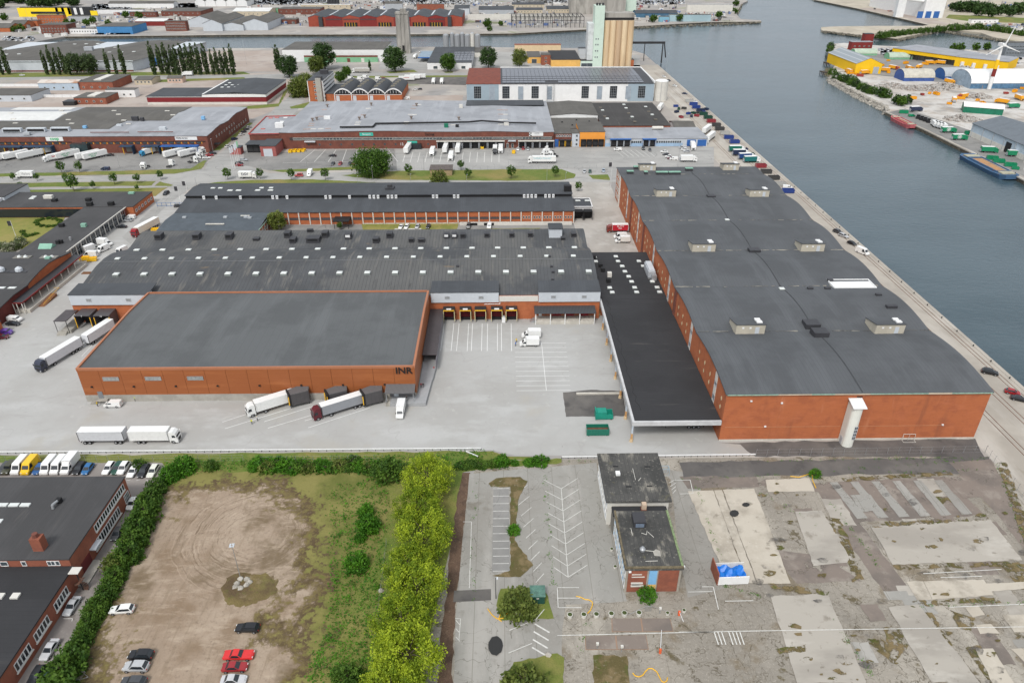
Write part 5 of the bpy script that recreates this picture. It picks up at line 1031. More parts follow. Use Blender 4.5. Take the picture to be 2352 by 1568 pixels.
# silo group
sl_ = T('grain_silo', 'tall cream grain silo of joined cylinders with mint green lift tower', 'silo', (110,735,0)); SILO = M('silo_cream', (.64,.49,.31),[('n', (.5,.36,.22),.08,.45,.62,.8,(1,1,.12)),('n', (.7,.58,.4),.1,.5,.68,.6,(1,1,.2))], rough=.85)
for i in range(5):
    for j in range(3): part('silo_cell', MB().cyl(100.2 + 5.6 * i, 729 + 5.6 * j, 0,41.2,2.95, n=16), SILO if i != 2 else M('silo_tan', (.5,.36,.23),[('n', (.4,.28,.18),.08,.45,.62,.8,(1,1,.12))], rough=.85), sl_)
part('silo_head', MB().box(98,125,728,744,41.203,47.5), WEA, sl_); part('head_window_band', MB().box(97.8,125.2,727.8,727.99,41.6,43.6), BLACK, sl_)
part('lift_tower', MB().box(87.8,96.8,724.5,740,0,53.8), MINT, sl_); part('west_wing', MB().box(82.6,87.79,728,744,0,38.5), V('wing_white', (.6,.62,.62)), sl_)
for z in (9,14.5,20,25):
    for x in (90,92): window(sl_, x, 724.48, z, 1.1,1.3, frame=GREYP)
for x in (89,91.5,94.5): part('roof_gear', MB().box(x, x + 1.6,728,731,53.803,56), DARK, sl_)
FB('f', 'orange_store', 'low orange-yellow store with dark roof beside the silo', 'store', 1266,1333,155,116,7, YELW, ROOF_K)
FB('f', 'mint_gate_house', 'low mint green gate house between the orange store and silo', 'building', 1333,1363,156,137,6.5, MINT, ROOF_K, nwin=2, win=(6,4), wz=.1, frame=LGREY)
FB('f', 'red_white_house', 'two-storey brick house with white base near the orange store', 'house', 1243,1264,150,121,9.5, BRICK_M, ROOF_O, nwin=1, win=(2,1.6), rows=2, wz=2.5)
FB('f', 'yellow_shed', 'yellow shed with grey roof and dark doorway near the trees', 'shed', 1212,1242,146,118,6, YELW, ROOF_O, nwin=1, win=(5,4), wz=.1)
FB('f', 'brick_saw_shed', 'long brick and yellow shed with round skylights on the canal bank', 'shed', 1182,1288,118,105,6.5, CREAM, BRICK_M)
FB('f', 'grey_lean_to', 'pale grey lean-to against the green silo wing', 'shed', 1328,1357,135,117,10, LGREY, ROOF_C)
FB('f', 'red_pump_house', 'small red brick pump house right of the silo', 'house', 1443,1455,155,140,7, BRICK, ROOF_O)
cv = T('conveyor_gantry', 'dark steel conveyor gantry reaching from the silo over the quay', 'gantry', (140,765,0)); put('beam', MB().box(-13,24,-1,1,16,18).mesh('beam'), DARK, cv)
for x, y in ((4,0),(22,-1.5),(22,1.5)): put('leg', MB().tube((x, y, -2 if x > 10 else 0),(x, y * .4,16),.4).mesh('leg'), DARK, cv)
put('chute', MB().tube((23.5,0,16),(26,0,3),.6).mesh('chute'), DARK, cv)
# red dock sheds across the canal
for i in range(9):
    a = -257 + 22.9 * i; bay = T('red_gable_bay', '%s gabled bay from the left of the red shed row across the canal' % ORD[i], 'shed', (a + 11.4,1096,0),0, 'red gabled sheds across the canal')
    profile_shed(bay, 1052,1140,[(a, 11.6),(a + 10,14.4),(a + 22.8,11.6)], 'y', REDP if i in (1,3,5,7) else REDO, ROOF_C, .15)
    if i not in (0,5): blk('roof_light', bay, a + 5.5,1096,12.5,5,60,.5, LGREY)
    if i in (2,4,6,7): [blk('dock_door', bay, a + 3.4 + 3.6 * k, 1051.6,0,3,.6,5, BLACK) for k in range(5)]; [blk('bumper', bay, a + 5.2 + 3.6 * k, 1051.3,0,.5,.4,5, YEL) for k in range(4)]
    if i in (0,8): blk('stair_tower', bay, a + 17 if i == 0 else a + 6,1050,0,5,4,12.5, ANTH)
    if i in (1,2,3,7): windows(bay, a + 1, a + 22,8,1051.9,8.2,1.8,1.4, frame=DARK)
def HG(label, uL, uR, vb, vt, h, rise, wall=LGREY, roof=ROOF_O, ridge='y'): return FB(ridge, 'canal_hangar', label, 'hangar', uL, uR, vb, vt, h, wall, roof, rise, group=None)
HG('grey hangar with dark gable roof left of the red sheds', 560,616,70,36,9,5)
HG('leftmost of the light grey hangars beyond the canal', 436,488,63,33,9,5)
HG('middle light grey hangar with long dark roof beyond the canal', 468,512,72,36,9,5)
HG('low light grey hangar between two gabled hangars', 510,560,71,40,7,3)
FB('f', 'brown_block', 'small brown-ended block right of the grey hangars', 'building', 648,681,56,42,6, BRICK_D, ROOF_O)
FB('f', 'dark_brick_block', 'four-storey dark brick block beside the grey hangars', 'building', 382,430,72,47,12, BRICK_D, ROOF_O, nwin=10, rows=3, wz=2)
FB('f', 'blue_shed', 'bright blue shed with grey roof beyond the canal', 'shed', 226,306,79,52,9, V('shed_blue', (.06,.22,.45),.1), ROOF_O)
FB('f', 'long_white_block', 'long low white block left of the blue shed', 'building', 138,226,78,64,6, WHITE, ROOF_O, nwin=14, wz=2)
FB('x', 'red_white_roofs', 'red shed with pale roof behind the blue shed', 'shed', 312,382,60,44,6, REDP, ROOF_W)
FB('f', 'brick_factory', 'red brick factory block with many windows on the far left', 'factory', 90,150,57,34,12, BRICK, ROOF_O, nwin=9, rows=2, wz=3)
FB('f', 'brick_corner_block', 'dark brick corner block near the end of the canal', 'building', 97,156,79,52,11, BRICK_D, ROOF_O, nwin=8, rows=2, wz=2.5)
FB('x', 'brick_cottage', 'leftmost low brick house with grey roof on the far bank', 'house', -20,24,74,58,5, BRICK, ROOF_O, 4)
FB('x', 'brick_cottage', 'second low brick house with grey roof on the far bank', 'house', 26,58,66,52,5, BRICK, ROOF_O, 4)
FB('f', 'small_brick_hall', 'small red brick hall between cottages and brick factory', 'hall', 44,88,61,46,7, BRICK, ROOF_O)
bb = FB('f', 'black_yellow_showroom', 'long black building with bright yellow front section far left', 'building', 52,212,39,17,13, V('showroom_black', (.03,.032,.036),.2, rough=.3), ROOF_C, nwin=0)
blk('yellow_front', bb, bb['x0'] + 35, bb['y0'] - .3,0,78,.5,12, V('bright_yellow', (.85,.62,.02),.04)); blk('glass_strip', bb, bb['x0'] + 40, bb['y0'] - .7,4,50,.3,3, GLASS)
blk('yellow_box', bb, bb['x0'] + 108, bb['y0'] - .7,0,10,1,8, V('bright_yellow', (.85,.62,.02)))
for k in range(5): blk('banner', bb, bb['x1'] - 14 - 9 * k, bb['y0'] - .4,3,4,.3,9, WHITE)
FAR = [('x', 'long_grey_shed', 'long grey-roofed shed behind the white car lot', 251,400,19,6,7, WHITE, ROOF_O),('f', 'white_low_hall', 'low white hall with small windows in the far left field', 225,330,32,24,6, WHITE, ROOF_O),
       ('f', 'grey_workshop', 'grey flat workshop beside the brick factory', 160,226,50,36,7, GREYP, ROOF_O),('f', 'dark_brick_row', 'low dark brick row behind the blue shed', 300,360,40,28,7, BRICK_D, ROOF_O),
       ('f', 'wide_dark_roof', 'wide dark-roofed shed behind the grey hangars', 372,462,38,18,7, BRICK_D, ROOF_O),('x', 'ochre_roof_shed', 'ochre shed with pale roof at far centre left', 536,620,40,20,8, BEIGE, ROOF_W),
       ('f', 'green_far_shed', 'green walled shed left of the red shed row', 597,640,34,18,9, GREENW, ROOF_O),('f', 'brown_long_shed', 'long brown shed behind the red shed row', 640,736,34,16,8, BRICK_D, ROOF_O),
       ('f', 'ochre_long_shed', 'long ochre shed with flat roof in the far centre', 692,805,22,11,7, BEIGE, ROOF_W),('x', 'grey_mill', 'grey gabled mill behind the red sheds', 885,925,26,10,11, GREYP, ROOF_O),
       ('f', 'brick_mill', 'reddish mill block with turret behind the red sheds', 958,1020,24,13,9, BRICK_M, ROOF_O),('x', 'slate_roof_hall', 'slate roofed hall at the right end of the red sheds', 1044,1078,36,14,10, LGREY, ROOF_C),
       ('x', 'bluegrey_roof_yard', 'blue-grey roofed yard building behind the steel frame', 1100,1180,34,16,7, GREYP, ROOF_C),
       ('x', 'barrack_row', 'upper row of beige barracks behind the steel frame', 1176,1250,20,10,6, BEIGE, ROOF_C),('x', 'barrack_row', 'lower left row of beige barracks behind the steel frame', 1186,1246,33,22,6, BEIGE, ROOF_C),('x', 'barrack_row', 'lower right row of beige barracks with red roof', 1256,1308,31,16,6, BEIGE, ROOF_C),
       ('f', 'concrete_granary', 'huge grey concrete granary behind the cream silo', 1308,1436,33,-14,26, WEA, ROOF_O),('f', 'mint_granary', 'mint green granary wing right of the concrete granary', 1424,1460,31,-20,30, MINT, ROOF_G),
       ('x', 'dark_dock_shed', 'low dark dock shed with blue edge across the water', 1460,1556,41,26,6, V('blue_edge', (.06,.14,.22)), ROOF_C),('f', 'white_quay_hall', 'white hall with pale grey roof on the far pier', 1577,1682,28,10,11, OFFW, ROOF_G),
       ('f', 'striped_quay_shed', 'long pale blue striped shed on the far quay', 1537,1632,50,42,9, V('stripe_blue', (.35,.48,.52),.15,.03), ROOF_O),('f', 'blue_container_block', 'blue block at the end of the striped shed', 1514,1536,51,43,7, V('stripe_blue2', (.2,.4,.5)), ROOF_O)]
for st, nm, lb_, a, b, vb, vt, h, w, r in FAR: FB(st, nm, lb_, 'building', a, b, vb, vt, h, w, r, 3, nwin=(8 if w in (BEIGE, BRICK_D) else 0))
for k in range(5): FB('y', 'sawtooth_shed', '%s white sawtooth gable from the left at the far edge' % ORD[k], 'shed', 449 + 24 * k, 472 + 24 * k, 15,-2,8, WHITE, ROOF_O, 5, group='white sawtooth sheds')
for k in range(4):
    x, y = G(757 + 6.5 * k, 17); t = T('black_silo', '%s slim black silo from the left at the far edge' % ORD[k], 'silo', (x, y, 0),0, 'slim black silos'); put('shell', MB().cyl(0,0,0,26,3.2, n=12).mesh('shell'), ANTH, t); put('cone', MB().cyl(0,0,26.003,28,3.2,.6,12).mesh('cone'), ANTH, t)
# bare steel frame of a hall under construction
sf = T('steel_frame_hall', 'bare dark steel frame of a hall without walls across the canal', 'steel frame', (70,1080,0))
fx0, fx1, fy0 = GX(1176,66), GX(1336,58), GY(1250,64)
for i in range(17):
    x = fx0 + (fx1 - fx0) * i / 16
    for y in (fy0, fy0 + 45): part('column', MB().box(x - .3, x + .3, y - .3, y + .3,0,13), DARK, sf)
    part('rafter', MB().box(x - .25, x + .25, fy0 + .31, fy0 + 44.7,12.2,13), DARK, sf)
for y in (fy0, fy0 + 45):
    for z in (8.5,12.9): part('rail', MB().box(fx0, fx1, y - .6, y - .31, z, z + .5), DARK, sf)
part('white_wall', MB().box(fx0 - 60, fx1, fy0 + 46, fy0 + 47,5,12), OFFW, sf)
# ------------------------------------------------------------------ middle left yard buildings
rwb = T('red_white_depot', 'long dark red depot with white band and dark roof behind the brick depot', 'depot', (-215,600,0))
part('red_wall', MB().prism([(-268,567),(-178,567),(-178,626),(-226,626),(-226,600),(-268,600)],1.8,5.4), V('dark_red', (.2,.02,.025),.1), rwb); part('base', MB().prism([(-268.1,566.9),(-177.9,566.9),(-177.9,626),(-226,626),(-226,600),(-268.1,600)],0,1.79), OFFW, rwb); part('white_band', MB().box(-226,-177.8,566.7,626.2,5.41,7.6), WHITE, rwb); part('band_low', MB().box(-268.2,-226.1,566.7,600,5.41,5.9), WHITE, rwb)
part('roof', ribbon([(-226.3,7.5),(-202,9.0),(-177.6,7.6)],566.5,626.5,.3, 'y'), ROOF_C, rwb); part('low_roof', MB().box(-268.4,-226.4,566.5,600,5.903,6.2), ROOF_C, rwb)
for k in range(9): skylight(rwb, -218 + 5 * (k % 4),590 + 9 * (k // 4),8.0,2.4,2,.3)
MIDL = [('f', 'open_garage', 'dark flat-roofed open garage with white doors at the left edge', -40,74,234,203,5, LGREY, ROOF_O),('x', 'blue_gable_hall', 'pale blue hall with rusty white roof in the left yard', 92,182,208,184,6, V('pale_blue_hall', (.42,.5,.58),.08), M('rust_white', (.55,.5,.45),[('n', (.35,.17,.09),.05,.5,.62,.9)], rough=.8)),
        ('f', 'brick_long_hall', 'brick hall with grey roof and long white rooflight in the left yard', 182,262,207,171,6.5, BRICK_M, ROOF_O),('f', 'brick_workshop_hall', 'low brick workshop with glass ridge light behind the depot', 173,246,240,212,5, BRICK_M, ROOF_O),
        ('f', 'white_garage', 'white garage block with rounded corner behind the brick workshop', 246,312,224,203,6, WHITE, ROOF_O),('x', 'timber_hut', 'dark timber hut with grey roof in the pink yard', 311,350,195,175,4, BEIGE, ROOF_O),('x', 'pale_pink_hut', 'small pale pink hut with white windows in the pink yard', 386,420,191,177,4, V('pale_pink', (.55,.4,.32)), ROOF_O)]
for st, nm, lb_, a, b, vb, vt, h, w, r in MIDL:
    o = FB(st, nm, lb_, 'building', a, b, vb, vt, h, w, r, 1.5, nwin=4, wz=1.5)
    if nm in ('brick_long_hall', 'brick_workshop_hall'): blk('ridge_light', o, (o['x0'] + o['x1']) / 2,(o['y0'] + o['y1']) / 2, h, 6,(o['y1'] - o['y0']) * .7,.8, OFFW)
FB('f', 'dark_small_hut', 'small dark flat hut beside the brick workshop', 'hut', 146,172,243,236,3, DARK, ROOF_C)
fw = T('white_board_fence', 'long white board fence in the left yard', 'fence', (-330,640,0))
for k in range(24): put('board', boxmesh(6.4,.2,2.2), WHITE, fw, (-150 + 6.6 * k, 0,0) if k < 14 else (-60 + 6.6 * (k - 14),-45,0))
sb_ = T('brick_substation', 'tan brick substation with corrugated roof on the grass strip', 'substation', (0,0,0)); bx0, by0 = G(988,404); bx1 = GX(1038,404); sb_.location = ((bx0 + bx1) / 2, by0 + 4,0)
part('wall', MB().box(bx0, bx1, by0, by0 + 9,0,3.2), V('tan_brick', (.35,.26,.15),.15), sb_); part('roof', MB().box(bx0 - .3, bx1 + .3, by0 - .3, by0 + 9.3,3.203,3.5), V('roof_brownish', (.12,.1,.09),.3,.8), sb_)
# ------------------------------------------------------------------ east bank
ey = T('yellow_long_depot', 'long angled depot with yellow fascia and grey roof on the east bank', 'depot', (500,700,0)); YB_ = V('bright_yellow', (.85,.62,.02))
YW = V('depot_yellow', (.8,.48,.01),.05)
e1, e2, e3 = G(2046,131), G(2190,152), G(2311,165)
def slab_between(a, b, depth, z0, z1, mat, nm, root, off=0.0):
    a, b = Vector(a), Vector(b); d = (b - a).normalized(); n = Vector((-d.y, d.x)); a = a + n * off; b = b + n * off
    part(nm, MB().prism([tuple(a), tuple(b), tuple(b + n * depth), tuple(a + n * depth)], z0, z1), mat, root)
slab_between(e1, e2,34,0,7.5, CONC_D, 'open_bay', ey, 6); slab_between(e1, e2,1,5.2,8.6, YW, 'fascia', ey); slab_between(e1, e2,42,8.61,9.0, ROOF_G, 'roof', ey, -.5)
slab_between(e2, e3,36,0,8.4, YW, 'yellow_block', ey); slab_between(e2, e3,37,8.41,8.8, ROOF_G, 'roof', ey, -.5)
for k in range(9): p = Vector(e1).lerp(Vector(e2), k / 9); part('bay_column', MB().box(p.x - .3, p.x + .3, p.y + 1.2, p.y + 1.8,0,5.2), DARK, ey)
for k in range(4): p = Vector(e2).lerp(Vector(e3),.15 + .22 * k); part('gate', MB().box(p.x - 1.6, p.x + 1.6, p.y - 1.2, p.y + .3,0,4.6), WHITE, ey)
yg = FB('y', 'yellow_gable_shed', 'steep yellow shed with striped grey roof by the water on the east bank', 'shed', 1962,2022,170,121,9, YW, M('striped_metal', (.25,.28,.3),[('l', (.42,.44,.45), 'X', 5,.5,.8)], rough=.5),5); blk('gate', yg, yg['x1'] - 5, yg['y0'] - .1,0,5,.3,6, GREYP)
FB('f', 'crimson_block', 'crimson block with stepped roof at the tip of the east bank', 'building', 1952,2000,122,102,11, REDP, ROOF_G, nwin=4, wz=6); FB('f', 'crimson_turret', 'taller crimson turret with grey roof beside the crimson block', 'building', 1980,2000,117,92,17, REDP, ROOF_C)
def barrel(nm, label, uL, uR, vb, depth, h, wall, roof, end=None):
    x0, x1 = GX(uL, vb), GX(uR, vb); y0 = GY((uL + uR) / 2, vb); r = T(nm, label, 'shed', ((x0 + x1) / 2, y0,0))
    pf = [(y0 + depth * (1 - math.cos(math.pi * k / 10)) / 2, h * .35 + h * .65 * math.sin(math.pi * k / 10)) for k in range(11)]
    profile_shed(r, x0, x1, pf, 'x', wall, roof, .2, gable=end); return r
barrel('green_barrel_shed', 'green barrel-roofed shed behind the yellow gable shed', 1963,2014,128,12,6, GREENW, V('pale_green', (.4,.48,.38)))
barrel('green_barrel_shed', 'green barrel-roofed shed in front of the yellow depot', 2042,2096,137,12,6, GREENW, V('pale_green', (.4,.48,.38)))
barrel('blue_tent_shed', 'blue tent shed with pale roof in the recycling yard', 2075,2145,187,18,9, V('tent_blue', (.05,.1,.3)), V('tent_roof', (.5,.47,.4)))
barrel('grey_tent_shed', 'grey barrel shed between two blue tents', 2168,2228,184,18,9, BLUE, GREYP)
barrel('white_tent_hall', 'big blue and white tent hall at the right edge of the recycling yard', 2226,2420,204,30,13, V('tent_blue2', (.1,.2,.32),.3), WHITE, V('tent_end', (.3,.38,.46),.2))
gt = T('green_shed_white_roof', 'long green shed with white gable roof on the east bank', 'shed', (*G(2256,262),0), R(-24)); gl_ = 25.0
put('wall', MB().box(-gl_ / 2, gl_ / 2,0,12,0,4.5).mesh('wall'), GREENP, gt); put('roof', ribbon([(-.4,4.5),(6,6.6),(12.4,4.5)],-gl_ / 2 - .4, gl_ / 2 + .4,.3, 'x').mesh('roof'), WHITE, gt)
qg = T('grey_quay_warehouse', 'pale blue-grey warehouse with grey gable roof at the right edge', 'warehouse', (*G(2226,312),0), math.atan2(dq.y, dq.x))
put('wall', MB().box(0,130,0,34,0,8).mesh('wall'), V('pale_steel', (.42,.5,.57),.08), qg); put('roof', ribbon([(-.5,8),(17,12.5),(34.5,8)],-.6,130.6,.35, 'x').mesh('roof'), V('steel_roof', (.14,.16,.18),.12), qg); put('dado', MB().box(-.1,130,-.12,-.004,0,3).mesh('dado'), OFFW, qg)
for k in range(9): put('bay_post', boxmesh(.35,.3,8), GREYP, qg, (2 + 11 * k, -.16,0))
put('doorway', boxmesh(5,.2,6), BLACK, qg, (40,-.22,0)); put('roof_light', boxmesh(7,1.4,.4), WHITE, qg, (36,20,11.7)); put('roof_light', boxmesh(7,1.4,.4), WHITE, qg, (56,20,11.7))
FB('f', 'grey_office_cube', 'dark grey office cube with window bands at the right edge', 'office', 2305,2400,131,104,14, V('cube_grey', (.16,.18,.2),.1), ROOF_O, nwin=14, rows=3, wz=3, win=(3,1.4), frame=GREYP)
cw = FB('f', 'white_cement_silo', 'tall white cement silo block with blue doors on the far right quay', 'silo', 2118,2164,42,-46,40, WHITE, ROOF_W)
for k in range(3): blk('blue_door', cw, cw['x1'] - 10 - 12 * k, cw['y0'] - .3,0,8,.6,9, BLUE)
w2 = FB('f', 'white_lift_tower', 'slim white tower joined by a tube to the cement silo', 'tower', 2056,2074,40,4,32, WHITE, ROOF_W); part('transfer_tube', MB().path([(w2['x1'], w2['y0'] + 6,24),(cw['x0'], cw['y0'] + 6,22)],2.0,8), WHITE, w2)
FB('f', 'white_gate_office', 'low white office on the green lawn at the far right', 'office', 2230,2292,54,45,5, WHITE, ROOF_O, nwin=5, wz=1.5)
sheet('far_lawn', px([(2180,34),(2360,42),(2352,54),(2230,50),(2172,42)]), GRASS, .06); sheet('far_pier_road', px([(1974,20),(2070,40),(2134,56),(2180,56),(2110,34),(2000,18)]), PINK, .03)
sheet('spit_sand', px([(1920,63),(2014,61.5),(2115,61),(2080,72),(2010,80),(1940,72)]), SAND, .05,(6,1.0)); sheet('east_road', px([(1936,126),(1960,118),(1990,121),(2352,160),(2352,215),(2300,205),(1940,165)]), ASPH, .03,(6,.8)); sheet('east_quay_apron', px([(2038,258),(2080,250),(2230,300),(2352,350),(2352,405),(2226,344),(2134,300)]), ASPH, .035,(5,.4))
# wind turbine
wt = T('wind_turbine', 'white wind turbine with yellow and red banded foot on the east bank', 'wind turbine', (*G(2271,205),0)); HT = hgt(2271,205,107,2301)
put('mast', MB().cyl(0,0,9, HT, 1.5,.8,14).mesh('mast'), WHITE, wt); put('red_band', MB().cyl(0,0,4.5,9,1.55,1.5,14).cyl(0,0,0,4.5,1.6,1.55,14).mesh('red_band'), WHITE, wt)
put('red_ring', MB().cyl(0,0,10,16,1.53,1.48,14).mesh('red_ring'), REDP, wt); put('yellow_ring', MB().cyl(0,0,16,23,1.48,1.36,14).mesh('yellow_ring'), YW, wt)
put('nacelle', MB().box(-1.2,1.2,-2,4.4, HT, HT + 2.4).mesh('nacelle'), WHITE, wt); put('hub', MB().cyly(0, HT + 1.2,-3.4,-2.003,1.0,10).mesh('hub'), WHITE, wt)
for a in (15,110,240):
    d = Vector((math.sin(R(a)),0, math.cos(R(a)))); q = d.cross(Vector((0,1,0))); c = Vector((0,-2.8, HT + 1.2))
    vs = [c + d * .9 + q * .4, c + d * .9 - q * .4, c + d * 3 - q * .7, c + d * 15 - q * .15, c + d * 15 + q * .1, c + d * 3 + q * .35]
    put('blade', MB().add(vs + [v + Vector((0,.3,0)) for v in vs],[(0,1,2,3,4,5),(11,10,9,8,7,6)] + [(i, (i + 1) % 6,6 + (i + 1) % 6,6 + i) for i in range(6)]).mesh('blade'), WHITE, wt)
# timber jetties
for k, (u, v) in enumerate(((1906,133),(1902,147),(1894,168))):
    x, y = G(u, v, -1); j = T('timber_jetty', '%s old timber jetty from the far end of the east bank tip' % ORD[k], 'jetty', (x, y, 0),0, 'old timber jetties')
    put('deck', MB().box(-2,20,-.8,.8,-.4,.1).box(-3.5,1,-4,4,-.3,.3).mesh('deck'), V('old_timber', (.06,.045,.035)), j)
    for px_ in (-3,.5): [put('pile', MB().cyl(px_, q, -4.5,.6,.35, n=6).mesh('pile'), V('old_timber', (.06,.045,.035)), j) for q in (-3.5,0,3.5)]
# barges
def barge(label, u, v, L, W, hull, hold, ang):
    t = T('cargo_barge', label, 'barge', (*G(u, v, -2.3),-2.3), ang)
    def sec(x, w, z0, z1): return [(x, -w * .85, z0),(x, w * .85, z0),(x, w, z1),(x, -w, z1)]
    put('hull', MB().loft([sec(-L / 2, W * .3,.6,2.9), sec(-L / 2 + 2, W * .48,-.3,2.5), sec(-L / 4, W / 2,-.5,2.2), sec(L / 4, W / 2,-.5,2.2), sec(L / 2 - 3, W * .46,-.4,2.6), sec(L / 2, W * .3,.8,3.2)]).mesh('hull'), hull, t)
    put('coaming', MB().box(-L * .32, L * .32,-W * .36,-W * .3,2.2,3.1).box(-L * .32, L * .32, W * .3, W * .36,2.2,3.1).box(-L * .32,-L * .3,-W * .3, W * .3,2.2,3.1).box(L * .3, L * .32,-W * .3, W * .3,2.2,3.1).mesh('coaming'), hull, t)
    put('hold_floor', MB().box(-L * .299, L * .299,-W * .299, W * .299,2.25,2.4).mesh('hold_floor'), hold, t)
    put('fore_deck', MB().box(-L * .44,-L * .33,-W * .33, W * .33,2.55,3.0).mesh('fore_deck'), V('deck_pale', (.4,.38,.28),.2,.6), t); put('aft_deck', MB().box(L * .33, L * .43,-W * .3, W * .3,2.6,3.1).mesh('aft_deck'), V('deck_pale', (.4,.38,.28)), t)
    for s in (-1,1): put('bollard', MB().cyl(s * L * .42, W * .3,2.6,3.6,.2, n=6).mesh('bollard'), DARK, t)
ang = math.atan2(dq.y, dq.x)
barge('rusty blue barge with ochre hold moored at the right quay', 2268,388,44,12, M('barge_blue', (.05,.11,.2),[('n', (.22,.1,.05),.3,.55,.68,.8)], rough=.7), M('hold_rust', (.4,.22,.1),[('n', (.28,.17,.11),.3,.45,.65,.8),('n', (.5,.36,.25),.8,.55,.7,.6)], rough=.9), ang)
barge('small faded red barge moored at the right quay', 2073,286,28,7, M('barge_red', (.42,.1,.11),[('n', (.5,.25,.24),.4,.5,.68,.7)], rough=.7), M('hold_red', (.3,.1,.06),[('n', (.4,.2,.1),.5,.5,.65,.8)], rough=.9), ang)
# ------------------------------------------------------------------ vehicles: templates of shared meshes, spawned one by one
HEAD = M('headlamp', (.7,.72,.72), rough=.15); TAIL = M('tail_lamp', (.35,.01,.01), rough=.25); PLATE = WHITE
def wheel_parts(xs, r, hw, w=.24):
    k = ('wheel', r, w)
    if k not in _bm:
        _bm[k] = (MB().cyly(0,0,-w / 2, w / 2, r, 14).mesh('wheel'), MB().cyly(0,0,-w / 2 - .012, w / 2 + .012, r * .6,10).mesh('rim'))
    return [('wheel', _bm[k][0], TYRE, (x, s * (hw - w / 2 + .02), r),[('rim', _bm[k][1], RIM, (0,0,0))]) for x in xs for s in (-1,1)]
def quad(pts): return MB().add(pts, [(0,1,2,3)])
def car_tpl(L, W, H, cowl, roof_f, roof_r, tail, belt=.95, bonnet=.72, deck=None):
    """cowl/roof_f/roof_r/tail: x of windscreen foot, roof front, roof rear, rear window foot (from the middle, + is forward)"""
    h = W / 2; a, b = -L / 2, L / 2; dk = deck if deck else belt
    def sec(x, w, zt, zb=.28): return [(x, -w * .9, zb),(x, w * .9, zb),(x, w, .55 * (zt + zb)),(x, w * .94, zt),(x, -w * .94, zt),(x, -w, .55 * (zt + zb))]
    body = MB().loft([sec(a, h * .82, dk - .22,.36), sec(a + .12, h * .93, dk - .03), sec(tail, h, dk if tail < -L * .3 else belt), sec(0, h, belt), sec(cowl, h, belt - .03), sec(b - .35, h * .95, bonnet + .1), sec(b - .1, h * .86, bonnet - .06,.32), sec(b, h * .76, bonnet - .2,.38)])
    g0, g1, rz = h * .92, h * .74, H
    vs = [(cowl, -g0, belt - .04),(cowl, g0, belt - .04),(tail, g0, belt - .04),(tail, -g0, belt - .04),(roof_f, -g1, rz - .03),(roof_f, g1, rz - .03),(roof_r, g1, rz),(roof_r, -g1, rz),((roof_f + roof_r) / 2,-g1, rz + .03),((roof_f + roof_r) / 2, g1, rz + .03)]
    body.add(vs, [(0,1,5,4),(2,3,7,6),(4,5,9,8),(8,9,6,7),(0,4,8,7,3),(1,2,6,9,5)])
    def lp(p, q, t): return tuple(p[i] + (q[i] - p[i]) * t for i in range(3))
    def glass(i0, i1, i2, i3, out, m=.09):
        q = [vs[i] for i in (i0, i1, i2, i3)]; c = tuple(sum(p[k] for p in q) / 4 for k in range(3)); q = [lp(p, c, m) for p in q]
        return quad([tuple(p[k] + out[k] for k in range(3)) for p in q])
    P_ = [('body', body.mesh('body'), 'body', (0,0,0),[]),('windscreen', glass(0,1,5,4,(.02,0,.015)).mesh('windscreen'), GLASS, (0,0,0),[]),('rear_window', glass(3,2,6,7,(-.02,0,.015)).mesh('rear_window'), GLASS, (0,0,0),[])]
    for s, (i0, i1, i2, i3) in ((-1,(0,4,7,3)),(1,(1,5,6,2))): P_.append(('side_window', glass(i0, i1, i2, i3,(0, s * .015,.005),.14).mesh('side_window'), GLASS, (0,0,0),[]))
    for s in (-1,1):
        P_.append(('headlight', boxmesh(.12,.36,.14), HEAD, (b - .1, s * h * .62, bonnet - .18),[])); P_.append(('tail_light', boxmesh(.08,.2,.3), TAIL, (a + .03, s * h * .7, dk - .42),[]))
    return P_ + wheel_parts((b - L * .185, a + L * .185),.33, h)
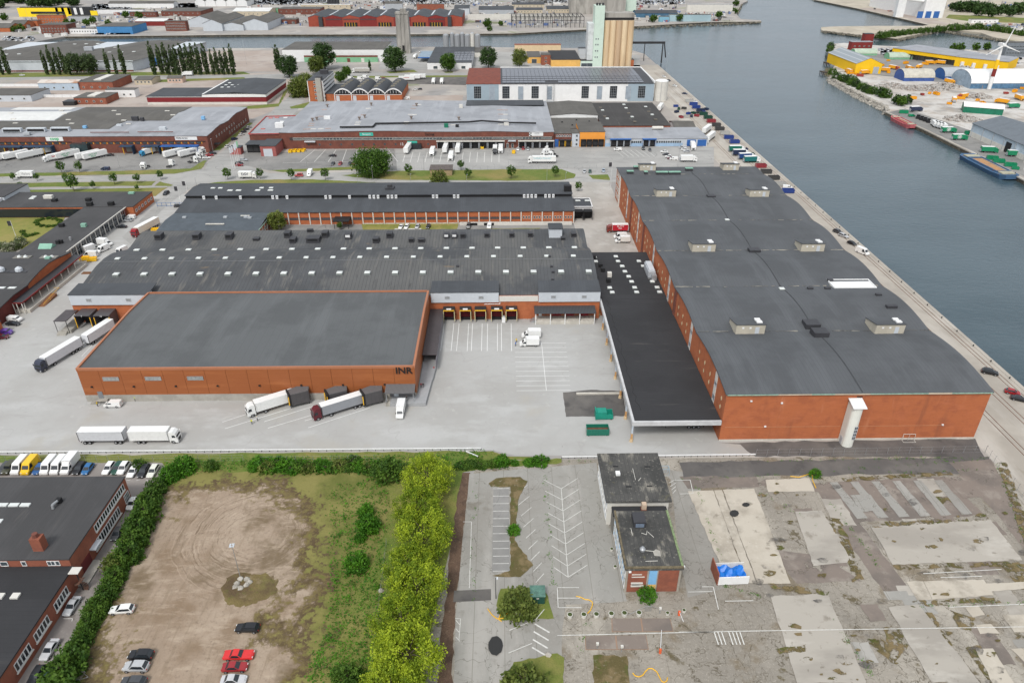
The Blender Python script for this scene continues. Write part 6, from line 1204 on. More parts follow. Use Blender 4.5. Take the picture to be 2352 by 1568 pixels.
def van_tpl(L, W, H, box=None):
    h = W / 2; a, b = -L / 2, L / 2; tp = lambda x, z: 1.0 if z < 1.3 else 1.0 - .09 * (z - 1.3) / max(.5, H - 1.3)
    fr = b - 1.9 if H > 2.1 else b - 1.75
    if box is None: prof = [(a, .35),(a, H - .15),(a + .12, H),(fr, H),(fr + .25, H - .06),(b - .85,1.28),(b - .15,1.0),(b, .75),(b, .35)]
    else: prof = [(a + box, .4),(a + box, 2.0),(a + box + .1,2.12),(b - 1.45,2.12),(b - .8,1.25),(b - .12,1.0),(b, .72),(b, .38)]; fr = b - 1.75
    P_ = [('body', MB().extr(prof, h * (.97 if box else 1), tp).mesh('body'), 'body', (0,0,0),[])]
    zt = (H if box is None else 2.12) - .14; x_t = (fr + .2) if box is None else b - 1.42; hh_ = h * .8
    P_.append(('windscreen', quad([(b - .88,-hh_, 1.34),(b - .88, hh_, 1.34),(x_t, hh_ * .9, zt),(x_t, -hh_ * .9, zt)]).mesh('windscreen'), GLASS, (.05,0,.03),[]))
    for s in (-1,1): P_.append(('side_window', quad([(b - .95, s * h * 1.005,1.25),(x_t - .1, s * h * .955, zt - .1),(x_t - .75, s * h * .955, zt - .1),(x_t - .75, s * h * 1.005,1.25)]).mesh('side_window'), GLASS, (0, s * .015,0),[]))
    for s in (-1,1): P_ += [('headlight', boxmesh(.12,.3,.22), HEAD, (b - .06, s * h * .72,.68),[]),('tail_light', boxmesh(.06,.14,.5), TAIL, (a, s * h * .9,.7),[]),('mirror', boxmesh(.14,.2,.3), BLACK, (b - 1.05, s * (h + .12),1.3),[])]
    if box is None: P_.append(('rear_window', quad([(a, -h * .7,1.3),(a, h * .7,1.3),(a, h * .66, H - .45),(a, -h * .66, H - .45)]).mesh('rear_window'), GLASS if H < 2.2 else GREYP, (-.015,0,0),[]))
    else:
        P_.append(('cargo_box', MB().box(a, a + box - .08,-h * 1.06, h * 1.06,.75, H).mesh('cargo_box'), 'box', (0,0,0),[('box_trim', MB().box(a - .02, a + box - .06,-h * 1.07, h * 1.07, H + .003, H + .05).mesh('box_trim'), WHITE, (0,0,0))])); P_.append(('chassis', MB().box(a + .1, b - .5,-.5,.5,.42,.74).mesh('chassis'), DARK, (0,0,0),[]))
        P_.append(('roof_fairing', MB().add([(b - 1.6,-h * .8,2.1),(b - 1.6, h * .8,2.1),(a + box, h * .9,2.1),(a + box, -h * .9,2.1),(a + box, -h * .9, H - .15),(a + box, h * .9, H - .15)],[(0,1,5,4),(0,4,3),(1,2,5),(2,3,4,5)]).mesh('roof_fairing'), 'body', (0,0,0),[]))
    return P_ + wheel_parts((b - .95, a + 1.1),.36, h, .26)
def cab_parts(x0, L=2.3, H=3.7, W=2.5):
    """lorry cab with its front at x0+L"""
    h = W / 2; f = x0 + L
    prof = [(x0,.55),(x0, H - .15),(x0 + .2, H),(f - 1.1, H),(f - .45, H - .55),(f - .12,2.0),(f, 1.7),(f, .45),(f - .9,.4),(f - 1.0,.95),(f - 1.9,.95),(f - 2.0,.5)]
    P_ = [('cab', MB().extr(prof, h, lambda x, z: 1 - .06 * max(0,(z - 2.2) / 1.5)).mesh('cab'), 'body', (0,0,0),[('windscreen', quad([(f - .1,-h * .88,1.95),(f - .1, h * .88,1.95),(f - .47, h * .84, H - .72),(f - .47,-h * .84, H - .72)]).mesh('windscreen'), GLASS, (.03,0,.02)),('grille', boxmesh(.06, W * .62,.95), DARK, (f + .01,0,.62))])]
    for s in (-1,1):
        P_ += [('side_window', quad([(f - .35, s * h, 1.95),(f - .6, s * h * .97, H - .95),(f - 1.35, s * h * .97, H - .95),(f - 1.35, s * h, 1.95)]).mesh('side_window'), GLASS, (0, s * .02,0),[]),('mirror', boxmesh(.15,.25,.7), 'body', (f - .2, s * (h + .2),2.1),[]),('headlight', boxmesh(.08,.4,.22), HEAD, (f, s * h * .72,.6),[])]
    return P_
def box_parts(a, b, z0, z1, W=2.55, name='cargo_box', roof=True):
    h = W / 2; post = [('corner_post', boxmesh(.12,.12, z1 - z0), 'trim', (x, s * (h + .015), z0)) for x in (a + .06, b - .06) for s in (-1,1)]
    return [(name, MB().box(a + .01, b - .01,-h, h, z0, z1).mesh(name), 'box', (0,0,0), post + [('box_roof', MB().box(a + .03, b - .03,-h + .05, h - .05, z1 + .002, z1 + .05).mesh('box_roof'), 'roof', (0,0,0)),('rear_door_seam', boxmesh(.03,.05, z1 - z0 - .2), GREYP, (a - .005,0, z0 + .1))])]
def tractor_tpl(): return cab_parts(.7) + [('chassis', MB().box(-3.0,.72,-.45,.45,.6,.95).box(-2.2,-.6,-1.15,-.46,.5,.93).mesh('chassis'), DARK, (0,0,0),[('fifth_wheel', boxmesh(1.0,.9,.18), BLACK, (-1.7,0,.95))])] + wheel_parts((1.75,-1.9),.5,1.25,.34)
def trailer_tpl(L=13.6, legs=True, axles=(1.6,2.9,4.2)):
    a, b = -L / 2, L / 2
    P_ = box_parts(a, b, 1.2,4.0) + [('chassis', MB().box(a + .1, b - .5,-.5,.5,.85,1.19).mesh('chassis'), DARK, (0,0,0),[('underrun_bar', boxmesh(.12,2.3,.2), BLACK, (a + .25,0,.5))])]
    if legs:
        for s in (-1,1): P_.append(('landing_leg', boxmesh(.14,.14,1.1), DARK, (b - 3.2, s * .8,.1),[]))
    for s in (-1,1): P_.append(('tail_light', boxmesh(.05,.5,.18), TAIL, (a - .02, s * .9,.9),[]))
    return P_ + wheel_parts([a + q for q in axles],.5,1.27,.36)
def lorry_tpl(L=9.5, H=3.7, cabh=3.2, taillift=True):
    a, b = -L / 2, L / 2
    P_ = cab_parts(b - 2.2,2.2, cabh, 2.45) + box_parts(a, b - 2.35,1.1, H) + [('chassis', MB().box(a + .2, b - 1.9,-.5,.5,.65,1.09).mesh('chassis'), DARK, (0,0,0),[])]
    if taillift: P_.append(('tail_lift', boxmesh(.12,2.2,1.5), GREYP, (a - .2,0,.8),[]))
    return P_ + wheel_parts([b - 1.25, a + 2.2] + ([a + 3.5] if L > 10 else []),.48,1.24,.34)
def skip_tpl(L=6.0, W=2.4, H=2.0, fill=True):
    m = MB(); h = W / 2; a, b = -L / 2, L / 2; t = .1
    m.box(a, b, -h, h, .18,.28).box(a, b, -h, -h + t, .28, H).box(a, b, h - t, h, .28, H).box(a, a + t, -h + t, h - t, .28, H).box(b - t, b, -h + t, h - t, .28, H)
    P_ = [('skip_body', m.mesh('skip_body'), 'body', (0,0,0),[('rust_lining', MB().box(a + t + .01, b - t - .01,-h + t + .01, h - t - .01,.29, H * (.55 if fill else .32)).mesh('rust_lining'), 'fill', (0,0,0))])]
    for i in range(7):
        for s in (-1,1): P_.append(('rib', boxmesh(.12,.1, H - .3), 'body', (a + .4 + (L - .8) * i / 6, s * (h + .05),.25),[]))
    for s in (-1,1): P_.append(('top_rail', boxmesh(L, .16,.14), 'body', (0, s * h, H),[]))
    for x in (a + .6, b - .6): P_.append(('skid', boxmesh(.2, W, .18), BLACK, (x, 0,0),[]))
    return P_
TP = {'hatch': car_tpl(4.1,1.75,1.47,1.0,.25,-1.35,-1.85), 'sedan': car_tpl(4.6,1.8,1.43,.95,.2,-.95,-1.55, deck=.96), 'estate': car_tpl(4.7,1.8,1.47,1.0,.2,-1.75,-2.2), 'suv': car_tpl(4.6,1.88,1.68,1.05,.35,-1.6,-2.1,1.08,.86), 'jeep': car_tpl(4.6,1.9,1.9,.9,.7,-1.9,-2.1,1.15,1.02), 'limo': car_tpl(5.6,1.98,1.4,.75,.1,-1.0,-1.55,.92,.85, deck=.92),
      'van': van_tpl(4.7,1.85,1.85), 'bigvan': van_tpl(5.7,2.0,2.55), 'boxvan': van_tpl(6.3,2.05,2.95,4.2), 'tractor': tractor_tpl(), 'trailer': trailer_tpl(), 'drawbar': trailer_tpl(7.8, False, (1.2,2.5,6.0)), 'drawbar4': trailer_tpl(11.8, False, (1.3,2.55,9.3,10.5)), 'lorry': lorry_tpl(), 'biglorry': lorry_tpl(12.6,4.0,3.6, False), 'skip': skip_tpl(), 'smallskip': skip_tpl(3.6,1.8,1.4)}
DIM = {'hatch': (4.1,1.75), 'sedan': (4.6,1.8), 'estate': (4.7,1.8), 'suv': (4.6,1.88), 'jeep': (4.6,1.9), 'limo': (5.6,1.98), 'van': (4.7,1.85), 'bigvan': (5.7,2.0), 'boxvan': (6.3,2.1), 'tractor': (6,2.5), 'trailer': (13.6,2.55), 'drawbar': (7.8,2.55), 'drawbar4': (11.8,2.55), 'lorry': (9.5,2.5), 'biglorry': (12.6,2.5), 'skip': (6,2.4), 'smallskip': (3.6,1.8)}
CW = (.74,.74,.72); SIL = (.42,.43,.44); BLK = (.016,.017,.02); DGR = (.06,.063,.068); REDC = (.32,.012,.016); NAVY = (.018,.03,.07); BLU = (.02,.09,.25); GRN = (.01,.06,.04); MAROON = (.1,.012,.02); TEAL = (.01,.14,.3); YELC = (.8,.5,.02)
CN = {CW: 'white', SIL: 'silver', BLK: 'black', DGR: 'dark grey', REDC: 'red', NAVY: 'navy', BLU: 'blue', GRN: 'dark green', MAROON: 'maroon', TEAL: 'blue', YELC: 'yellow'}
NM = {'hatch': ('parked_car', 'car'), 'sedan': ('parked_car', 'car'), 'estate': ('parked_car', 'car'), 'suv': ('parked_car', 'car'), 'jeep': ('parked_car', 'car'), 'limo': ('parked_car', 'car'), 'van': ('delivery_van', 'van'), 'bigvan': ('delivery_van', 'van'), 'boxvan': ('box_van', 'van'), 'tractor': ('lorry_tractor', 'lorry'), 'trailer': ('lorry_trailer', 'trailer'), 'drawbar': ('lorry_trailer', 'trailer'), 'drawbar4': ('lorry_trailer', 'trailer'), 'lorry': ('box_lorry', 'lorry'), 'biglorry': ('box_lorry', 'lorry'), 'skip': ('waste_container', 'container'), 'smallskip': ('waste_container', 'container')}
RUSTF = M('rust_fill', (.13,.06,.035),[('n', (.08,.04,.025),.8,.45,.65,.8),('n', (.3,.24,.18),1.5,.6,.72,.7)], rough=.95)
def spawn(kind, x, y, hd, col, label, group=None, box=CW, trim=None, roof=None, z=0.02, fill=None):
    nm, cat = NM[kind]
    root = T(nm, label, cat, (x, y, z), R(hd), group)
    pm_ = {'body': paint(col), 'box': paint(box, .5), 'trim': paint(trim or box, .5), 'roof': paint(roof or CW, .6), 'fill': fill or RUSTF}
    for name, me, mt, loc, subs in TP[kind]:
        o = put(name, me, pm_[mt] if isinstance(mt, str) else mt, root, loc)
        for n2, me2, mt2, loc2 in subs: put(n2, me2, pm_[mt2] if isinstance(mt2, str) else mt2, o, loc2)
    return root
def VP(kind, u, v, hd, col, label, group=None, **kw):
    """(u,v): pixel where the nearest edge of the vehicle meets the ground"""
    L, W = DIM[kind]; x, y = G(u, v); a = R(hd); y += abs(L / 2 * math.sin(a)) + abs(W / 2 * math.cos(a))
    return spawn(kind, x, y, hd, col, label, group, **kw)
def print_on(veh, s, x, z, size, mat, side=-1, W=2.55, bold=True):
    """lettering on the long side of a vehicle body (side -1: its right hand side)"""
    o = put('lettering', text3(s, size, .01, 'lettering', bold), mat, veh, (x, side * (W / 2 + .03), z)); o.rotation_euler = (R(90),0,0 if side < 0 else math.pi); return o
INKB = M('ink_navy', (.01,.015,.06), rough=.6); INKR = M('ink_red', (.5,.02,.03), rough=.6); INKG = M('ink_green', (.05,.35,.15), rough=.6); INKY = M('ink_grey', (.35,.36,.36), rough=.6)
# lorries of the orange warehouse
def line_dir(a, b): p, q = G(*a), G(*b); return p, math.degrees(math.atan2(q[1] - p[1], q[0] - p[0])), math.dist(p, q)
xL, xM, xR = GX(186,1020), GX(294,1020), GX(409,1020); yc = GY(300,1020) + 1.3
spawn('drawbar4', (xL + xM) / 2 - .3, yc, 0, CW, 'silver-grey trailer coupled behind the white lorry at the yard edge', box=(.55,.56,.58), trim=(.05,.05,.05)); spawn('biglorry', (xM + xR) / 2 + .4, yc, 0, CW, 'white lorry towing a grey trailer along the bottom edge of the yard', trim=(.6,.6,.6))
def rig(front, rear, tractor_col, tl, trl, kind='trailer', box=CW, trim=None, roof=None, back=0.0):
    """tractor and semi-trailer whose near-side wheels stand on the pixel line front -> rear"""
    p, ang, d = line_dir(rear, front); q = G(*front); a = R(ang); n = Vector((math.sin(a),-math.cos(a)))
    if n.y > 0: n = -n
    c = Vector(q) - n * 1.25; dv_ = Vector((math.cos(a), math.sin(a)))
    t = c - dv_ * 1.75; spawn('tractor', t.x, t.y, ang, tractor_col, tl)
    tc = t + dv_ * (-1.2 + 1.7 - DIM[kind][0] / 2); r = spawn(kind, tc.x, tc.y, ang, CW, trl, box=box, trim=trim, roof=roof)
    return r, ang, tc
r1, a1, c1 = rig((105,853),(187,803),(.03,.035,.06), 'dark navy lorry tractor driving away from the left docks', 'long white semi-trailer behind the dark navy tractor', box=(.62,.63,.66), trim=(.04,.04,.04))
dv_ = Vector((math.cos(R(a1)), math.sin(R(a1)))); tc = c1 - dv_ * (6.8 + .9 + 5.9); spawn('drawbar4', tc.x + 1.0, tc.y, a1 + 3, CW, 'white second trailer backed up to dock 15 at the left', box=(.66,.67,.69), trim=(.04,.04,.04))
rig((581,958),(642,939), CW, 'white lorry tractor backing onto the left skewed dock', 'white semi-trailer at the left skewed dock of the orange warehouse')
rig((732,966),(827,936), MAROON, 'maroon lorry tractor at the right skewed dock', 'grey-sided semi-trailer behind the maroon tractor', box=(.27,.28,.3), trim=(.04,.04,.04), roof=CW)
VP('van', 258,937,180, CW, 'white van parked at the grey door of the orange warehouse')
VP('boxvan', 918,964,270, CW, 'white box van backed against the loading platform')
VP('boxvan', 1220,778,180, CW, 'white box van parked behind another in the empty yard'); VP('boxvan', 1216,797,180, CW, 'white box van parked in front of its twin beside two workers')
c_ = VP('skip', 1373,1001,0,(.01,.15,.1), 'open green rusty-lined container in the yard', fill=RUSTF)
cp = T('green_waste_compactor', 'closed green waste compactor on the dark ramp', 'compactor', (*G(1388,965),0)); cp.location.y += 1.3; GC = V('compactor_green', (.01,.24,.17),.12, rough=.5)
put('drum_body', MB().extr([(-2.2,.3),(-2.2,2.3),(-1.8,2.5),(.6,2.5),(.6,.3)],1.2).mesh('drum_body'), GC, cp); put('hopper', MB().box(.61,2.4,-1.15,1.15,.3,.5).box(.61,2.4,-1.15,-1.03,.5,1.7).box(.61,2.4,1.03,1.15,.5,2.1).box(2.28,2.4,-1.03,1.03,.5,1.6).mesh('hopper'), GC, cp); put('end_plate', MB().box(-2.45,-2.21,-1.3,1.3,.2,2.8).mesh('end_plate'), GC, cp)
for s in (-1,1): put('roller', MB().cyly(1.9,.15, s - .15, s + .15,.15,8).mesh('roller'), BLACK, cp)
# shuttle under the canopy, red delivery lorry by the warehouse
VP('trailer', 1560,985,180, CW, 'white trailer standing in the shade under the open canopy')
t_ = VP('lorry', 1418,535,180,(.2,.03,.02), 'red and white lorry parked beside the brick warehouse wall', box=(.45,.015,.03), trim=CW); print_on(t_, 'FLYTT', -1.2,3.0,1.1, WHITE, 1); print_on(t_, '1964', -1.0,2.1,.8, WHITE, 1)
VP('boxvan', 1430,559,180, CW, 'white box van below the red lorry by the brick wall', box=(.66,.64,.6)); VP('bigvan', 1425,549,180, CW, 'white van half hidden behind the white box van')
# small car park along the fence, lower left
row = [(2, 'suv', DGR),(12, 'jeep', (.06,.06,.035)),(34, 'bigvan', CW),(57, 'bigvan', YELC),(81, 'hatch', BLU),(101, 'bigvan', CW),(124, 'bigvan', CW),(148, 'boxvan', CW),(173, 'estate', BLK),(194, 'hatch', (.02,.13,.32)),(241, 'estate', CW),(262, 'estate', GRN),(276, 'suv', CW),(298, 'sedan', CW),(322, 'estate', BLK),(344, 'estate', (.68,.68,.6))]
for i, (u, k, c) in enumerate(row):
    v = 1093 if i < 13 else 1100
    VP(k, u, v, 270, c, '%s %s %s from the left in the row below the fence' % (ORD[i], 'yellow' if i == 3 else CN.get(c, 'cream' if i == 15 else 'olive' if i == 1 else 'blue'), NM[k][1]), 'vehicles in the small car park')
CARS = [('hatch', 297,1174,270, CW, 'white hatchback beside the end of the brick workshop'),('hatch', 262,1245,270, DGR, 'dark car half hidden under the trees by the workshop'),('sedan', 154,1418,268, SIL, 'silver saloon with sunroof beside the lower workshop windows'),('sedan', 101,1521,268,(.5,.5,.51), 'pale silver saloon further down beside the lower workshop'),('estate', 68,1585,268, BLK, 'black car at the bottom left corner beside the workshop'),('estate', 98,1590,268,(.02,.05,.16), 'blue car at the bottom left beside the black car'),
        ('estate', 276,1414,184, CW, 'white estate car alone on the dirt lot'),('suv', 320,1520,178, BLK, 'black car with silver roof rails on the dirt lot'),('suv', 309,1547,178, SIL, 'silver car parked next to the black one on the dirt lot'),('suv', 303,1583,178, DGR, 'dark car cut by the bottom edge of the dirt lot'),('estate', 566,1456,178, BLK, 'black estate car in the middle of the dirt lot'),('limo', 546,1519,0,(.6,.03,.03), 'long bright red classic car on the dirt lot'),('sedan', 537,1547,2,(.3,.025,.03), 'dark red car in front of the bright red classic'),('sedan', 534,1577,2,(.5,.5,.51), 'silver car cut by the bottom edge beside the red cars'),
        ('suv', 2281,866,-28, BLK, 'black car on the quay road right of the brick warehouse'),('hatch', 2333,912,-28, REDC, 'red car with white roof on the quay road'),('sedan', 2350,928,-28, BLK, 'dark car cut by the right edge on the quay road'),('suv', 1929,540,-60, DGR, 'first dark car of the row on the quay'),('estate', 1942,549,-60, SIL, 'silver car between two dark cars on the quay'),('hatch', 1961,566,-60, BLK, 'black car just ahead of the white van on the quay'),('bigvan', 1987,589,-62, CW, 'white van parked on the quay behind three cars'),('van', 1811,436,-20, CW, 'white van at the far corner of the brick warehouse'),
        ('suv', 378,450,265, BLK, 'black car on the road by the gate'),('hatch', 407,478,25, DGR, 'first dark car inside the gate'),('hatch', 421,477,25, BLK, 'second dark car inside the gate'),('hatch', 415,488,25, NAVY, 'navy car beside the dark roof inside the gate'),('van', 298,504,180, CW, 'white van at the first glazed garage doors'),('hatch', 293,510,180, SIL, 'silver car beside the white van at the garages'),('sedan', 278,525,180, BLK, 'black saloon at the glazed garage doors'),('boxvan', 238,567,-15, CW, 'white box van with its nose out at the garages'),('bigvan', 230,583,248, CW, 'white van between two box vans at the garages'),('boxvan', 204,583,60, CW, 'white box van backed towards the last garage doors'),('bigvan', 206,592,182, CW, 'white van standing crosswise before the yellow skips'),('van', 31,741,-8, CW, 'white van at the brick corner house on the left edge'),('sedan', 27,750,-4, BLK, 'black car below the white van on the left edge'),('van', 8,771,5,(.12,.05,.3), 'purple van cut by the left edge'),('hatch', 2,781,5, MAROON, 'dark red car cut by the left edge'),
        ('sedan', 920,528,262, CW, 'first white car on the grass court'),('estate', 933,528,262, CW, 'second white car on the grass court'),('hatch', 958,527,262, SIL, 'silver car on the grass court'),('hatch', 983,527,262, BLK, 'black car on the grass court'),('jeep', 1076,527,265, DGR, 'dark open car at the white ramp wall'),('van', 1124,527,265, CW, 'white van at the white ramp wall'),
        ('sedan', 763,361,175, BLK, 'black car alone in the marked car park'),('hatch', 763,381,265, DGR, 'dark blue-grey car in the row at the car park edge'),('hatch', 780,381,265, REDC, 'red car in the row at the car park edge'),('hatch', 802,381,265, DGR, 'dark car left of the big tree'),('hatch', 811,381,265,(.4,.05,.08), 'reddish car half under the big tree'),('suv', 830,358,175, DGR, 'dark car above the big tree'),('suv', 857,353,175, SIL, 'pale car above the big tree crown'),
        ('sedan', 1190,347,265, CW, 'white car at the brick hall right end'),('hatch', 1202,346,265, REDC, 'red car beside the hall right end'),('hatch', 1213,347,265, SIL, 'white and black car beside the red car at the hall'),('hatch', 1343,399,262, SIL, 'silver car in the small lot by the grass'),('hatch', 1356,399,262, GRN, 'green car in the small lot by the grass'),('hatch', 1387,397,262,(.3,.36,.42), 'pale blue car in the small lot by the flagpole'),('van', 1419,347,182, CW, 'white van in front of the blue docks'),('jeep', 1479,346,262, DGR, 'first dark pickup at the blue dock pair'),('hatch', 1494,349,262, DGR, 'second dark car at the blue dock pair'),
        ('sedan', 1526,352,175, CW, 'white car in the top left of the lorry yard row'),('hatch', 1530,358,175, DGR, 'grey car second in the lorry yard row'),('hatch', 1536,363,175, CW, 'white car third in the lorry yard row'),('hatch', 1541,367,175, MAROON, 'maroon car fourth in the lorry yard row'),('van', 1548,369,175, CW, 'white van at the front of the lorry yard row'),('van', 1569,343,175, SIL, 'silver van beside the blue gates'),('hatch', 1572,347,175, CW, 'white car below the silver van'),('hatch', 1578,351,175, SIL, 'pale car at the blue gates'),
        ('sedan', 250,362 - 2,190, BLK, 'dark car before the dark glass lobby'),('van', 241,392,178, NAVY, 'dark van on the depot fence side'),('sedan', 473,366,10, CW, 'white car beside the tractor units'),('sedan', 480,360,10, REDC, 'red car beside the white one at the depot corner'),('suv', 487,356,10, BLK, 'black car at the depot corner'),('hatch', 553,313,55, CW, 'white car in the side street row'),('hatch', 558,307,55, DGR, 'first grey car in the side street row'),('hatch', 564,301,55, DGR, 'second grey car in the side street row'),('hatch', 570,296,55, SIL, 'farthest grey car in the side street row'),('suv', 522,341,60, CW, 'white car near the depot side porch'),('suv', 536,324,60, NAVY, 'navy car near the flagpoles'),('estate', 558,371,5, SIL, 'silver estate by the white flagpoles'),('hatch', 549,383,10, REDC, 'red car by the white flagpoles'),('suv', 548,379,10, BLK, 'black car behind the red one by the flagpoles'),
        ('hatch', 1526,179,-62, CW, 'farthest white car on the quay by the tank'),('sedan', 1537,188,-62, BLK, 'black car on the quay beyond the tank'),('suv', 1551,201,-62, CW, 'white car on the quay before the tank'),('sedan', 1574,218,-40, NAVY, 'navy car on the quay near the tank'),('sedan', 1597,237,-50, CW, 'white car at the quay edge near the scrap bins'),
        ('bigvan', 806,183,5, CW, 'left white van behind the arch shed'),('bigvan', 828,184,5, CW, 'middle white van behind the arch shed'),('bigvan', 840,180,5, CW, 'upper white van behind the arch shed'),('bigvan', 869,184,5, CW, 'right white van behind the arch shed'),('hatch', 880,182,5, REDC, 'red car beside the vans behind the arch shed'),('van', 934,229,190, CW, 'white van at the end of the arch shed'),('hatch', 953,208,175, CW, 'white car on the reddish court'),('hatch', 964,207,175, BLK, 'black car on the reddish court'),('sedan', 50,175,0, CW, 'white car on the poplar street'),('sedan', 965,121,250, CW, 'white car near the concrete tower'),('hatch', 1257,152,0, CW, 'white car before the orange store')]
for k, u, v, hd, c, lb_ in CARS: VP(k, u, v, hd, c, lb_)
# depot lorries
DEP = [('trailer', -10,372, 'leftmost white trailer cut by the left edge'),('trailer', 30,366, 'white trailer second from the left edge at the depot'),('trailer', 62,365, 'white trailer third from the left edge at the depot'),('trailer', 149,365, 'white trailer with green print at the middle depot docks'),('trailer', 196,366, 'left of the two white trailers beside the glass lobby'),('trailer', 212,366, 'right of the two white trailers beside the glass lobby'),('trailer', 396,361, 'left trailer with round blue letters at the depot'),('trailer', 430,360, 'right trailer with round blue letters at the depot'),('trailer', 99,356, 'white trailer hidden behind the red-lettered lorry')]
for k, u, v, lb_ in DEP:
    L, W = DIM[k]; x, y = G(u, v); r_ = spawn(k, x + 1.0, y + 2.0,233, CW, lb_)
    if 'round blue' in lb_: print_on(r_, 'coop', -1.5,2.8,1.9, INKB, 1)
    elif 'green' in lb_ or 'right of the two' in lb_: print_on(r_, 'LATT ATT', 1.5,2.9,1.1, INKG, 1); print_on(r_, 'GILLA', 1.5,1.9,1.1, INKG, 1)
x, y = G(98,375); r_ = spawn('lorry', x + 3, y + 5,233, CW, 'white lorry with red lettering pulling out of the depot', trim=CW); print_on(r_, 'Swebol', -1.5,2.7,1.3, INKR, 1); x2, y2 = x + 3 + 5.6, y + 5 + 7.4; r_ = spawn('drawbar', x2 + .6, y2 + .9,233, CW, 'pale trailer with red lettering behind the red-lettered lorry', box=(.62,.58,.5)); print_on(r_, 'Swebol', 0,2.8,1.4, INKR, 1)
x, y = G(320,361); r_ = spawn('lorry', x + 3, y + 5,240,(.02,.22,.4), 'white lorry with bright blue cab at the depot docks')
for u, v, hd, lb_ in ((330,390,262, 'white tractor unit facing the camera on the depot yard'),(387,387,80, 'white tractor unit seen from behind on the depot yard'),(441,376,10, 'nearest white tractor unit in the depot corner group'),(448,367,10, 'second white tractor unit in the depot corner group'),(452,362,20, 'third white tractor unit in the depot corner group'),(459,353,320, 'farthest white tractor unit at the blue hood')): VP('tractor', u, v, hd, CW, lb_)
r_ = VP('lorry', 57,410,180, CW, 'white lorry driving left on the main road'); print_on(r_, 'Varioo', -1.2,2.5,1.7, INKY, 1)
r_ = VP('lorry', 569,411,0, CW, 'white lorry with three big dark letters on the main road'); print_on(r_, 'DSV', -1.2,2.5,2.0, INKB, -1)
VP('jeep', 686,407,182,(.5,.1,.1), 'white and red tow car with flat trailer on the road'); VP('boxvan', 709,407,270, CW, 'white trailer box being towed on the road')
for u, v, hd, lb_, k in ((934,356,266, 'leftmost white trailer at the hall 12 docks', 'trailer'),(992,360,268, 'white lorry with grey cab at the hall 12 docks', 'lorry'),(1022,355,268, 'white trailer left of the projecting lorry at hall 12', 'trailer'),(1035,371,269, 'white lorry projecting furthest from the hall 12 docks', 'lorry'),(1051,355,269, 'rightmost white trailer at the hall 12 docks', 'trailer'),(1137,356,269, 'dark-cab lorry at the right hall docks', 'lorry'),(1150,354,269, 'white-cab lorry at the right hall docks', 'lorry')): VP(k, u, v, hd, BLK if 'dark' in lb_ else CW, lb_)
for j, (u, v) in enumerate(((1262,352),(1258,358),(1266,358),(1272,364),(1254,364))): VP('tractor', u, v, 200 if j % 2 else 170, CW, '%s white tractor unit behind the long white trailer' % ORD[j], 'white tractor units parked behind the long trailer')
r_, _, _ = rig((1217,376),(1268,376), CW, 'white tractor pulling the long pale-lettered trailer', 'long white trailer with pale blue lettering in the dock yard'); print_on(r_, 'THERMO-TRANSIT', 1.0,3.0,1.25, M('ink_pale', (.35,.55,.6)),1)
VP('lorry', 1595,347,262, CW, 'white lorry backing towards the quay in the lorry yard'); VP('lorry', 1582,373,0, CW, 'large white lorry parked crosswise in the lorry yard'); VP('tractor', 1624,331,262, CW, 'white tractor beside the two long trailers'); VP('trailer', 1637,327,240, CW, 'first long white trailer on the quay side'); VP('trailer', 1628,310,240, CW, 'second long white trailer on the quay side'); VP('lorry', 1490,268 - 10,70,(.1,.15,.4), 'white and blue lorry beside the scrap yard'); VP('trailer', 1520,258,70, CW, 'white trailer beside the dark-roofed store')
for j, (u, v) in enumerate(((1693,350),(1702,359),(1716,368),(1728,375))): VP('lorry', u, v, 0 if j < 2 else 5, CW, '%s white-cab skip lorry from the far end of the quay row' % ORD[j], 'skip lorries along the quay', box=((.01,.14,.1), NAVY, (.02,.06,.2),(.01,.14,.14))[j])
r_, _, _ = rig((318,545),(372,516),(.25,.01,.015), 'red lorry tractor coming down the street', 'long cream trailer with red and black lettering in the street', box=(.7,.67,.58)); print_on(r_, 'DB', 1.5,3.0,1.0, INKR, -1); print_on(r_, 'SCHENKER', -2.6,3.0,1.1, INKB, -1)
VP('bigvan', 272,588,250, CW, 'white van showing beside the arched terminal roof')
for u, v, lb_ in ((928,187, 'near'),(941,184, 'middle'),(954,182, 'far')): r_ = VP('trailer', u + 6, v, 0, CW, '%s trailer of the white trio on dark asphalt' % lb_, None); print_on(r_, 'SCHENKER', 0,2.9,1.0, INKR, -1)
for u, v, lb_ in ((995,194, 'left'),(1014,194, 'right')): VP('lorry', u, v, 270, CW, '%s of two white lorries on the dark asphalt' % lb_)
r_, _, _ = rig((812,168),(840,168), CW, 'white tractor of a tank rig behind the trees', 'grey trailer of a rig behind the trees', box=(.4,.38,.34)); VP('lorry', 430,175,180, CW, 'white lorry in front of the poplar row'); VP('lorry', 953,136,262, CW, 'white lorry near the concrete tower')
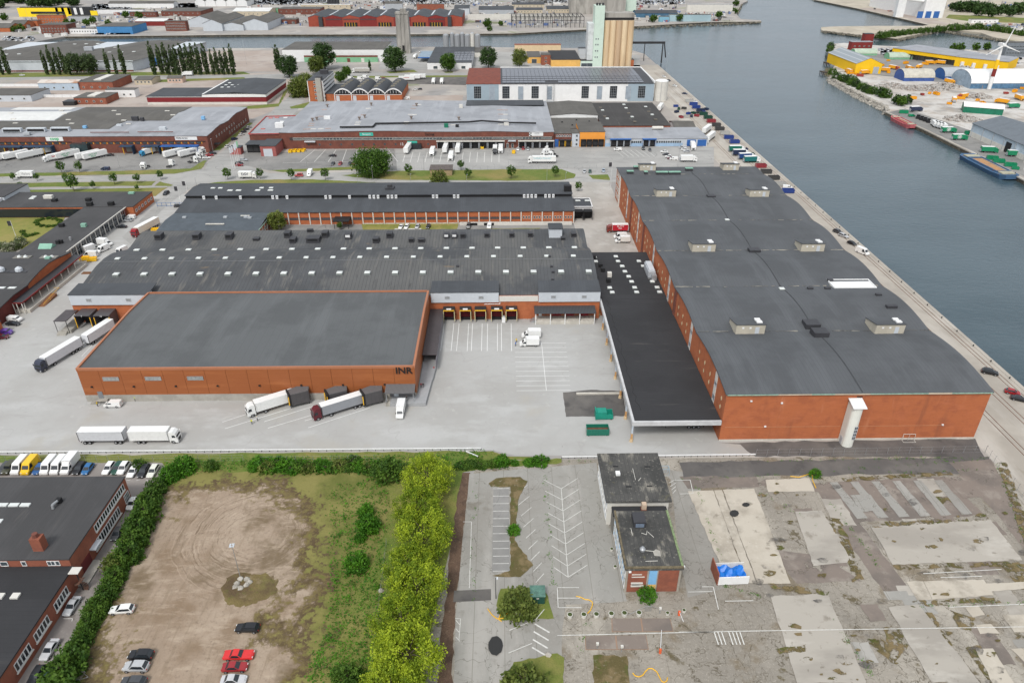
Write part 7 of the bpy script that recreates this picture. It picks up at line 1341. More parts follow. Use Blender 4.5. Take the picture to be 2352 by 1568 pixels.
# yellow waste skips
for u, v, lb_ in ((666,352, 'leftmost of four yellow skips before hall 12'),(676,351, 'second of four yellow skips before hall 12'),(686,351, 'third of four yellow skips before hall 12'),(696,350, 'rightmost faded yellow skip before hall 12'),(1108,343, 'yellow skip in the first right dock'),(1180,354, 'yellow skip standing alone in the dock yard'),(192,600, 'larger yellow skip by the garages'),(209,602, 'smaller yellow skip by the garages'),(356,534, 'yellow skip behind the arched roof edge')): VP('smallskip', u, v, 85 if v < 400 else 10, YELC, lb_, fill=V('skip_lid', (.7,.4,.03)))
random.seed(5)
QB = [((.02,.05,.22), 'blue'),(NAVY, 'navy'),(GRN, 'green'),((.25,.03,.04), 'red'),((.05,.05,.05), 'black'),((.4,.4,.38), 'pale')]
for j in range(20):
    y = 347 + 11 * j + (0 if j < 8 else 8); c = QB[(j * 5 + j // 3) % 6]; spawn('skip', 146.0 - (j % 2) * .6, y + 6,3 if j % 3 else -4, c[0], '%s %s container from the near end of the quay row' % (ORD[j], c[1]), 'containers in a row along the quay edge')
for j, (u, v) in enumerate(sorted((1552 + (q * 29 % 75),246 + (q * 17 % 26)) for q in range(14))):
    x, y = G(u, v); spawn('smallskip', x, y, j * 37, QB[j % 6][0], '%s small bin from the left among the scrap, %s' % (ORD[j], QB[j % 6][1]), 'scrap yard bins')
# recycling yard machines on the east bank
ORG = (.75,.33,.01)
for j, (u, v) in enumerate(sorted([(1950,114),(1958,113),(2010,146),(2023,152),(1948,168),(1965,172),(1975,176),(2040,141),(2052,160),(2080,147),(2095,158),(2085,160),(2125,149),(2135,148),(2158,148),(2180,192),(2198,193),(2212,195),(2226,196),(2095,228),(2118,219),(2135,216),(2150,218),(2190,234),(2210,226),(2245,232),(2300,238),(2180,240),(2256,240),(2310,216),(2330,212),(2240,203),(2040,168),(2030,165),(1940,145),(1938,148),(1952,170),(1986,171),(2062,157),(2110,158),(2168,120),(2180,122),(2188,121),(2206,228),(2340,230),(2348,205)])):
    x, y = G(u, v); k = ('smallskip', 'skip', 'lorry')[j % 3]; spawn(k, x, y, (j * 47) % 360, ORG if j % 7 else (.3,.04,.03), '%s %s from the left in the recycling yard' % (ORD[j // 3], 'orange lorry' if k == 'lorry' else 'large orange skip' if k == 'skip' else 'small orange skip'), 'orange skips and lorries in the recycling yard', box=ORG, fill=V('orange_fill', (.5,.22,.03)))
GR2 = (.01,.22,.1)
for u, v, k, hd, lb_ in ((2180,306, 'lorry', 0, 'green box lorry with white ring sign by the right quay'),(2205,323, 'lorry', 0, 'lower green lorry with white ring sign by the right quay'),(2275,353, 'lorry', -10, 'green tank lorry beside the barge'),(2336,362, 'lorry', -10, 'green tank lorry at the right edge'),(2272,328, 'van', 0, 'green and white van before the grey quay warehouse'),(2229,310, 'skip', 0, 'green skip at the corner of the grey quay warehouse'),(2283,369, 'skip', -20, 'first green skip beside the barge'),(2298,376, 'skip', -20, 'pale skip beside the barge'),(2325,385, 'skip', -20, 'second green skip beside the barge'),(2335,391, 'smallskip', -20, 'last small green skip beside the barge'),(2078,262, 'skip', -15, 'long green skip by the rubble heap'),(2106,258, 'lorry', 10, 'blue lorry by the rubble heap'),(2330,250, 'lorry', 10, 'green crane lorry before the white-roofed green shed'),(2095,269, 'van', 0, 'pale car by the black containers')):
    r_ = VP(k, u, v, hd, NAVY if 'blue' in lb_ else GR2, lb_, box=GR2 if 'blue' not in lb_ else NAVY, fill=V('green_fill', (.02,.18,.1)))
    if 'ring sign' in lb_:
        rg = MB()
        for q in range(6):
            for w in range(8): rg.tube((-.9 + .8 * math.cos(q * 1.047) + .55 * math.cos(w * .785),-1.32,2.4 + .8 * math.sin(q * 1.047) * .8 + .55 * math.sin(w * .785)),(-.9 + .8 * math.cos(q * 1.047) + .55 * math.cos((w + 1) * .785),-1.32,2.4 + .8 * math.sin(q * 1.047) * .8 + .55 * math.sin((w + 1) * .785)),.1, n=4)
        put('ring_emblem', rg.mesh('ring_emblem'), WHITE, r_)
for j in range(4): x, y = G(2108 + 8 * j, 272 + 3 * j); spawn('skip', x, y, 60, BLK, '%s black container by the right quay edge' % ORD[j], 'black containers by the right quay', fill=BLACK)
for j in range(4): x, y = G(2144 + 7 * j, 290 + 2 * j); spawn('lorry', x, y, 75, CW, '%s white lorry in the tight row by the right quay' % ORD[j], 'white lorries by the right quay')
# ------------------------------------------------------------------ vegetation
LEAF = {'dark': leaf_mat('leaf_dark', (.03,.065,.018),(.085,.15,.04)), 'mid': leaf_mat('leaf_mid', (.04,.095,.012),(.11,.2,.025)), 'yellow': leaf_mat('leaf_yellow', (.12,.195,.01),(.43,.52,.035),.38), 'fresh': leaf_mat('leaf_fresh', (.04,.13,.008),(.1,.26,.015)), 'olive': leaf_mat('leaf_olive', (.08,.115,.02),(.21,.25,.055)), 'poplar': leaf_mat('leaf_poplar', (.04,.07,.025),(.11,.155,.055)), 'blossom': leaf_mat('leaf_blossom', (.08,.12,.03),(.5,.5,.38))}
BARK = V('bark', (.08,.06,.045),.3,1.5)
def leaf_cloud(cent, k, spread, size, up=.35):
    """k leaf cards round each clump centre -> vertex and face arrays"""
    n = len(cent) * k
    c = np.repeat(cent, k, axis=0) + rng.normal(size=(n, 3)) * spread
    nrm = rng.normal(size=(n, 3)); nrm[:, 2] = np.abs(nrm[:, 2]) + up; nrm /= np.linalg.norm(nrm, axis=1)[:, None]
    t = np.cross(nrm, rng.normal(size=(n, 3))); t /= np.linalg.norm(t, axis=1)[:, None]; b = np.cross(nrm, t)
    s = size * rng.uniform(.6,1.35,(n, 1)); q = s * rng.uniform(.45,.8,(n, 1))
    v = np.stack([c + t * s, c + b * q, c - t * s, c - b * q],1).reshape(-1,3)
    return v, n
def cards_mesh(name, v, n):
    m = bpy.data.meshes.new(name); m.vertices.add(len(v)); m.vertices.foreach_set('co', v.astype(np.float32).ravel())
    m.loops.add(n * 4); m.loops.foreach_set('vertex_index', np.arange(n * 4, dtype=np.int32)); m.polygons.add(n); m.polygons.foreach_set('loop_start', np.arange(0, n * 4,4, dtype=np.int32))
    m.update(calc_edges=True); return m
def crown(kind, Rr, Hh, z0, nc, k, leaf, sp=.11):
    p = []
    lobes = [(rng.uniform(0,6.28), rng.uniform(.15,.9), rng.uniform(.62,1.15)) for _ in range(14)]
    while len(p) < nc:
        x, y = rng.uniform(-1.2,1.2,2); z = rng.uniform(0,1); r = math.hypot(x, y); a = math.atan2(y, x)
        if kind == 'poplar': lim = .25 + .75 * math.sin(math.pi * min(1,(z * .92 + .1)) ** .85) ** .8
        elif kind == 'bush': lim = math.sqrt(max(0,1 - (z * .98) ** 2.2))
        elif kind == 'willow': lim = math.sqrt(max(0,1 - ((z - .25) / .75) ** 2)) if z > .25 else 1.0
        else: lim = math.sqrt(max(0,1 - ((z - .42) / .58) ** 2)) if z > .42 else math.sqrt(max(0,1 - ((.42 - z) / .45) ** 2)) if z > 0 else 0
        w = 1.0
        for la, lz, ls in lobes:
            d = abs((a - la + math.pi) % (2 * math.pi) - math.pi) + abs(z - lz) * 2.2
            if d < .9: w = ls + (1 - ls) * d / .9; break
        lim *= w
        if r < lim and (r > lim * .55 or rng.random() < .28): p.append((x * Rr, y * Rr, z0 + z * Hh))
    return leaf_cloud(np.array(p), k, min(Rr, Hh) * sp, leaf)
def trunk_mesh(h, r, Rr, limbs=6):
    m = MB().tube((0,0,-.1),(0,0, h * .5), r, r * .7,8).tube((0,0, h * .5),(.1,.05, h * .85), r * .7, r * .2,7)
    for i in range(limbs):
        a = 6.28 * i / limbs + rng.uniform(-.4,.4); z = h * rng.uniform(.3,.6); q = (math.cos(a) * Rr * .55, math.sin(a) * Rr * .55, z + h * .25); mid = (q[0] * .45, q[1] * .45, z + h * .16)
        m.tube((0,0, z), mid, r * .4, r * .28,5).tube(mid, q, r * .28, r * .08,5)
    return m.mesh('trunk')
TT = {}
def tree_tpl(key, kind, Rr, Hh, z0, nc, k, leaf, tr, sp=.11):
    TT[key] = [(cards_mesh('crown', *crown(kind, Rr, Hh, z0, nc, k, leaf, sp)), trunk_mesh(z0 + Hh, tr, Rr)) for _ in range(2)]
tree_tpl('row', 'round', 6.3,8.2,1.9,170,58,.2,.35,.082)
tree_tpl('oak', 'round', 10.5,11,1.5,420,16,.5,.5)
tree_tpl('broad', 'round', 8,15,2.5,170,24,.6,.5,.1)
tree_tpl('small', 'round', 2.1,4.2,2.0,70,10,.3,.1)
tree_tpl('poplar', 'poplar', 3.4,22,.8,200,12,.65,.35)
tree_tpl('willow', 'willow', 8,13,.8,330,13,.6,.5)
tree_tpl('bush', 'bush', 2.4,3.2,.1,110,15,.22,.1)
tree_tpl('lowbush', 'bush', 2.2,1.7,0,60,13,.24,.08)
tree_tpl('far', 'round', 7,11,1.5,70,10,1.3,.4)
TN = {'row': 'tree', 'oak': 'tree', 'broad': 'tree', 'small': 'tree', 'poplar': 'tree', 'willow': 'tree', 'bush': 'shrub', 'lowbush': 'shrub', 'far': 'tree'}
def tree(key, u, v, lf, label, s=1.0, group=None, sz=None, z=0.0, xy=None, name=None):
    x, y = xy if xy else G(u, v, z)
    root = T(name or {'poplar': 'poplar_tree', 'willow': 'willow_tree', 'bush': 'leafy_shrub', 'lowbush': 'leafy_shrub'}.get(key, 'broadleaf_tree'), label, TN[key],(x, y, 0), random.uniform(0,6.28), group)
    cm, tm_ = random.choice(TT[key]); sc_ = (s, s, (sz or s))
    put('crown', cm, LEAF[lf], root, scale=sc_); put('trunk', tm_, BARK, root, scale=sc_)
    return root
random.seed(21)
for i, (u, v, s) in enumerate(((982,1092,1.0),(958,1158,.9),(972,1222,1.0),(940,1290,.86),(958,1345,.98),(922,1420,.95),(936,1500,1.02),(898,1575,.95),(915,1660,1.0))):
    tree('row', u, v, 'yellow', '%s yellow-green tree from the yard end of the dense row' % ORD[i], s, 'yellow-green trees in a row', z=6.0)
tree('oak', 856,403, 'mid', 'big round dark green tree beside the road and car park', 1.0, sz=1.1)
for i, (u, s) in enumerate(((7,.95),(22,1.05),(110,.95),(125,1.1),(139,1.0),(152,1.05),(163,.6),(252,.95),(270,.75),(288,1.1),(357,1.25),(374,1.15),(388,1.25),(402,1.1),(412,1.15),(425,1.2),(438,1.2),(450,1.2),(462,1.18),(477,1.2),(492,.95),(503,1.0),(514,.95),(525,1.0),(538,1.15))):
    tree('poplar', u, 172.5 - (1 if i % 2 else 0), 'poplar', '%s poplar from the left in the tall dark row' % ORD[i], s * .62, 'poplars along the street', s)
BT = [('broad', 178,172, 'poplar', 'left half of the broad dark tree clump among the poplars', 1.05),('broad', 210,171, 'poplar', 'right half of the broad dark tree clump among the poplars', 1.0),('poplar', 640,160, 'poplar', 'single poplar left of the dark round tree', .95),('broad', 665,178, 'dark', 'dark round tree left of the willow', 1.1),('broad', 747,160, 'dark', 'large dark tree before the white canal shed', 1.35),('broad', 728,172, 'olive', 'yellowish tree below the large dark tree', .95),('willow', 688,222, 'olive', 'drooping willow left of the brick office slab', 1.05),('willow', 704,200, 'olive', 'smaller willow behind the brick office slab', .8),('broad', 783,190, 'mid', 'dense green tree behind the arch shed', .55),('broad', 797,178, 'mid', 'dense green tree left of the tank rig', .55),('poplar', 850,163, 'dark', 'small conical tree before the white canal shed', .42),('broad', 908,165, 'dark', 'large dark tree below the concrete tower', 1.3),('broad', 1029,165, 'mid', 'loose tree before the white tank building', .95),('broad', 1122,157, 'dark', 'tree right of the white tank building', 1.05),('broad', 1193,155, 'olive', 'tree before the yellow shed', .95),('broad', 638,529, 'olive', 'round tree in the garden court', .5)]
for k, u, v, lf, lb_, s in BT: tree(k, u, v, lf, lb_, s)
for i, (u, v, s) in enumerate(((32,415,.8),(51,441,1.0),(86,416,.8),(143,398,1.3),(153,418,.9),(171,440,1.7),(184,396,1.2),(215,434,.8),(264,424,1.2),(316,438,.6),(317,421,1.0),(370,413,1.0),(524,413,1.25),(598,411,1.1),(670,414,1.2),(748,414,1.25),(781,528,.7),(938,403,1.2),(1059,391,1.1),(1075,411,1.1),(1174,411,1.4),(1275,407,1.2),(1328,440,1.0))):
    tree('small', u, v, 'mid', '%s small street tree from the left along the main road' % ORD[i], s * .85, 'small street trees')
tree('bush', 1010,420, 'olive', 'round bush below the brick substation', 2.0)
BU = [('bush', 425,1081, 'fresh', 'tallest green shrub at the corner of the small car park', 1.25),('bush', 391,1099, 'fresh', 'shrub right beside the last parked car', 1.05),('bush', 486,1076, 'mid', 'slim dark shrub right of the tallest one', .75),('bush', 321,1074, 'mid', 'shrub behind the parked cars', .8),('bush', 894,1093, 'mid', 'dark green shrub at the head of the yellow tree row', 1.6),('bush', 1154,1066, 'fresh', 'single round shrub near the yard corner', .85),('bush', 847,1214, 'fresh', 'bright green sapling shrub left of the yellow trees', 1.15),('bush', 841,1180, 'fresh', 'smaller bright shrub above the bright sapling', .85),('bush', 820,1302, 'fresh', 'bright shrub halfway down the yellow tree row', 1.1),('bush', 828,1240, 'fresh', 'low bright shrub between two bright saplings', .6),('bush', 800,1566, 'mid', 'dark shrub at the bottom edge left of the yellow trees', 1.2),('bush', 1192,1402, 'olive', 'flowering round tree beside the green cabin', 1.55),('bush', 1206,1590, 'olive', 'flowering tree at the bottom edge', 1.7),('bush', 1486,1372, 'fresh', 'leafy plant at the foot of the derelict office', .8),('bush', 1871,1092, 'fresh', 'single weed tree on the derelict strip', .6),('bush', 1180,1222, 'fresh', 'shrub on the narrow car park island', .6),('bush', 264,1302, 'olive', 'pale yellowish shrub in the workshop hedge', 1.0)]
for k, u, v, lf, lb_, s in BU: tree(k, u, v, lf, lb_, s)
for i, (u, v, s) in enumerate(((360,1128,1.0),(345,1160,1.25),(338,1190,1.3),(322,1222,1.3),(310,1250,1.3),(300,1282,1.2),(280,1300,.9),(268,1330,.9),(256,1352,.9),(246,1372,.9),(228,1398,1.0),(216,1418,.9),(206,1440,.8),(197,1462,.8),(184,1490,.9),(168,1528,1.3),(150,1560,1.4),(130,1610,1.4))):
    tree('bush', u, v, 'mid', '%s shrub from the top of the hedge beside the workshops' % ORD[i], s * 1.05, 'hedge shrubs beside the workshops')
for i in range(26):
    u = 590 + i * 11.5 + random.uniform(-5,5); v = 1072 + random.uniform(-7,10)
    tree('lowbush', u, v, random.choice(('mid', 'fresh', 'olive')), '%s low bush from the left in the verge below the yard' % ORD[i], random.uniform(.7,1.4), 'low bushes in the verge')
for i in range(12): tree('lowbush', 1052 + i * 8,1071 - i * .5 + random.uniform(-2,3), 'mid', '%s bush of the low hedge right of the yellow trees' % ORD[i], random.uniform(.5,.85), 'low hedge bushes')
for i, (u, v, s) in enumerate(((1182,1064,.6),(1215,1064,.8),(1228,1063,.9),(1243,1062,1.0))): tree('lowbush', u, v, 'fresh', '%s bush at the fence near the derelict car park' % ORD[i], s, 'bushes at the fence')
# office garden hedges
for i, (u, v) in enumerate([(10 + 12 * k, 487 + (k % 3)) for k in range(12)] + [(55,492),(70,495),(85,497),(100,496),(112,493),(122,490)]): tree('lowbush', u, v, 'mid' if i < 12 else 'blossom', '%s clipped garden bush from the left before the glazed office' % ORD[i],.75, 'clipped garden bushes')
for i in range(12): a = 6.28 * i / 12; tree('lowbush', 112 + 28 * math.cos(a),512 + 9 * math.sin(a), 'mid', '%s bush of the ring-shaped garden hedge' % ORD[i],.6, 'ring hedge bushes')
for i, (u, v) in enumerate(((8,575),(22,577),(36,572),(48,562),(-6,573))): tree('bush', u, v, 'blossom', '%s white-flowering shrub in the garden corner' % ORD[i],1.1, 'white-flowering shrubs')
for i, (u, v) in enumerate(((55,540),(64,543),(74,541),(84,538),(52,533))): tree('lowbush', u, v, 'mid', '%s low bush round the garden bench' % ORD[i],.6, 'low garden bushes')
# far woods and banks
random.seed(33)
FT = [(random.uniform(-10,185), random.uniform(2,20)) for _ in range(26)]
for i, (u, v) in enumerate(sorted(FT)): tree('far', u, v, 'dark', '%s tree from the left in the wood at the far left edge' % ORD[i], random.uniform(.9,1.6), 'trees of the far left wood')
for i in range(20): u = 2185 + 9 * i; tree('far', u, 24 + (i * 7 % 18) * (1 if u > 2240 else .3), 'dark', '%s tree from the left behind the far right lawn' % ORD[i], random.uniform(.8,1.3), 'trees behind the far right lawn')
for i, (u, v) in enumerate(((155,60),(170,56),(200,60),(215,55),(290,42),(320,44),(35,74),(50,72),(12,47),(1120,62),(1150,60),(1125,72),(250,60),(1370,30),(1500,52),(1560,50),(1650,42),(1690,14),(1680,24),(1688,32))): tree('far', u, v, 'mid', 'green tree standing beside %s' % ('the small brick hall', 'the brick factory', 'the long white block', 'the grey workshop', 'the red shed', 'the dark brick row', 'the first brick cottage', 'the second brick cottage', 'the far left wood', 'the steel frame, left', 'the steel frame, middle', 'the steel frame, front', 'the blue shed', 'the concrete granary', 'the striped shed, left', 'the striped shed, right', 'the pier tip', 'the white quay hall, far end', 'the white quay hall, middle', 'the white quay hall, near end')[i], random.uniform(.45,.8), 'scattered trees beyond the canal')
for i, (u, v) in enumerate(((1912,172),(1922,182),(1935,187),(1948,190),(1958,196),(1967,200),(1978,206),(1990,212),(2003,216),(2022,222),(2032,224),(2058,240),(2068,244),(2080,240),(1905,118),(1908,110))): tree('far' if i in (9,11,12,13) else 'bush', u, v, 'dark' if i % 2 else 'mid', '%s shrub along the rocky east shore from the tip' % ORD[i],.55 if i in (9,11,12,13) else random.uniform(1.6,2.2), 'shrubs on the rocky east shore')
for i in range(26):
    t = i / 25; u, v = (2020 + t * 330,88 - 20 * math.sin(t * 2.2) + (0 if t < .7 else (t - .7) * 36)); tree('bush', u, v, 'mid', '%s bush from the left along the basin bank' % ORD[i], random.uniform(1.6,2.6), 'bushes along the basin bank')
for i, (u, v) in enumerate(((2190,117),(2205,116),(2240,116),(2265,116))): tree('far', u, v, 'mid', '%s tree behind the yellow depot' % ORD[i],.6, 'trees behind the yellow depot')
# ------------------------------------------------------------------ uncountable stuff: grass tufts, weeds, rock banks, far car lots
def tufts(name, label, pts, mat, leaf, k, spread, cat='grass'):
    v, n = leaf_cloud(np.array(pts), k, spread, leaf, 1.2); o = put(name, cards_mesh(name, v, n), mat); return tag(o, label, cat, kind='stuff')
def scatter(poly_px, n):
    out = []; us = [p[0] for p in poly_px]; vs = [p[1] for p in poly_px]
    while len(out) < n:
        u, v = random.uniform(min(us), max(us)), random.uniform(min(vs), max(vs)); c = False
        for i in range(len(poly_px)):
            (x1_, y1_),(x2_, y2_) = poly_px[i], poly_px[i - 1]
            if (y1_ > v) != (y2_ > v) and u < (x2_ - x1_) * (v - y1_) / (y2_ - y1_) + x1_: c = not c
        if c: out.append((*G(u, v),.12))
    return out
tufts('rough_grass_tufts', 'long tufty grass and weeds in the verge below the yard', scatter([(380,1062),(1130,1040),(1060,1078),(890,1090),(640,1086),(470,1078),(400,1110)],900) + scatter([(760,1120),(890,1095),(880,1568),(700,1568),(760,1400)],1000), LEAF['fresh'],.22,7,.5)
tufts('hedge_undergrowth', 'leafy undergrowth below the workshop hedge', scatter([(345,1130),(385,1120),(330,1250),(250,1400),(150,1568),(110,1568),(215,1420),(300,1280)],500), LEAF['mid'],.25,8,.45)
crk = []
for (a, b, n) in (((1250,1090),(1272,1345),46),((1600,1120),(1668,1320),40),((1660,1345),(1745,1370),20),((1905,1150),(2020,1300),40),((1730,1120),(1880,1210),10),((1300,1060),(1500,1056),10),((2290,1062),(2352,1250),30),((1350,1430),(1330,1500),8),((1560,1100),(2240,1080),50),((1090,1100),(1085,1400),20),((2090,1395),(2352,1385),20),((1910,1420),(2010,1560),25),((1740,1095),(2250,1055),40),((1745,1058),(2270,1052),60)):
    for i in range(n):
        t = random.random(); crk.append((*G(a[0] + (b[0] - a[0]) * t + random.uniform(-5,5), a[1] + (b[1] - a[1]) * t + random.uniform(-2,2)),.05))
tufts('crack_weeds', 'weeds growing along the cracks of the derelict lot', crk, LEAF['fresh'],.12,9,.22, 'weeds')
def rocks(name, label, pts, smin, smax, mat):
    m = MB()
    for x, y, z in pts:
        s = random.uniform(smin, smax); vs = [(x + dx * s * random.uniform(.5,1), y + dy * s * random.uniform(.5,1), z + dz * s * random.uniform(.4,.8)) for dx in (-1,1) for dy in (-1,1) for dz in (-1,1)]
        m.add(vs, [(0,1,3,2),(4,6,7,5),(0,4,5,1),(2,3,7,6),(0,2,6,4),(1,5,7,3)])
    return tag(put(name, m.mesh(name), mat), label, 'rocks', kind='stuff')
ROCK = M('bank_rock', (.4,.37,.32),[('n', (.25,.23,.2),.3,.42,.6,.9),('n', (.5,.47,.42),.8,.5,.66,.7)], rough=.95)
rk = []
for a, b, n in (((1906,176),(1911,186),30),((1911,184),(1971,217),260),((1971,217),(2033,247),260),((2033,247),(2036,256),30)):
    for i in range(n):
        t = random.random(); q = random.uniform(-.8,1); x, y = G(a[0] + (b[0] - a[0]) * t, a[1] + (b[1] - a[1]) * t, 0); rk.append((x - 6 * q * .6, y - 4 * q * .6,-1.1 - 1.2 * q if q > 0 else .1))
rocks('rock_bank', 'pale boulders along the sloping east shore', rk, .5,1.3, ROCK)
rk = []
for a, b, n in (((1891,71),(1989,83),90),((2061,90),(2154,69),120),((2154,69),(2352,99),160),((1691,30),(1703,8),50),((1746,50),(1450,62),120)):
    for i in range(n): t = random.random(); x, y = G(a[0] + (b[0] - a[0]) * t, a[1] + (b[1] - a[1]) * t, 0); rk.append((x + random.uniform(-2,2), y - random.uniform(0,5),-1.6 * random.random() - .3))
rocks('far_rock_bank', 'rubble along the far harbour banks', rk, .8,1.8, V('far_rock', (.2,.18,.14),.3,.5))
heap = []
for (u, v, n, sp) in ((2130,205,190,11),(2170,200,120,9),(2215,160,60,6),(2050,200,80,9),(2250,225,60,6),(2210,275,120,8),(2100,205,70,8)):
    x, y = G(u, v)
    for i in range(n): a = random.uniform(0,6.28); r_ = sp * math.sqrt(random.random()); heap.append((x + r_ * math.cos(a) * 1.6, y + r_ * math.sin(a), max(.2,3.2 * (1 - r_ / sp))))
rocks('rubble_heap', 'grey rubble and scrap heaps in the recycling yard', heap, .5,1.5, M('rubble', (.42,.4,.37),[('n', (.25,.2,.17),.4,.45,.6,.9),('n', (.55,.53,.5),.9,.52,.66,.8)], rough=.95))
def car_lot(label, boxes, dens):
    m = MB()
    for (ua, ub, va, vb) in boxes:
        for i in range(dens):
            x, y = G(random.uniform(ua, ub), random.uniform(va, vb)); x = round(x / 3) * 3; y = round(y / 6.5) * 6.5
            m.box(x, x + 1.9, y, y + 4.6,.3,1.0).box(x + .15, x + 1.75, y + .8, y + 3.9,1.003,1.5)
    return tag(put('far_parked_cars', m.mesh('far_parked_cars'), M('far_cars', (.62,.63,.64),[('n', (.1,.11,.13),.33,.5,.52,.9),('n', (.35,.38,.42),.21,.52,.54,.9)], rough=.35)), label, 'cars', kind='stuff')
car_lot('dense field of parked white and silver cars at the far left edge', [(600,760,0,9),(560,690,0,12),(210,300,12,24),(400,450,10,22)],620)
car_lot('dense field of parked cars at the far centre edge', [(900,1130,0,12),(1180,1300,0,8),(1440,1570,0,12),(870,1060,0,7)],560)
m = MB()
for (ua, ub, va, vb, n) in ((230,430,20,60,60),(560,720,14,60,70),(1080,1310,8,64,150),(1440,1560,4,52,70),(1560,1680,30,50,40),(0,240,42,86,40),(2000,2352,2,30,60),(2260,2352,58,72,50),(730,1050,4,22,90)):
    for i in range(n): x, y = G(random.uniform(ua, ub), random.uniform(va, vb)); w, d, h = random.uniform(2,9), random.uniform(2,7), random.uniform(1.2,4); m.box(x, x + w, y, y + d, 0, h)
tag(put('far_yard_clutter', m.mesh('far_yard_clutter'), M('clutter', (.4,.38,.35),[('n', (.06,.12,.3),.045,.55,.56,.9),('n', (.3,.08,.05),.05,.58,.59,.9),('n', (.65,.65,.63),.06,.54,.55,.9),('n', (.06,.06,.06),.07,.56,.57,.9)], rough=.7)), 'stacked goods, vans and crates scattered over the far yards', 'goods', kind='stuff')
car_lot('parked cars beside the yellow depot on the east bank', [(2240,2352,126,150),(2020,2060,116,130)],60)
car_lot('small parked cars on the far canal bank at the left', [(5,75,87,96),(205,300,79,81)],40)
# ------------------------------------------------------------------ derelict lot: slabs, asphalt fields, moss, markings
random.seed(9)
STAIN = ragged('soft_stain', ASPH_D, .4,.75,.35)
SZ = [.03]
def slab(name, pts, mat, z=0, rg=(1.2,.14), par=derel, world=False): SZ[0] += .0012; return sheet(name, pts if world else px(pts), mat, SZ[0], rg, par)
SLB = M('slab_pale', (.46,.415,.345),[('n', (.4,.355,.29),.12,.45,.62,.8),('n', (.24,.21,.17),.1,.54,.72,.75),('n', (.14,.12,.09),.5,.62,.72,.6),('n', (.52,.48,.41),1.0,.55,.72,.5)], rough=.92); SLG = M('slab_grey', (.37,.34,.295),[('n', (.29,.265,.23),.08,.45,.6,.85,(.4,1,1)),('n', (.45,.42,.37),.2,.52,.68,.7,(.4,1,1)),('n', (.2,.175,.14),.14,.58,.7,.75),('n', (.13,.11,.08),.6,.6,.7,.6)], rough=.92)
BRA = M('brown_asphalt', (.2,.165,.14),[('n', (.14,.12,.105),.08,.45,.62,.8),('n', (.28,.245,.21),.2,.52,.68,.7),('n', (.34,.3,.25),1.2,.6,.74,.5)], rough=.93)
BRR = ragged('worn_brown', BRA, .33,.42,.22)
for pts in ([(1735,1112),(1760,1098),(1890,1110),(1995,1195),(1930,1210),(1880,1130)],[(1880,1108),(2170,1094),(2262,1182),(1995,1198)],[(1925,1212),(1968,1190),(2096,1365),(2032,1362)],[(1560,1094),(1735,1090),(1745,1118),(1580,1122)],[(1772,1260),(1890,1275),(1980,1335),(1830,1340)],[(2180,1062),(2275,1054),(2352,1180),(2352,1260),(2290,1180)]): slab('asphalt_field', pts, BRR, 0,(2,.25))
for i in range(70):
    x, y = random.uniform(50,148), random.uniform(62,133); w, d = random.uniform(1.5,6), random.uniform(2,9)
    if x > 62 + (y - 100) * .15 and x + w < 150 - max(0, y - 112): slab('worn_slab', [(x, y),(x + w, y + random.uniform(-.4,.4)),(x + w, y + d),(x + random.uniform(-.4,.4), y + d)],(SLG, BRR, LANEM, BRR, MOSSR)[int(i * 1.7) % 5],0,(1.0,.2), world=True)
for i in range(6): u = 1905 + 48 * i; slab('concrete_strip', [(u, 1108 - i),(u + 18,1107 - i),(u + 88,1190 - i * 2),(u + 64,1192 - i * 2)], LANEM, 0)
for pts in ([(1580,1128),(1638,1126),(1716,1339),(1672,1338)],[(1640,1126),(1658,1125.5),(1738,1339.5),(1718,1339)],[(1660,1125),(1732,1122),(1816,1340),(1740,1340)],[(1758,1102),(1858,1098),(1871,1129),(1764,1130)],[(1846,1187),(1876,1187),(1921,1275),(1890,1275)],[(2082,1336),(2120,1335),(2140,1377),(2106,1378)],[(2121,1335),(2259,1331),(2282,1367),(2141,1377)],[(2301,1412),(2380,1411),(2380,1452),(2329,1452)],[(2241,1436),(2276,1433),(2296,1455),(2251,1456)],[(2240,1489),(2280,1489),(2340,1590),(2290,1590)],[(2321,1490),(2380,1488),(2380,1545)],[(2216,1395),(2246,1390),(2262,1412),(2234,1418)],[(2262,1340),(2352,1336),(2352,1352),(2275,1358)]): slab('pale_slab', pts, SLB, .066)
slab('grey_slab', [(2000,1209),(2274,1193),(2348,1287),(2050,1297)], SLG, .058); slab('grey_slab', [(1826,1175),(1887,1173),(1962,1290),(1868,1300)], SLG, .055); slab('grey_slab', [(1770,1370),(1900,1362),(1990,1568),(1830,1568)], SLG, 0,(2,.2)); slab('grey_slab', [(2040,1395),(2110,1388),(2250,1568),(2140,1568)], SLG, 0,(2,.2))
for pts in ([(1895,1187),(1930,1192),(1985,1330),(1958,1338),(1945,1270)],[(1764,1340),(1825,1344),(1905,1358),(1900,1368),(1800,1357)],[(2027,1442),(2063,1442),(2086,1483),(2055,1522)],[(2095,1381),(2285,1371),(2300,1384),(2090,1393)],[(1986,1468),(2022,1466),(2060,1500),(2050,1524)],[(2000,1205),(2110,1195),(2270,1188),(2270,1194),(2000,1212)],[(2050,1298),(2340,1290),(2345,1300),(2060,1308)],[(1930,1098),(2180,1083),(2190,1091),(1940,1106)],[(2290,1062),(2310,1062),(2380,1250),(2352,1250)],[(1780,1490),(1850,1480),(1850,1496),(1790,1502)],[(2180,1400),(2240,1420),(2230,1450),(2200,1440)]): slab('moss_patch', pts, MOSSR, 0,(.9,.3))
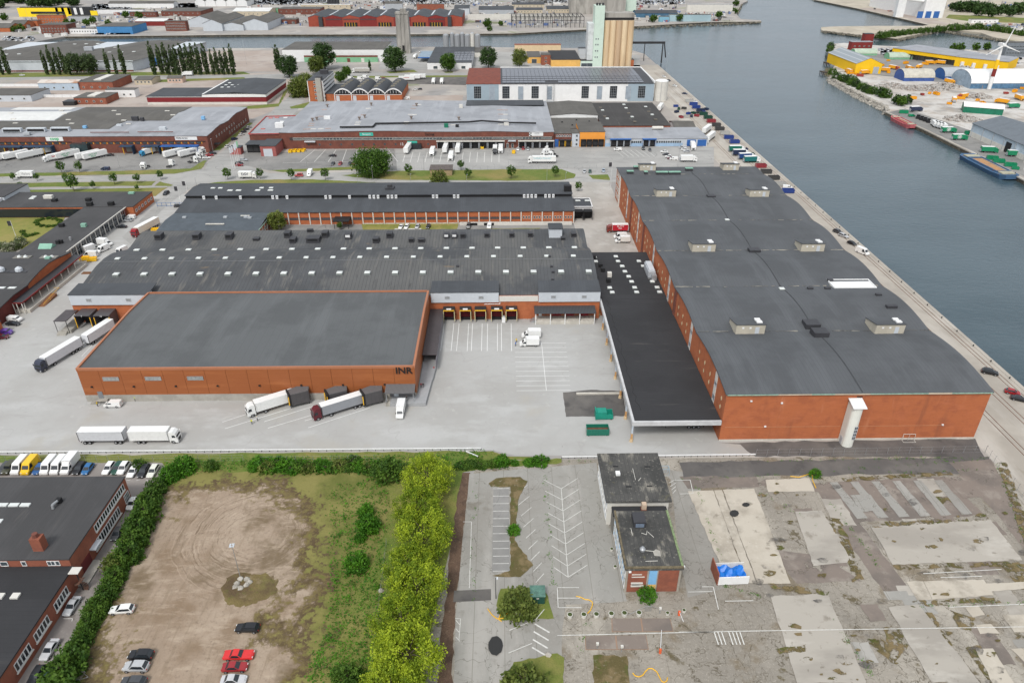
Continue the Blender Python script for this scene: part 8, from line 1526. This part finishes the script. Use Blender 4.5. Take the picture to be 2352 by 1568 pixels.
for i in range(90):
    u, v = random.uniform(1690,2350), random.uniform(1105,1568)
    if u > 1580 + (v - 1060) * .4: r_ = random.uniform(4,15) if i % 3 else random.uniform(10,24); slab('moss_patch' if i % 3 else 'tar_stain', [(u + r_ * random.uniform(.5,1.2) * math.cos(a) * 1.2, v + r_ * .5 * random.uniform(.5,1.2) * math.sin(a)) for a in (0,.9,1.8,2.7,3.6,4.5,5.4)], MOSSR if i % 3 else STAIN, .08 + i * .0004, None)
for u, v, a_, b_ in ((1713,1160,9,5),(1686,1180,11,8),(1138,1484,17,23)): slab('tar_patch', [(u + a_ * math.cos(k * .7), v + b_ * math.sin(k * .7)) for k in range(9)], M('tar', (.03,.03,.03), rough=.9),.12,(.5,.12))
# swept herringbone bays and other worn lines
def mark(par, pts, w=.12, z=.06, mat=MAR):
    m = MB()
    for a, b in zip(pts, pts[1:]):
        a, b = Vector(G(*a)), Vector(G(*b)); d = (b - a).normalized(); n = Vector((-d.y, d.x)) * w / 2; m.poly([tuple(a + n), tuple(b + n), tuple(b - n), tuple(a - n)], z)
    return structure('painted_line', m, mat, par)
for i in range(9):
    t = i / 8; sx, sy = 1289 + 16 * t, 1122 + 203 * t; mark(lane, [(sx - 40 + 8 * t, sy - 20 - 2 * t),(sx, sy),(sx + 38 + 6 * t, sy - 24 - 4 * t)],.13); mark(lane, [(sx - 104 + 30 * t, sy + 12),(sx - 78 + 22 * t, sy - 8)],.12)
mark(lane, [(1289,1122),(1305,1325)],.14)
bay = sheet('bay_asphalt', px([(1133,1122),(1168,1121),(1171,1312),(1130,1313)]), ASPH, .05, None, lane)
for i in range(12): mark(lane, [(1132,1122 + 17.2 * i),(1169,1121.5 + 17.2 * i)],.13,.062)
for pts in ([(1122,1110),(1140,1098),(1195,1095),(1212,1105),(1190,1150),(1182,1240),(1225,1298),(1195,1325),(1130,1322),(1172,1310),(1172,1118),(1128,1118)],): sheet('planted_island', px(pts), MOSS, .09,(1,.2), lane)
sheet('tree_island', px([(1150,1352),(1250,1345),(1272,1420),(1150,1425),(1140,1390)]), GRASS, .1,(1.2,.2), lane); sheet('tree_island', px([(1150,1568),(1180,1520),(1280,1500),(1296,1510),(1292,1640),(1130,1640)]), GRASS, .1,(1.2,.2), lane); sheet('dark_repair', px([(1043,1356),(1128,1352),(1128,1378),(1041,1382)]), ASPH_D, .05, None, lane); sheet('mossy_paving', px([(1362,1504),(1440,1506),(1455,1640),(1360,1640)]), MOSS, .06,(1.2,.3), derel)
mark(lane, [(1064,1198),(1083,1198),(1078,1350)]); mark(lane, [(1046,1420),(1058,1420),(1054,1470)])
for i in range(3): mark(lane, [(1047 + 0 * i, 1424 + 19 * i),(1056,1434 + 19 * i)])
for i in range(4): mark(lane, [(1228 - 2 * i, 1432 + 18 * i),(1262 - 2 * i, 1452 + 18 * i)],.3)
for p in ([(1280,1350),(1330,1350)],[(1280,1350),(1282,1396)],[(1282,1374),(1332,1374)],[(1284,1396),(1336,1396)],[(1580,1360),(1636,1359)],[(1612,1348),(1638,1348),(1650,1400)],[(1665,1381),(1730,1380)],[(1560,1452),(1640,1452)],[(1170,1448),(1230,1424),(1250,1400)],[(1168,1500),(1222,1478)],[(1280,1460),(1700,1450),(2352,1440)],[(2120,1318),(2300,1308)],[(2160,1327),(2255,1324)],[(2180,1395),(2352,1388)],[(1545,1104),(1585,1103),(1592,1134),(1562,1135)]): mark(derel if p[0][0] > 1300 else lane, p, .16,.2)
for i in range(7): mark(derel, [(1640 + 8.5 * i + (8 if i > 2 else 0),1452),(1650 + 8.5 * i + (8 if i > 2 else 0),1481)],.22,.2)
for i in range(4): mark(derel, [(1536 + 3 * i, 1110 + 8 * i),(1552,1102 + 8 * i)],.14,.2)
# yard markings, dark ramp
LNW = V('yard_line', (.72,.72,.7),.08)
for a, b in ((1020.5,1012),(1042.5,1036),(1054.5,1048.5),(1076.5,1073),(1085.5,1082.5),(1107.5,1106),(1120,1119),(1142.5,1142.5),(1151.5,1152),(1174,1175)): mark(yard, [(a, 743),(b, 806)],.17,.03, LNW)
for i in range(11): t = i / 10; mark(yard, [(1181.5 + 5 * t, 788 + 109 * t ** 1.02),(1300 + 11 * t, 787.5 + 108.5 * t ** 1.02)],.14,.03, LNW)
mark(yard, [(1244,788),(1255,897)],.15,.034, LNW)
for p in ([(511,969),(566,951)],[(517,984),(666,938)],[(607,968),(760,920)],[(615,983),(760,940)],[(700,966),(720,960)],[(708,982),(850,936)],[(188,818),(247,755)]): mark(yard, p, .17,.03, LNW)
ramp = sheet('dark_ramp', px([(1293,901),(1358,895),(1430,898),(1440,955),(1300,957)]), ASPH_D, .03,(1.5,.15), yard); rk_ = T('ramp_kerb', 'low concrete kerb along the dark ramp in the yard', 'kerb', (*G(1375,905),0)); put('kerb', MB().box(-6.5,6.5,-.3,.3,0,.5).mesh('kerb'), CONC_L, rk_)
for i in range(8): mark(lot12,[(690 + 32 * i, 372),(724 + 24 * i, 344)],.3,.06)
mark(lot12,[(650,374),(905,371)],.25,.06)
for i in range(14): mark(yard12,[(925 + 17 * i, 373),(932 + 16.5 * i, 350)],.3,.06)
for i in range(7): mark(yard12,[(1412 + 12 * i, 345),(1432 + 12 * i, 360)],.25,.06)
for i in range(6): mark(road, [(-10 + 60 * i, 414.5 - i * .4),(20 + 60 * i, 414.2 - i * .4)],.2,.05)
for i in range(6): mark(parking, [(291 + 22 * i, 1103),(300 + 22 * i, 1101)],.16,.05)
for u, v in ((168,1378),(145,1420),(115,1466),(85,1512),(285,1200),(296,1182)): mark(parking, [(u, v),(u + 22, v),(u + 20, v + 6)],.14,.05)
for x in (134.0,135.5,142.5,144.0,149.6,151.0): structure('crane_rail', MB().box(x - .09, x + .09,60,700,.024,.07), V('rail_rust', (.16,.08,.05),.3), quay)
# ------------------------------------------------------------------ fences, rails, posts
def fence(label, a, b, n, h, lean=0.0, mesh_=True):
    A, B_ = Vector(G(*a)), Vector(G(*b)); t = T('wire_fence', label, 'fence', (A.x, A.y, 0)); d = B_ - A; pm2 = MB().tube((0,0,0),(0,0, h),.045, n=5).tube((0,0, h),(0,-.3 * lean, h + .35 * lean),.04, n=5).mesh('post')
    for i in range(n + 1): q = d * i / n; put('post', pm2, STEEL, t, (q.x, q.y, 0))
    for z in (.15, h * .55, h - .05): put('wire', MB().tube((0,0, z),(d.x, d.y, z),.014, n=3).mesh('wire'), STEEL, t)
def guard(label, a, b, n, mat=WHITE):
    A, B_ = Vector(G(*a)), Vector(G(*b)); t = T('guard_rail', label, 'guard rail', (A.x, A.y, 0)); d = B_ - A
    put('rail', MB().tube((0,0,.62),(d.x, d.y, .62),.17, n=4).mesh('rail'), mat, t)
    for i in range(n + 1): q = d * i / n; put('post', boxmesh(.12,.12,.6), DARK, t, (q.x, q.y, 0))
guard('long white guard rail along the bottom edge of the yard', (-20,1042),(1105,1033),60); guard('white guard rail below the open canopy', (1290,1053),(1735,1047),30); guard('short loose guard rail piece at the yard corner', (1070,1040),(1098,1052),3)
fence('post and wire fence above the small car park', (-10,1063),(560,1058),22,2.0); fence('post and wire fence in the verge left of the yellow trees', (600,1062),(880,1058),14,1.9); fence('leaning-topped wire fence before the brick warehouse', (1735,1048),(2262,1039),21,2.2,1); fence('wire fence running along the quay side of the derelict lot', (2262,1039),(2420,1230),14,2.2,1); fence('wire fence beside the yellow tree row', (888,1250),(850,1568),8,1.8); fence('depot fence along the main road verge', (-20,400),(470,388),34,1.8); fence('dock yard fence along the grass strip', (918,390),(1420,386),30,2.0)
def lamp(label, u, v, h, col=STEEL, heads=1):
    t = T('lamp_post', label, 'lamp post', (*G(u, v),0)); put('pole', MB().tube((0,0,0),(0,0, h),.09,.06,6).mesh('pole'), col, t)
    for k in range(heads): a = k * 2 * math.pi / max(1, heads); put('lamp_head', MB().box(-.15,.15,-.45,.1, h - .02, h + .14).mesh('lamp_head'), LGREY, t, (.35 * math.cos(a),.35 * math.sin(a),0), a)
lamp('tall lamp post with four heads on the dirt lot', 553,1328,9.5, STEEL, 4); lamp('dark lamp post beside the narrow parking bays', 1139,1374,6, DARK)
for i, (u, v, h) in enumerate(((705,384,9),(857,419,9),(974,391,8),(1168,403,8),(1256,417,9),(1166,356,8),(519,414,9),(490,350,8),(277,392,8),(157,413,9),(452,428,5),(822,421,4),(943,417,4),(1072,418,4),(1299,413,4),(1556,385,14),(1420,150,16),(1530,165,16),(567,150,22),(70,62,30))): lamp('thin street lamp near %s' % ('the car park of hall 12', 'the big tree', 'the dock yard fence', 'the dock yard lorries', 'the oval grass strip', 'the right hall docks', 'the street crossing', 'the depot corner', 'the depot van', 'the roadside tree', 'the gate', 'the path left of the big tree', 'the path right of the big tree', 'the substation', 'the flagpole lot', 'the lorry yard', 'the gantry', 'the storage tank', 'the poplars', 'the far left hall')[i], u, v, h)
for i, (u, v) in enumerate(((536,392),(540,389),(545,384),(548,380),(551,376))):
    t = T('flagpole', '%s white flagpole from the front beside the side street' % ORD[i], 'flagpole', (*G(u, v),0),0, 'white flagpoles'); put('pole', MB().tube((0,0,0),(0,0,13),.1,.06,6).mesh('pole'), WHITE, t); put('flag', MB().box(.1,.9,-.05,.05,9.6,12.8).mesh('flag'), LGREY if i < 4 else GREENW, t)
for u, v, lb_, h in ((435,461, 'tall dark-flagged pole at the gate', 10),(415,464, 'second dark-flagged pole at the gate', 8),(1402,434, 'white pole with dark flag at the brick warehouse corner', 14),(40,552, 'garden pole with dark flag', 9)): t = T('flagpole', lb_, 'flagpole', (*G(u, v),0)); put('pole', MB().tube((0,0,0),(0,0, h),.1,.06,6).mesh('pole'), WHITE, t); put('flag', MB().box(-1.6,-.1,-.05,.05, h - 2.4, h - .2).mesh('flag'), ANTH, t)
gt_ = T('street_gate', 'blue barred gate across the street by the office', 'gate', (*G(400,474),0))
for i in range(9): put('gate_bar', boxmesh(.15,.15,2.0), V('gate_blue', (.1,.2,.4)), gt_, (-8 + 2.2 * i, 0,0))
for z in (.3,1.8): put('gate_rail', boxmesh(18,.1,.12), V('gate_blue', (.1,.2,.4)), gt_, (0.8,0, z))
# ------------------------------------------------------------------ small things on the derelict lot
tl = lambda x, y: (1176 + x / 3.879,1163.75 + y / 3.879)
SOIL = V('planter_soil', (.06,.08,.02),.4,3)
for i, (x, y) in enumerate(((517,1000),(641,998),(753,995),(886,990),(1003,985),(1133,982),(1388,977),(1535,953),(890,403),(921,560))):
    t = T('round_planter', '%s round white planter from the left in the row' % ORD[i] if i < 8 else '%s white planter along the derelict office wall' % ('upper', 'lower')[i - 8], 'planter', (*G(*tl(x, y)),.05),0, 'round white planters'); t.location.y += .5; s = 1.0 if i < 6 else .7
    put('pot', MB().cyl(0,0,0,.8 * s, .5 * s, .58 * s, 12).mesh('pot'), OFFW, t); put('soil', MB().cyl(0,0,.8 * s + .003,.84 * s, .48 * s, .4 * s, 12).mesh('soil'), SOIL, t)
def hose(label, pts): t = [(*G(*p),.12) for p in pts]; tag(put('yellow_hose', MB().path(t, .1,6).mesh('yellow_hose'), YEL), label, 'hose')
hose('yellow hose winding beside the parking bays', [tl(*p) for p in ((570,797),(610,805),(650,825),(690,830),(716,850),(715,880),(700,920),(672,950))]); hose('yellow hose wriggling at the bottom of the lot', [tl(*p) for p in ((1075,1480),(1095,1505),(1130,1515),(1165,1500),(1185,1470),(1215,1440),(1250,1440),(1290,1470),(1310,1510),(1330,1550),(1355,1565),(1380,1550),(1385,1520))]); hose('yellow hose loop beside the tree island', [(1120,1398),(1130,1412),(1142,1421),(1155,1420),(1168,1405),(1163,1402),(1150,1410),(1145,1422),(1152,1427)]); hose('yellow hose at the weed tree on the dark strip', [(1815,1094),(1835,1096),(1858,1089),(1866,1092),(1866,1103),(1874,1121)])
for k, pts in enumerate((((885,995),(1410,992),(1438,1108),(890,1113)),((650,1152),(1195,1142),(1218,1270),(655,1272)))):
    q = [Vector(G(*tl(*p))) for p in pts]; t = T('weighbridge', '%s rusty-framed weighbridge plate set in the lot' % ('upper', 'lower')[k], 'weighbridge', (q[0].x, q[0].y, 0)); q2 = [tuple(p - q[0]) for p in q]
    put('frame', MB().prism(q2,.02,.1).mesh('frame'), V('rust_frame', (.3,.2,.14)), t); c = sum(q, Vector((0,0))) / 4
    for s in (0,1):
        A, B_, C_, D_ = q if s == 0 else q; m0, m1 = (A + B_) / 2,(D_ + C_) / 2; pp = [A, m0, m1, D_] if s == 0 else [m0, B_, C_, m1]; cc = sum(pp, Vector((0,0))) / 4; put('plate', MB().prism([tuple(cc + (p - cc) * .95 - q[0]) for p in pp],.1,.16).mesh('plate'), BRA, t)
dm = T('open_waste_box', 'brick and white sided open box heaped with blue tarpaulin', 'container', (*G(1685,1342),0), R(2)); put('front_wall', MB().box(-3.4,3.0,-.1,.1,.2,2.3).mesh('front_wall'), WHITE, dm); put('side_wall', MB().box(-3.6,-3.41,-.1,4.4,.1,3.4).mesh('side_wall'), BRICK_M, dm); put('back_wall', MB().box(-3.4,3.0,3.6,3.8,.1,2.4).mesh('back_wall'), OFFW, dm); put('floor', MB().box(-3.4,3.0,.11,3.59,.1,.5).mesh('floor'), DARK, dm)
m = MB()
for i in range(9):
    for j in range(6): x, y = -3.3 + .65 * i, .2 + .6 * j; z = lambda a, b: 1.6 + .5 * math.sin(a * 2.3 + b) + .4 * math.cos(b * 2.9 - a); m.add([(x, y, z(x, y)),(x + .65, y, z(x + .65, y)),(x + .65, y + .6, z(x + .65, y + .6)),(x, y + .6, z(x, y + .6))],[(0,1,2,3)])
put('tarpaulin', m.mesh('tarpaulin'), M('tarp_blue', (.01,.16,.55), rough=.4), dm)
gc = T('green_utility_cabin', 'small dark green utility cabin under the flowering tree', 'cabin', (*G(1235,1388),0)); gc.location.y += 1.4; put('cabin_body', MB().box(-1.4,1.4,-1.3,1.3,0,2.2).mesh('cabin_body'), V('cabin_green', (.015,.07,.05)), gc); put('cabin_roof', MB().box(-1.55,1.55,-1.45,1.45,2.2,2.4).mesh('cabin_roof'), V('cabin_roof', (.1,.2,.16),.3,.8), gc); put('vent', boxmesh(.5,.05,.2), OFFW, gc, (0,-1.33,1.6))
for (a, b, lb_) in (((1487,962),(1522,1052), 'upper raised barrier pole with orange post'),((1318,1300),(1328,1125), 'lower barrier pole with orange post')):
    A = G(*tl(*a)); t = T('boom_barrier', lb_, 'barrier', (*A, 0)); e = Vector(G(*tl(*b))) - Vector(A); put('post', boxmesh(.4,.4,1.1), V('barrier_orange', (.75,.13,.04)), t); put('boom', MB().tube((0,0,1.0),(e.x, e.y, 1.0),.06, n=5).mesh('boom'), WHITE, t)
for x, y, lb_ in ((758,1265, 'left card reader stand beside the lower weighbridge'),(975,1290, 'right striped card reader stand beside the lower weighbridge'),(1315,950, 'card reader stand near the small gate')): t = T('card_reader', lb_, 'stand', (*G(*tl(x, y)),0)); put('leg', boxmesh(.12,.12,1.3), STEEL, t); put('reader_box', boxmesh(.5,.4,.5), OFFW, t, (0,0,1.3))
gf = T('small_wire_gate', 'small grey wire gate lying open before the planters', 'gate', (*G(*tl(1210,930)),0)); put('frame', MB().path([(-.6,0,0),(-.6,0,1.6),(.6,0,1.6),(.6,0,0)],.04).path([(-4,-.8,.1),(-.6,0,1.5)],.03).path([(.6,0,1.5),(4,-.4,.3)],.03).mesh('frame'), STEEL, gf)
for i in range(5): put('bar', boxmesh(.04,.04,1.5), STEEL, gf, (-.4 + .2 * i, 0,0))
cg_ = T('wire_cage', 'pale blue wire cage leaning behind the derelict office', 'cage', (*G(1527,1092),0)); put('cage_frame', MB().path([(-1,0,0),(-1,0,2),(1,0,2),(1,0,0),(-1,0,0)],.05).path([(-1,1.4,0),(-1,1.4,2),(1,1.4,2),(1,1.4,0),(-1,1.4,0)],.05).path([(-1,0,2),(-1,1.4,2)],.05).path([(1,0,2),(1,1.4,2)],.05).mesh('cage_frame'), V('cage_blue', (.3,.42,.5)), cg_)
for i in range(6): put('wire', boxmesh(.03,1.4,.03), V('cage_blue', (.3,.42,.5)), cg_, (-.8 + .32 * i, .7,1.98))
def boulder(label, u, v, s, group): 
    vs = [(x * s * random.uniform(.7,1), y * s * random.uniform(.7,1), max(0, z) * s * random.uniform(.7,.9)) for x, y, z in ((1,0,.3),(.6,.7,.3),(-.5,.8,.3),(-1,0,.3),(-.6,-.8,.3),(.5,-.8,.3),(.4,.2,.9),(-.3,.3,1),(-.2,-.4,.9),(1,.1,0),(.6,.8,0),(-.5,.9,0),(-1.1,0,0),(-.6,-.9,0),(.6,-.9,0))]
    o = put('boulder', MB().add(vs, [(0,1,6),(1,2,7,6),(2,3,7),(3,4,8,7),(4,5,8),(5,0,6,8),(6,7,8),(9,10,1,0),(10,11,2,1),(11,12,3,2),(12,13,4,3),(13,14,5,4),(14,9,0,5)]).mesh('boulder'), ROCK, None, (*G(u, v),.05)); tag(o, label, 'boulder', group)
for i, (u, v) in enumerate(((545,1340),(541,1347),(553,1350),(567,1343),(573,1337),(567,1330),(553,1329))): boulder('%s boulder clockwise from the left round the lamp post' % ORD[i], u, v, .75, 'boulders round the lamp post')
for lb_, u, v in (('pale boulder below the flowering tree', 1191,1413),('yellowish boulder right of the pale one under the tree', 1207,1412),('white boulder on the bottom grass island', 1259,1504),('white boulder in the verge among the weeds', 875,1356)): boulder(lb_, u, v, .7, None)
ct = T('flat_car_trailer', 'small rusty flat trailer at the bottom of the dirt lot', 'trailer', (*G(170,1565),0), R(-5)); ct.location.y += .8; put('bed', MB().box(-1.6,1.4,-.8,.8,.5,.6).mesh('bed'), V('trailer_bed', (.2,.17,.13)), ct); put('side_boards', MB().box(-1.6,1.4,-.84,-.79,.5,.95).box(-1.6,1.4,.79,.84,.5,.95).box(-1.64,-1.6,-.8,.8,.5,.95).mesh('side_boards'), STEEL, ct); put('draw_bar', MB().path([(1.4,-.5,.5),(2.4,0,.5),(1.4,.5,.5)],.05).mesh('draw_bar'), STEEL, ct)
for s in (-1,1): put('wheel', MB().cyly(-.3,.3, s * .9 - .1, s * .9 + .1,.3,10).mesh('wheel'), TYRE, ct)
# ------------------------------------------------------------------ people: one skinned body mesh per pose
def person_mesh(step):
    J = [(0,0,.95),(0,0,1.2),(0,0,1.42),(0,.01,1.52),(0,-.02,1.66),(0,-.02,1.74),(-.1,0,.9),(-.11,-step * .5,.5),(-.11, step * -.2 + step * .5,.09),(-.11,-.12 + step * .3,.05),(.1,0,.9),(.11, step * .4,.5),(.11, step * .7,.09),(.11, step * .7 - .12,.05),(-.2,0,1.4),(-.27, step * .4,1.13),(-.27,-.12 + step * .3,.9),(-.27,-.16,.82),(.2,0,1.4),(.27,-step * .4,1.13),(.27,-.1 - step * .5,.9),(.27,-.14 - step * .5,.82)]
    E_ = [(0,1),(1,2),(2,3),(3,4),(4,5),(0,6),(6,7),(7,8),(8,9),(0,10),(10,11),(11,12),(12,13),(2,14),(14,15),(15,16),(16,17),(2,18),(18,19),(19,20),(20,21)]
    rad = [.15,.15,.15,.06,.105,.09,.1,.07,.05,.045,.1,.07,.05,.045,.075,.05,.04,.035,.075,.05,.04,.035]
    m = bpy.data.meshes.new('body'); m.from_pydata(J, E_, []); o = bpy.data.objects.new('body', m); COL.objects.link(o); o.modifiers.new('skin', 'SKIN'); o.modifiers.new('sub', 'SUBSURF').levels = 1
    for i, r_ in enumerate(rad): m.skin_vertices[0].data[i].radius = (r_, r_ * .8)
    m.skin_vertices[0].data[0].use_root = True
    dg = bpy.context.evaluated_depsgraph_get(); me = bpy.data.meshes.new_from_object(o.evaluated_get(dg)); bpy.data.objects.remove(o); me.materials.clear()
    for k in range(4): me.materials.append(None)
    for f_ in me.polygons:
        c = f_.center; f_.material_index = 0 if c.z < .98 and abs(c.x) < .21 else 3 if c.z > 1.68 or (c.z > 1.6 and c.y > .03) else 2 if c.z > 1.5 or (c.z < .9 and abs(c.x) >= .21) else 1; f_.use_smooth = True
    me.name = 'body'; return me
PM_ = [person_mesh(0.0), person_mesh(.28)]; SKIN = M('skin', (.5,.3,.22), rough=.6)
HV = M('hi_vis', (.6,.75,.05), rough=.6)
for u, v, hd, top, leg, hair, pose, z, lb_ in ((225,933,90,(.75,.55,.05), BLK, (.7,.55,.1),0,0, 'person in yellow vest standing at the nose of the white van'),(312,921,200,(.55,.7,.05), BLK, (.7,.7,.68),1,0, 'person in hi-vis vest and white helmet walking along the orange wall'),(579,974,0,(.6,.6,.05), NAVY, BLK, 0,0, 'person in yellow-green vest below the white lorry cab'),(592,967,40,(.5,.5,.5), BLK, (.7,.55,.05),1,0, 'person in grey with yellow helmet carrying a case by the lorry'),(1186,787,0,(.75,.5,.03), BLK, BLK, 0,0, 'person in yellow top beside the two box vans'),(1184,795,70,(.03,.15,.5), BLK, BLK, 1,0, 'person in blue top walking below the one in yellow'),(997,852,180,(.35,.02,.03), BLK, BLK, 0,0, 'person in red standing alone on the yard'),(967.5,890,20,(.3,.03,.04), BLK, BLK, 1,1.15, 'left person of the pair walking on the ramp'),(972.5,890,20, BLK, (.12,.1,.1), BLK, 1,1.15, 'right person of the pair walking on the ramp'),(935,920,300, BLK, DGR, BLK, 0,1.15, 'person in dark clothes standing on the loading platform')):
    x, y = G(u, v, z); o = put('person', PM_[pose], None, None, (x, y, z + .02), R(hd)); tag(o, lb_, 'person')
    for k, c in enumerate((paint(leg, .8), paint(top, .8), SKIN, paint(hair, .8))): o.material_slots[k].link = 'OBJECT'; o.material_slots[k].material = c
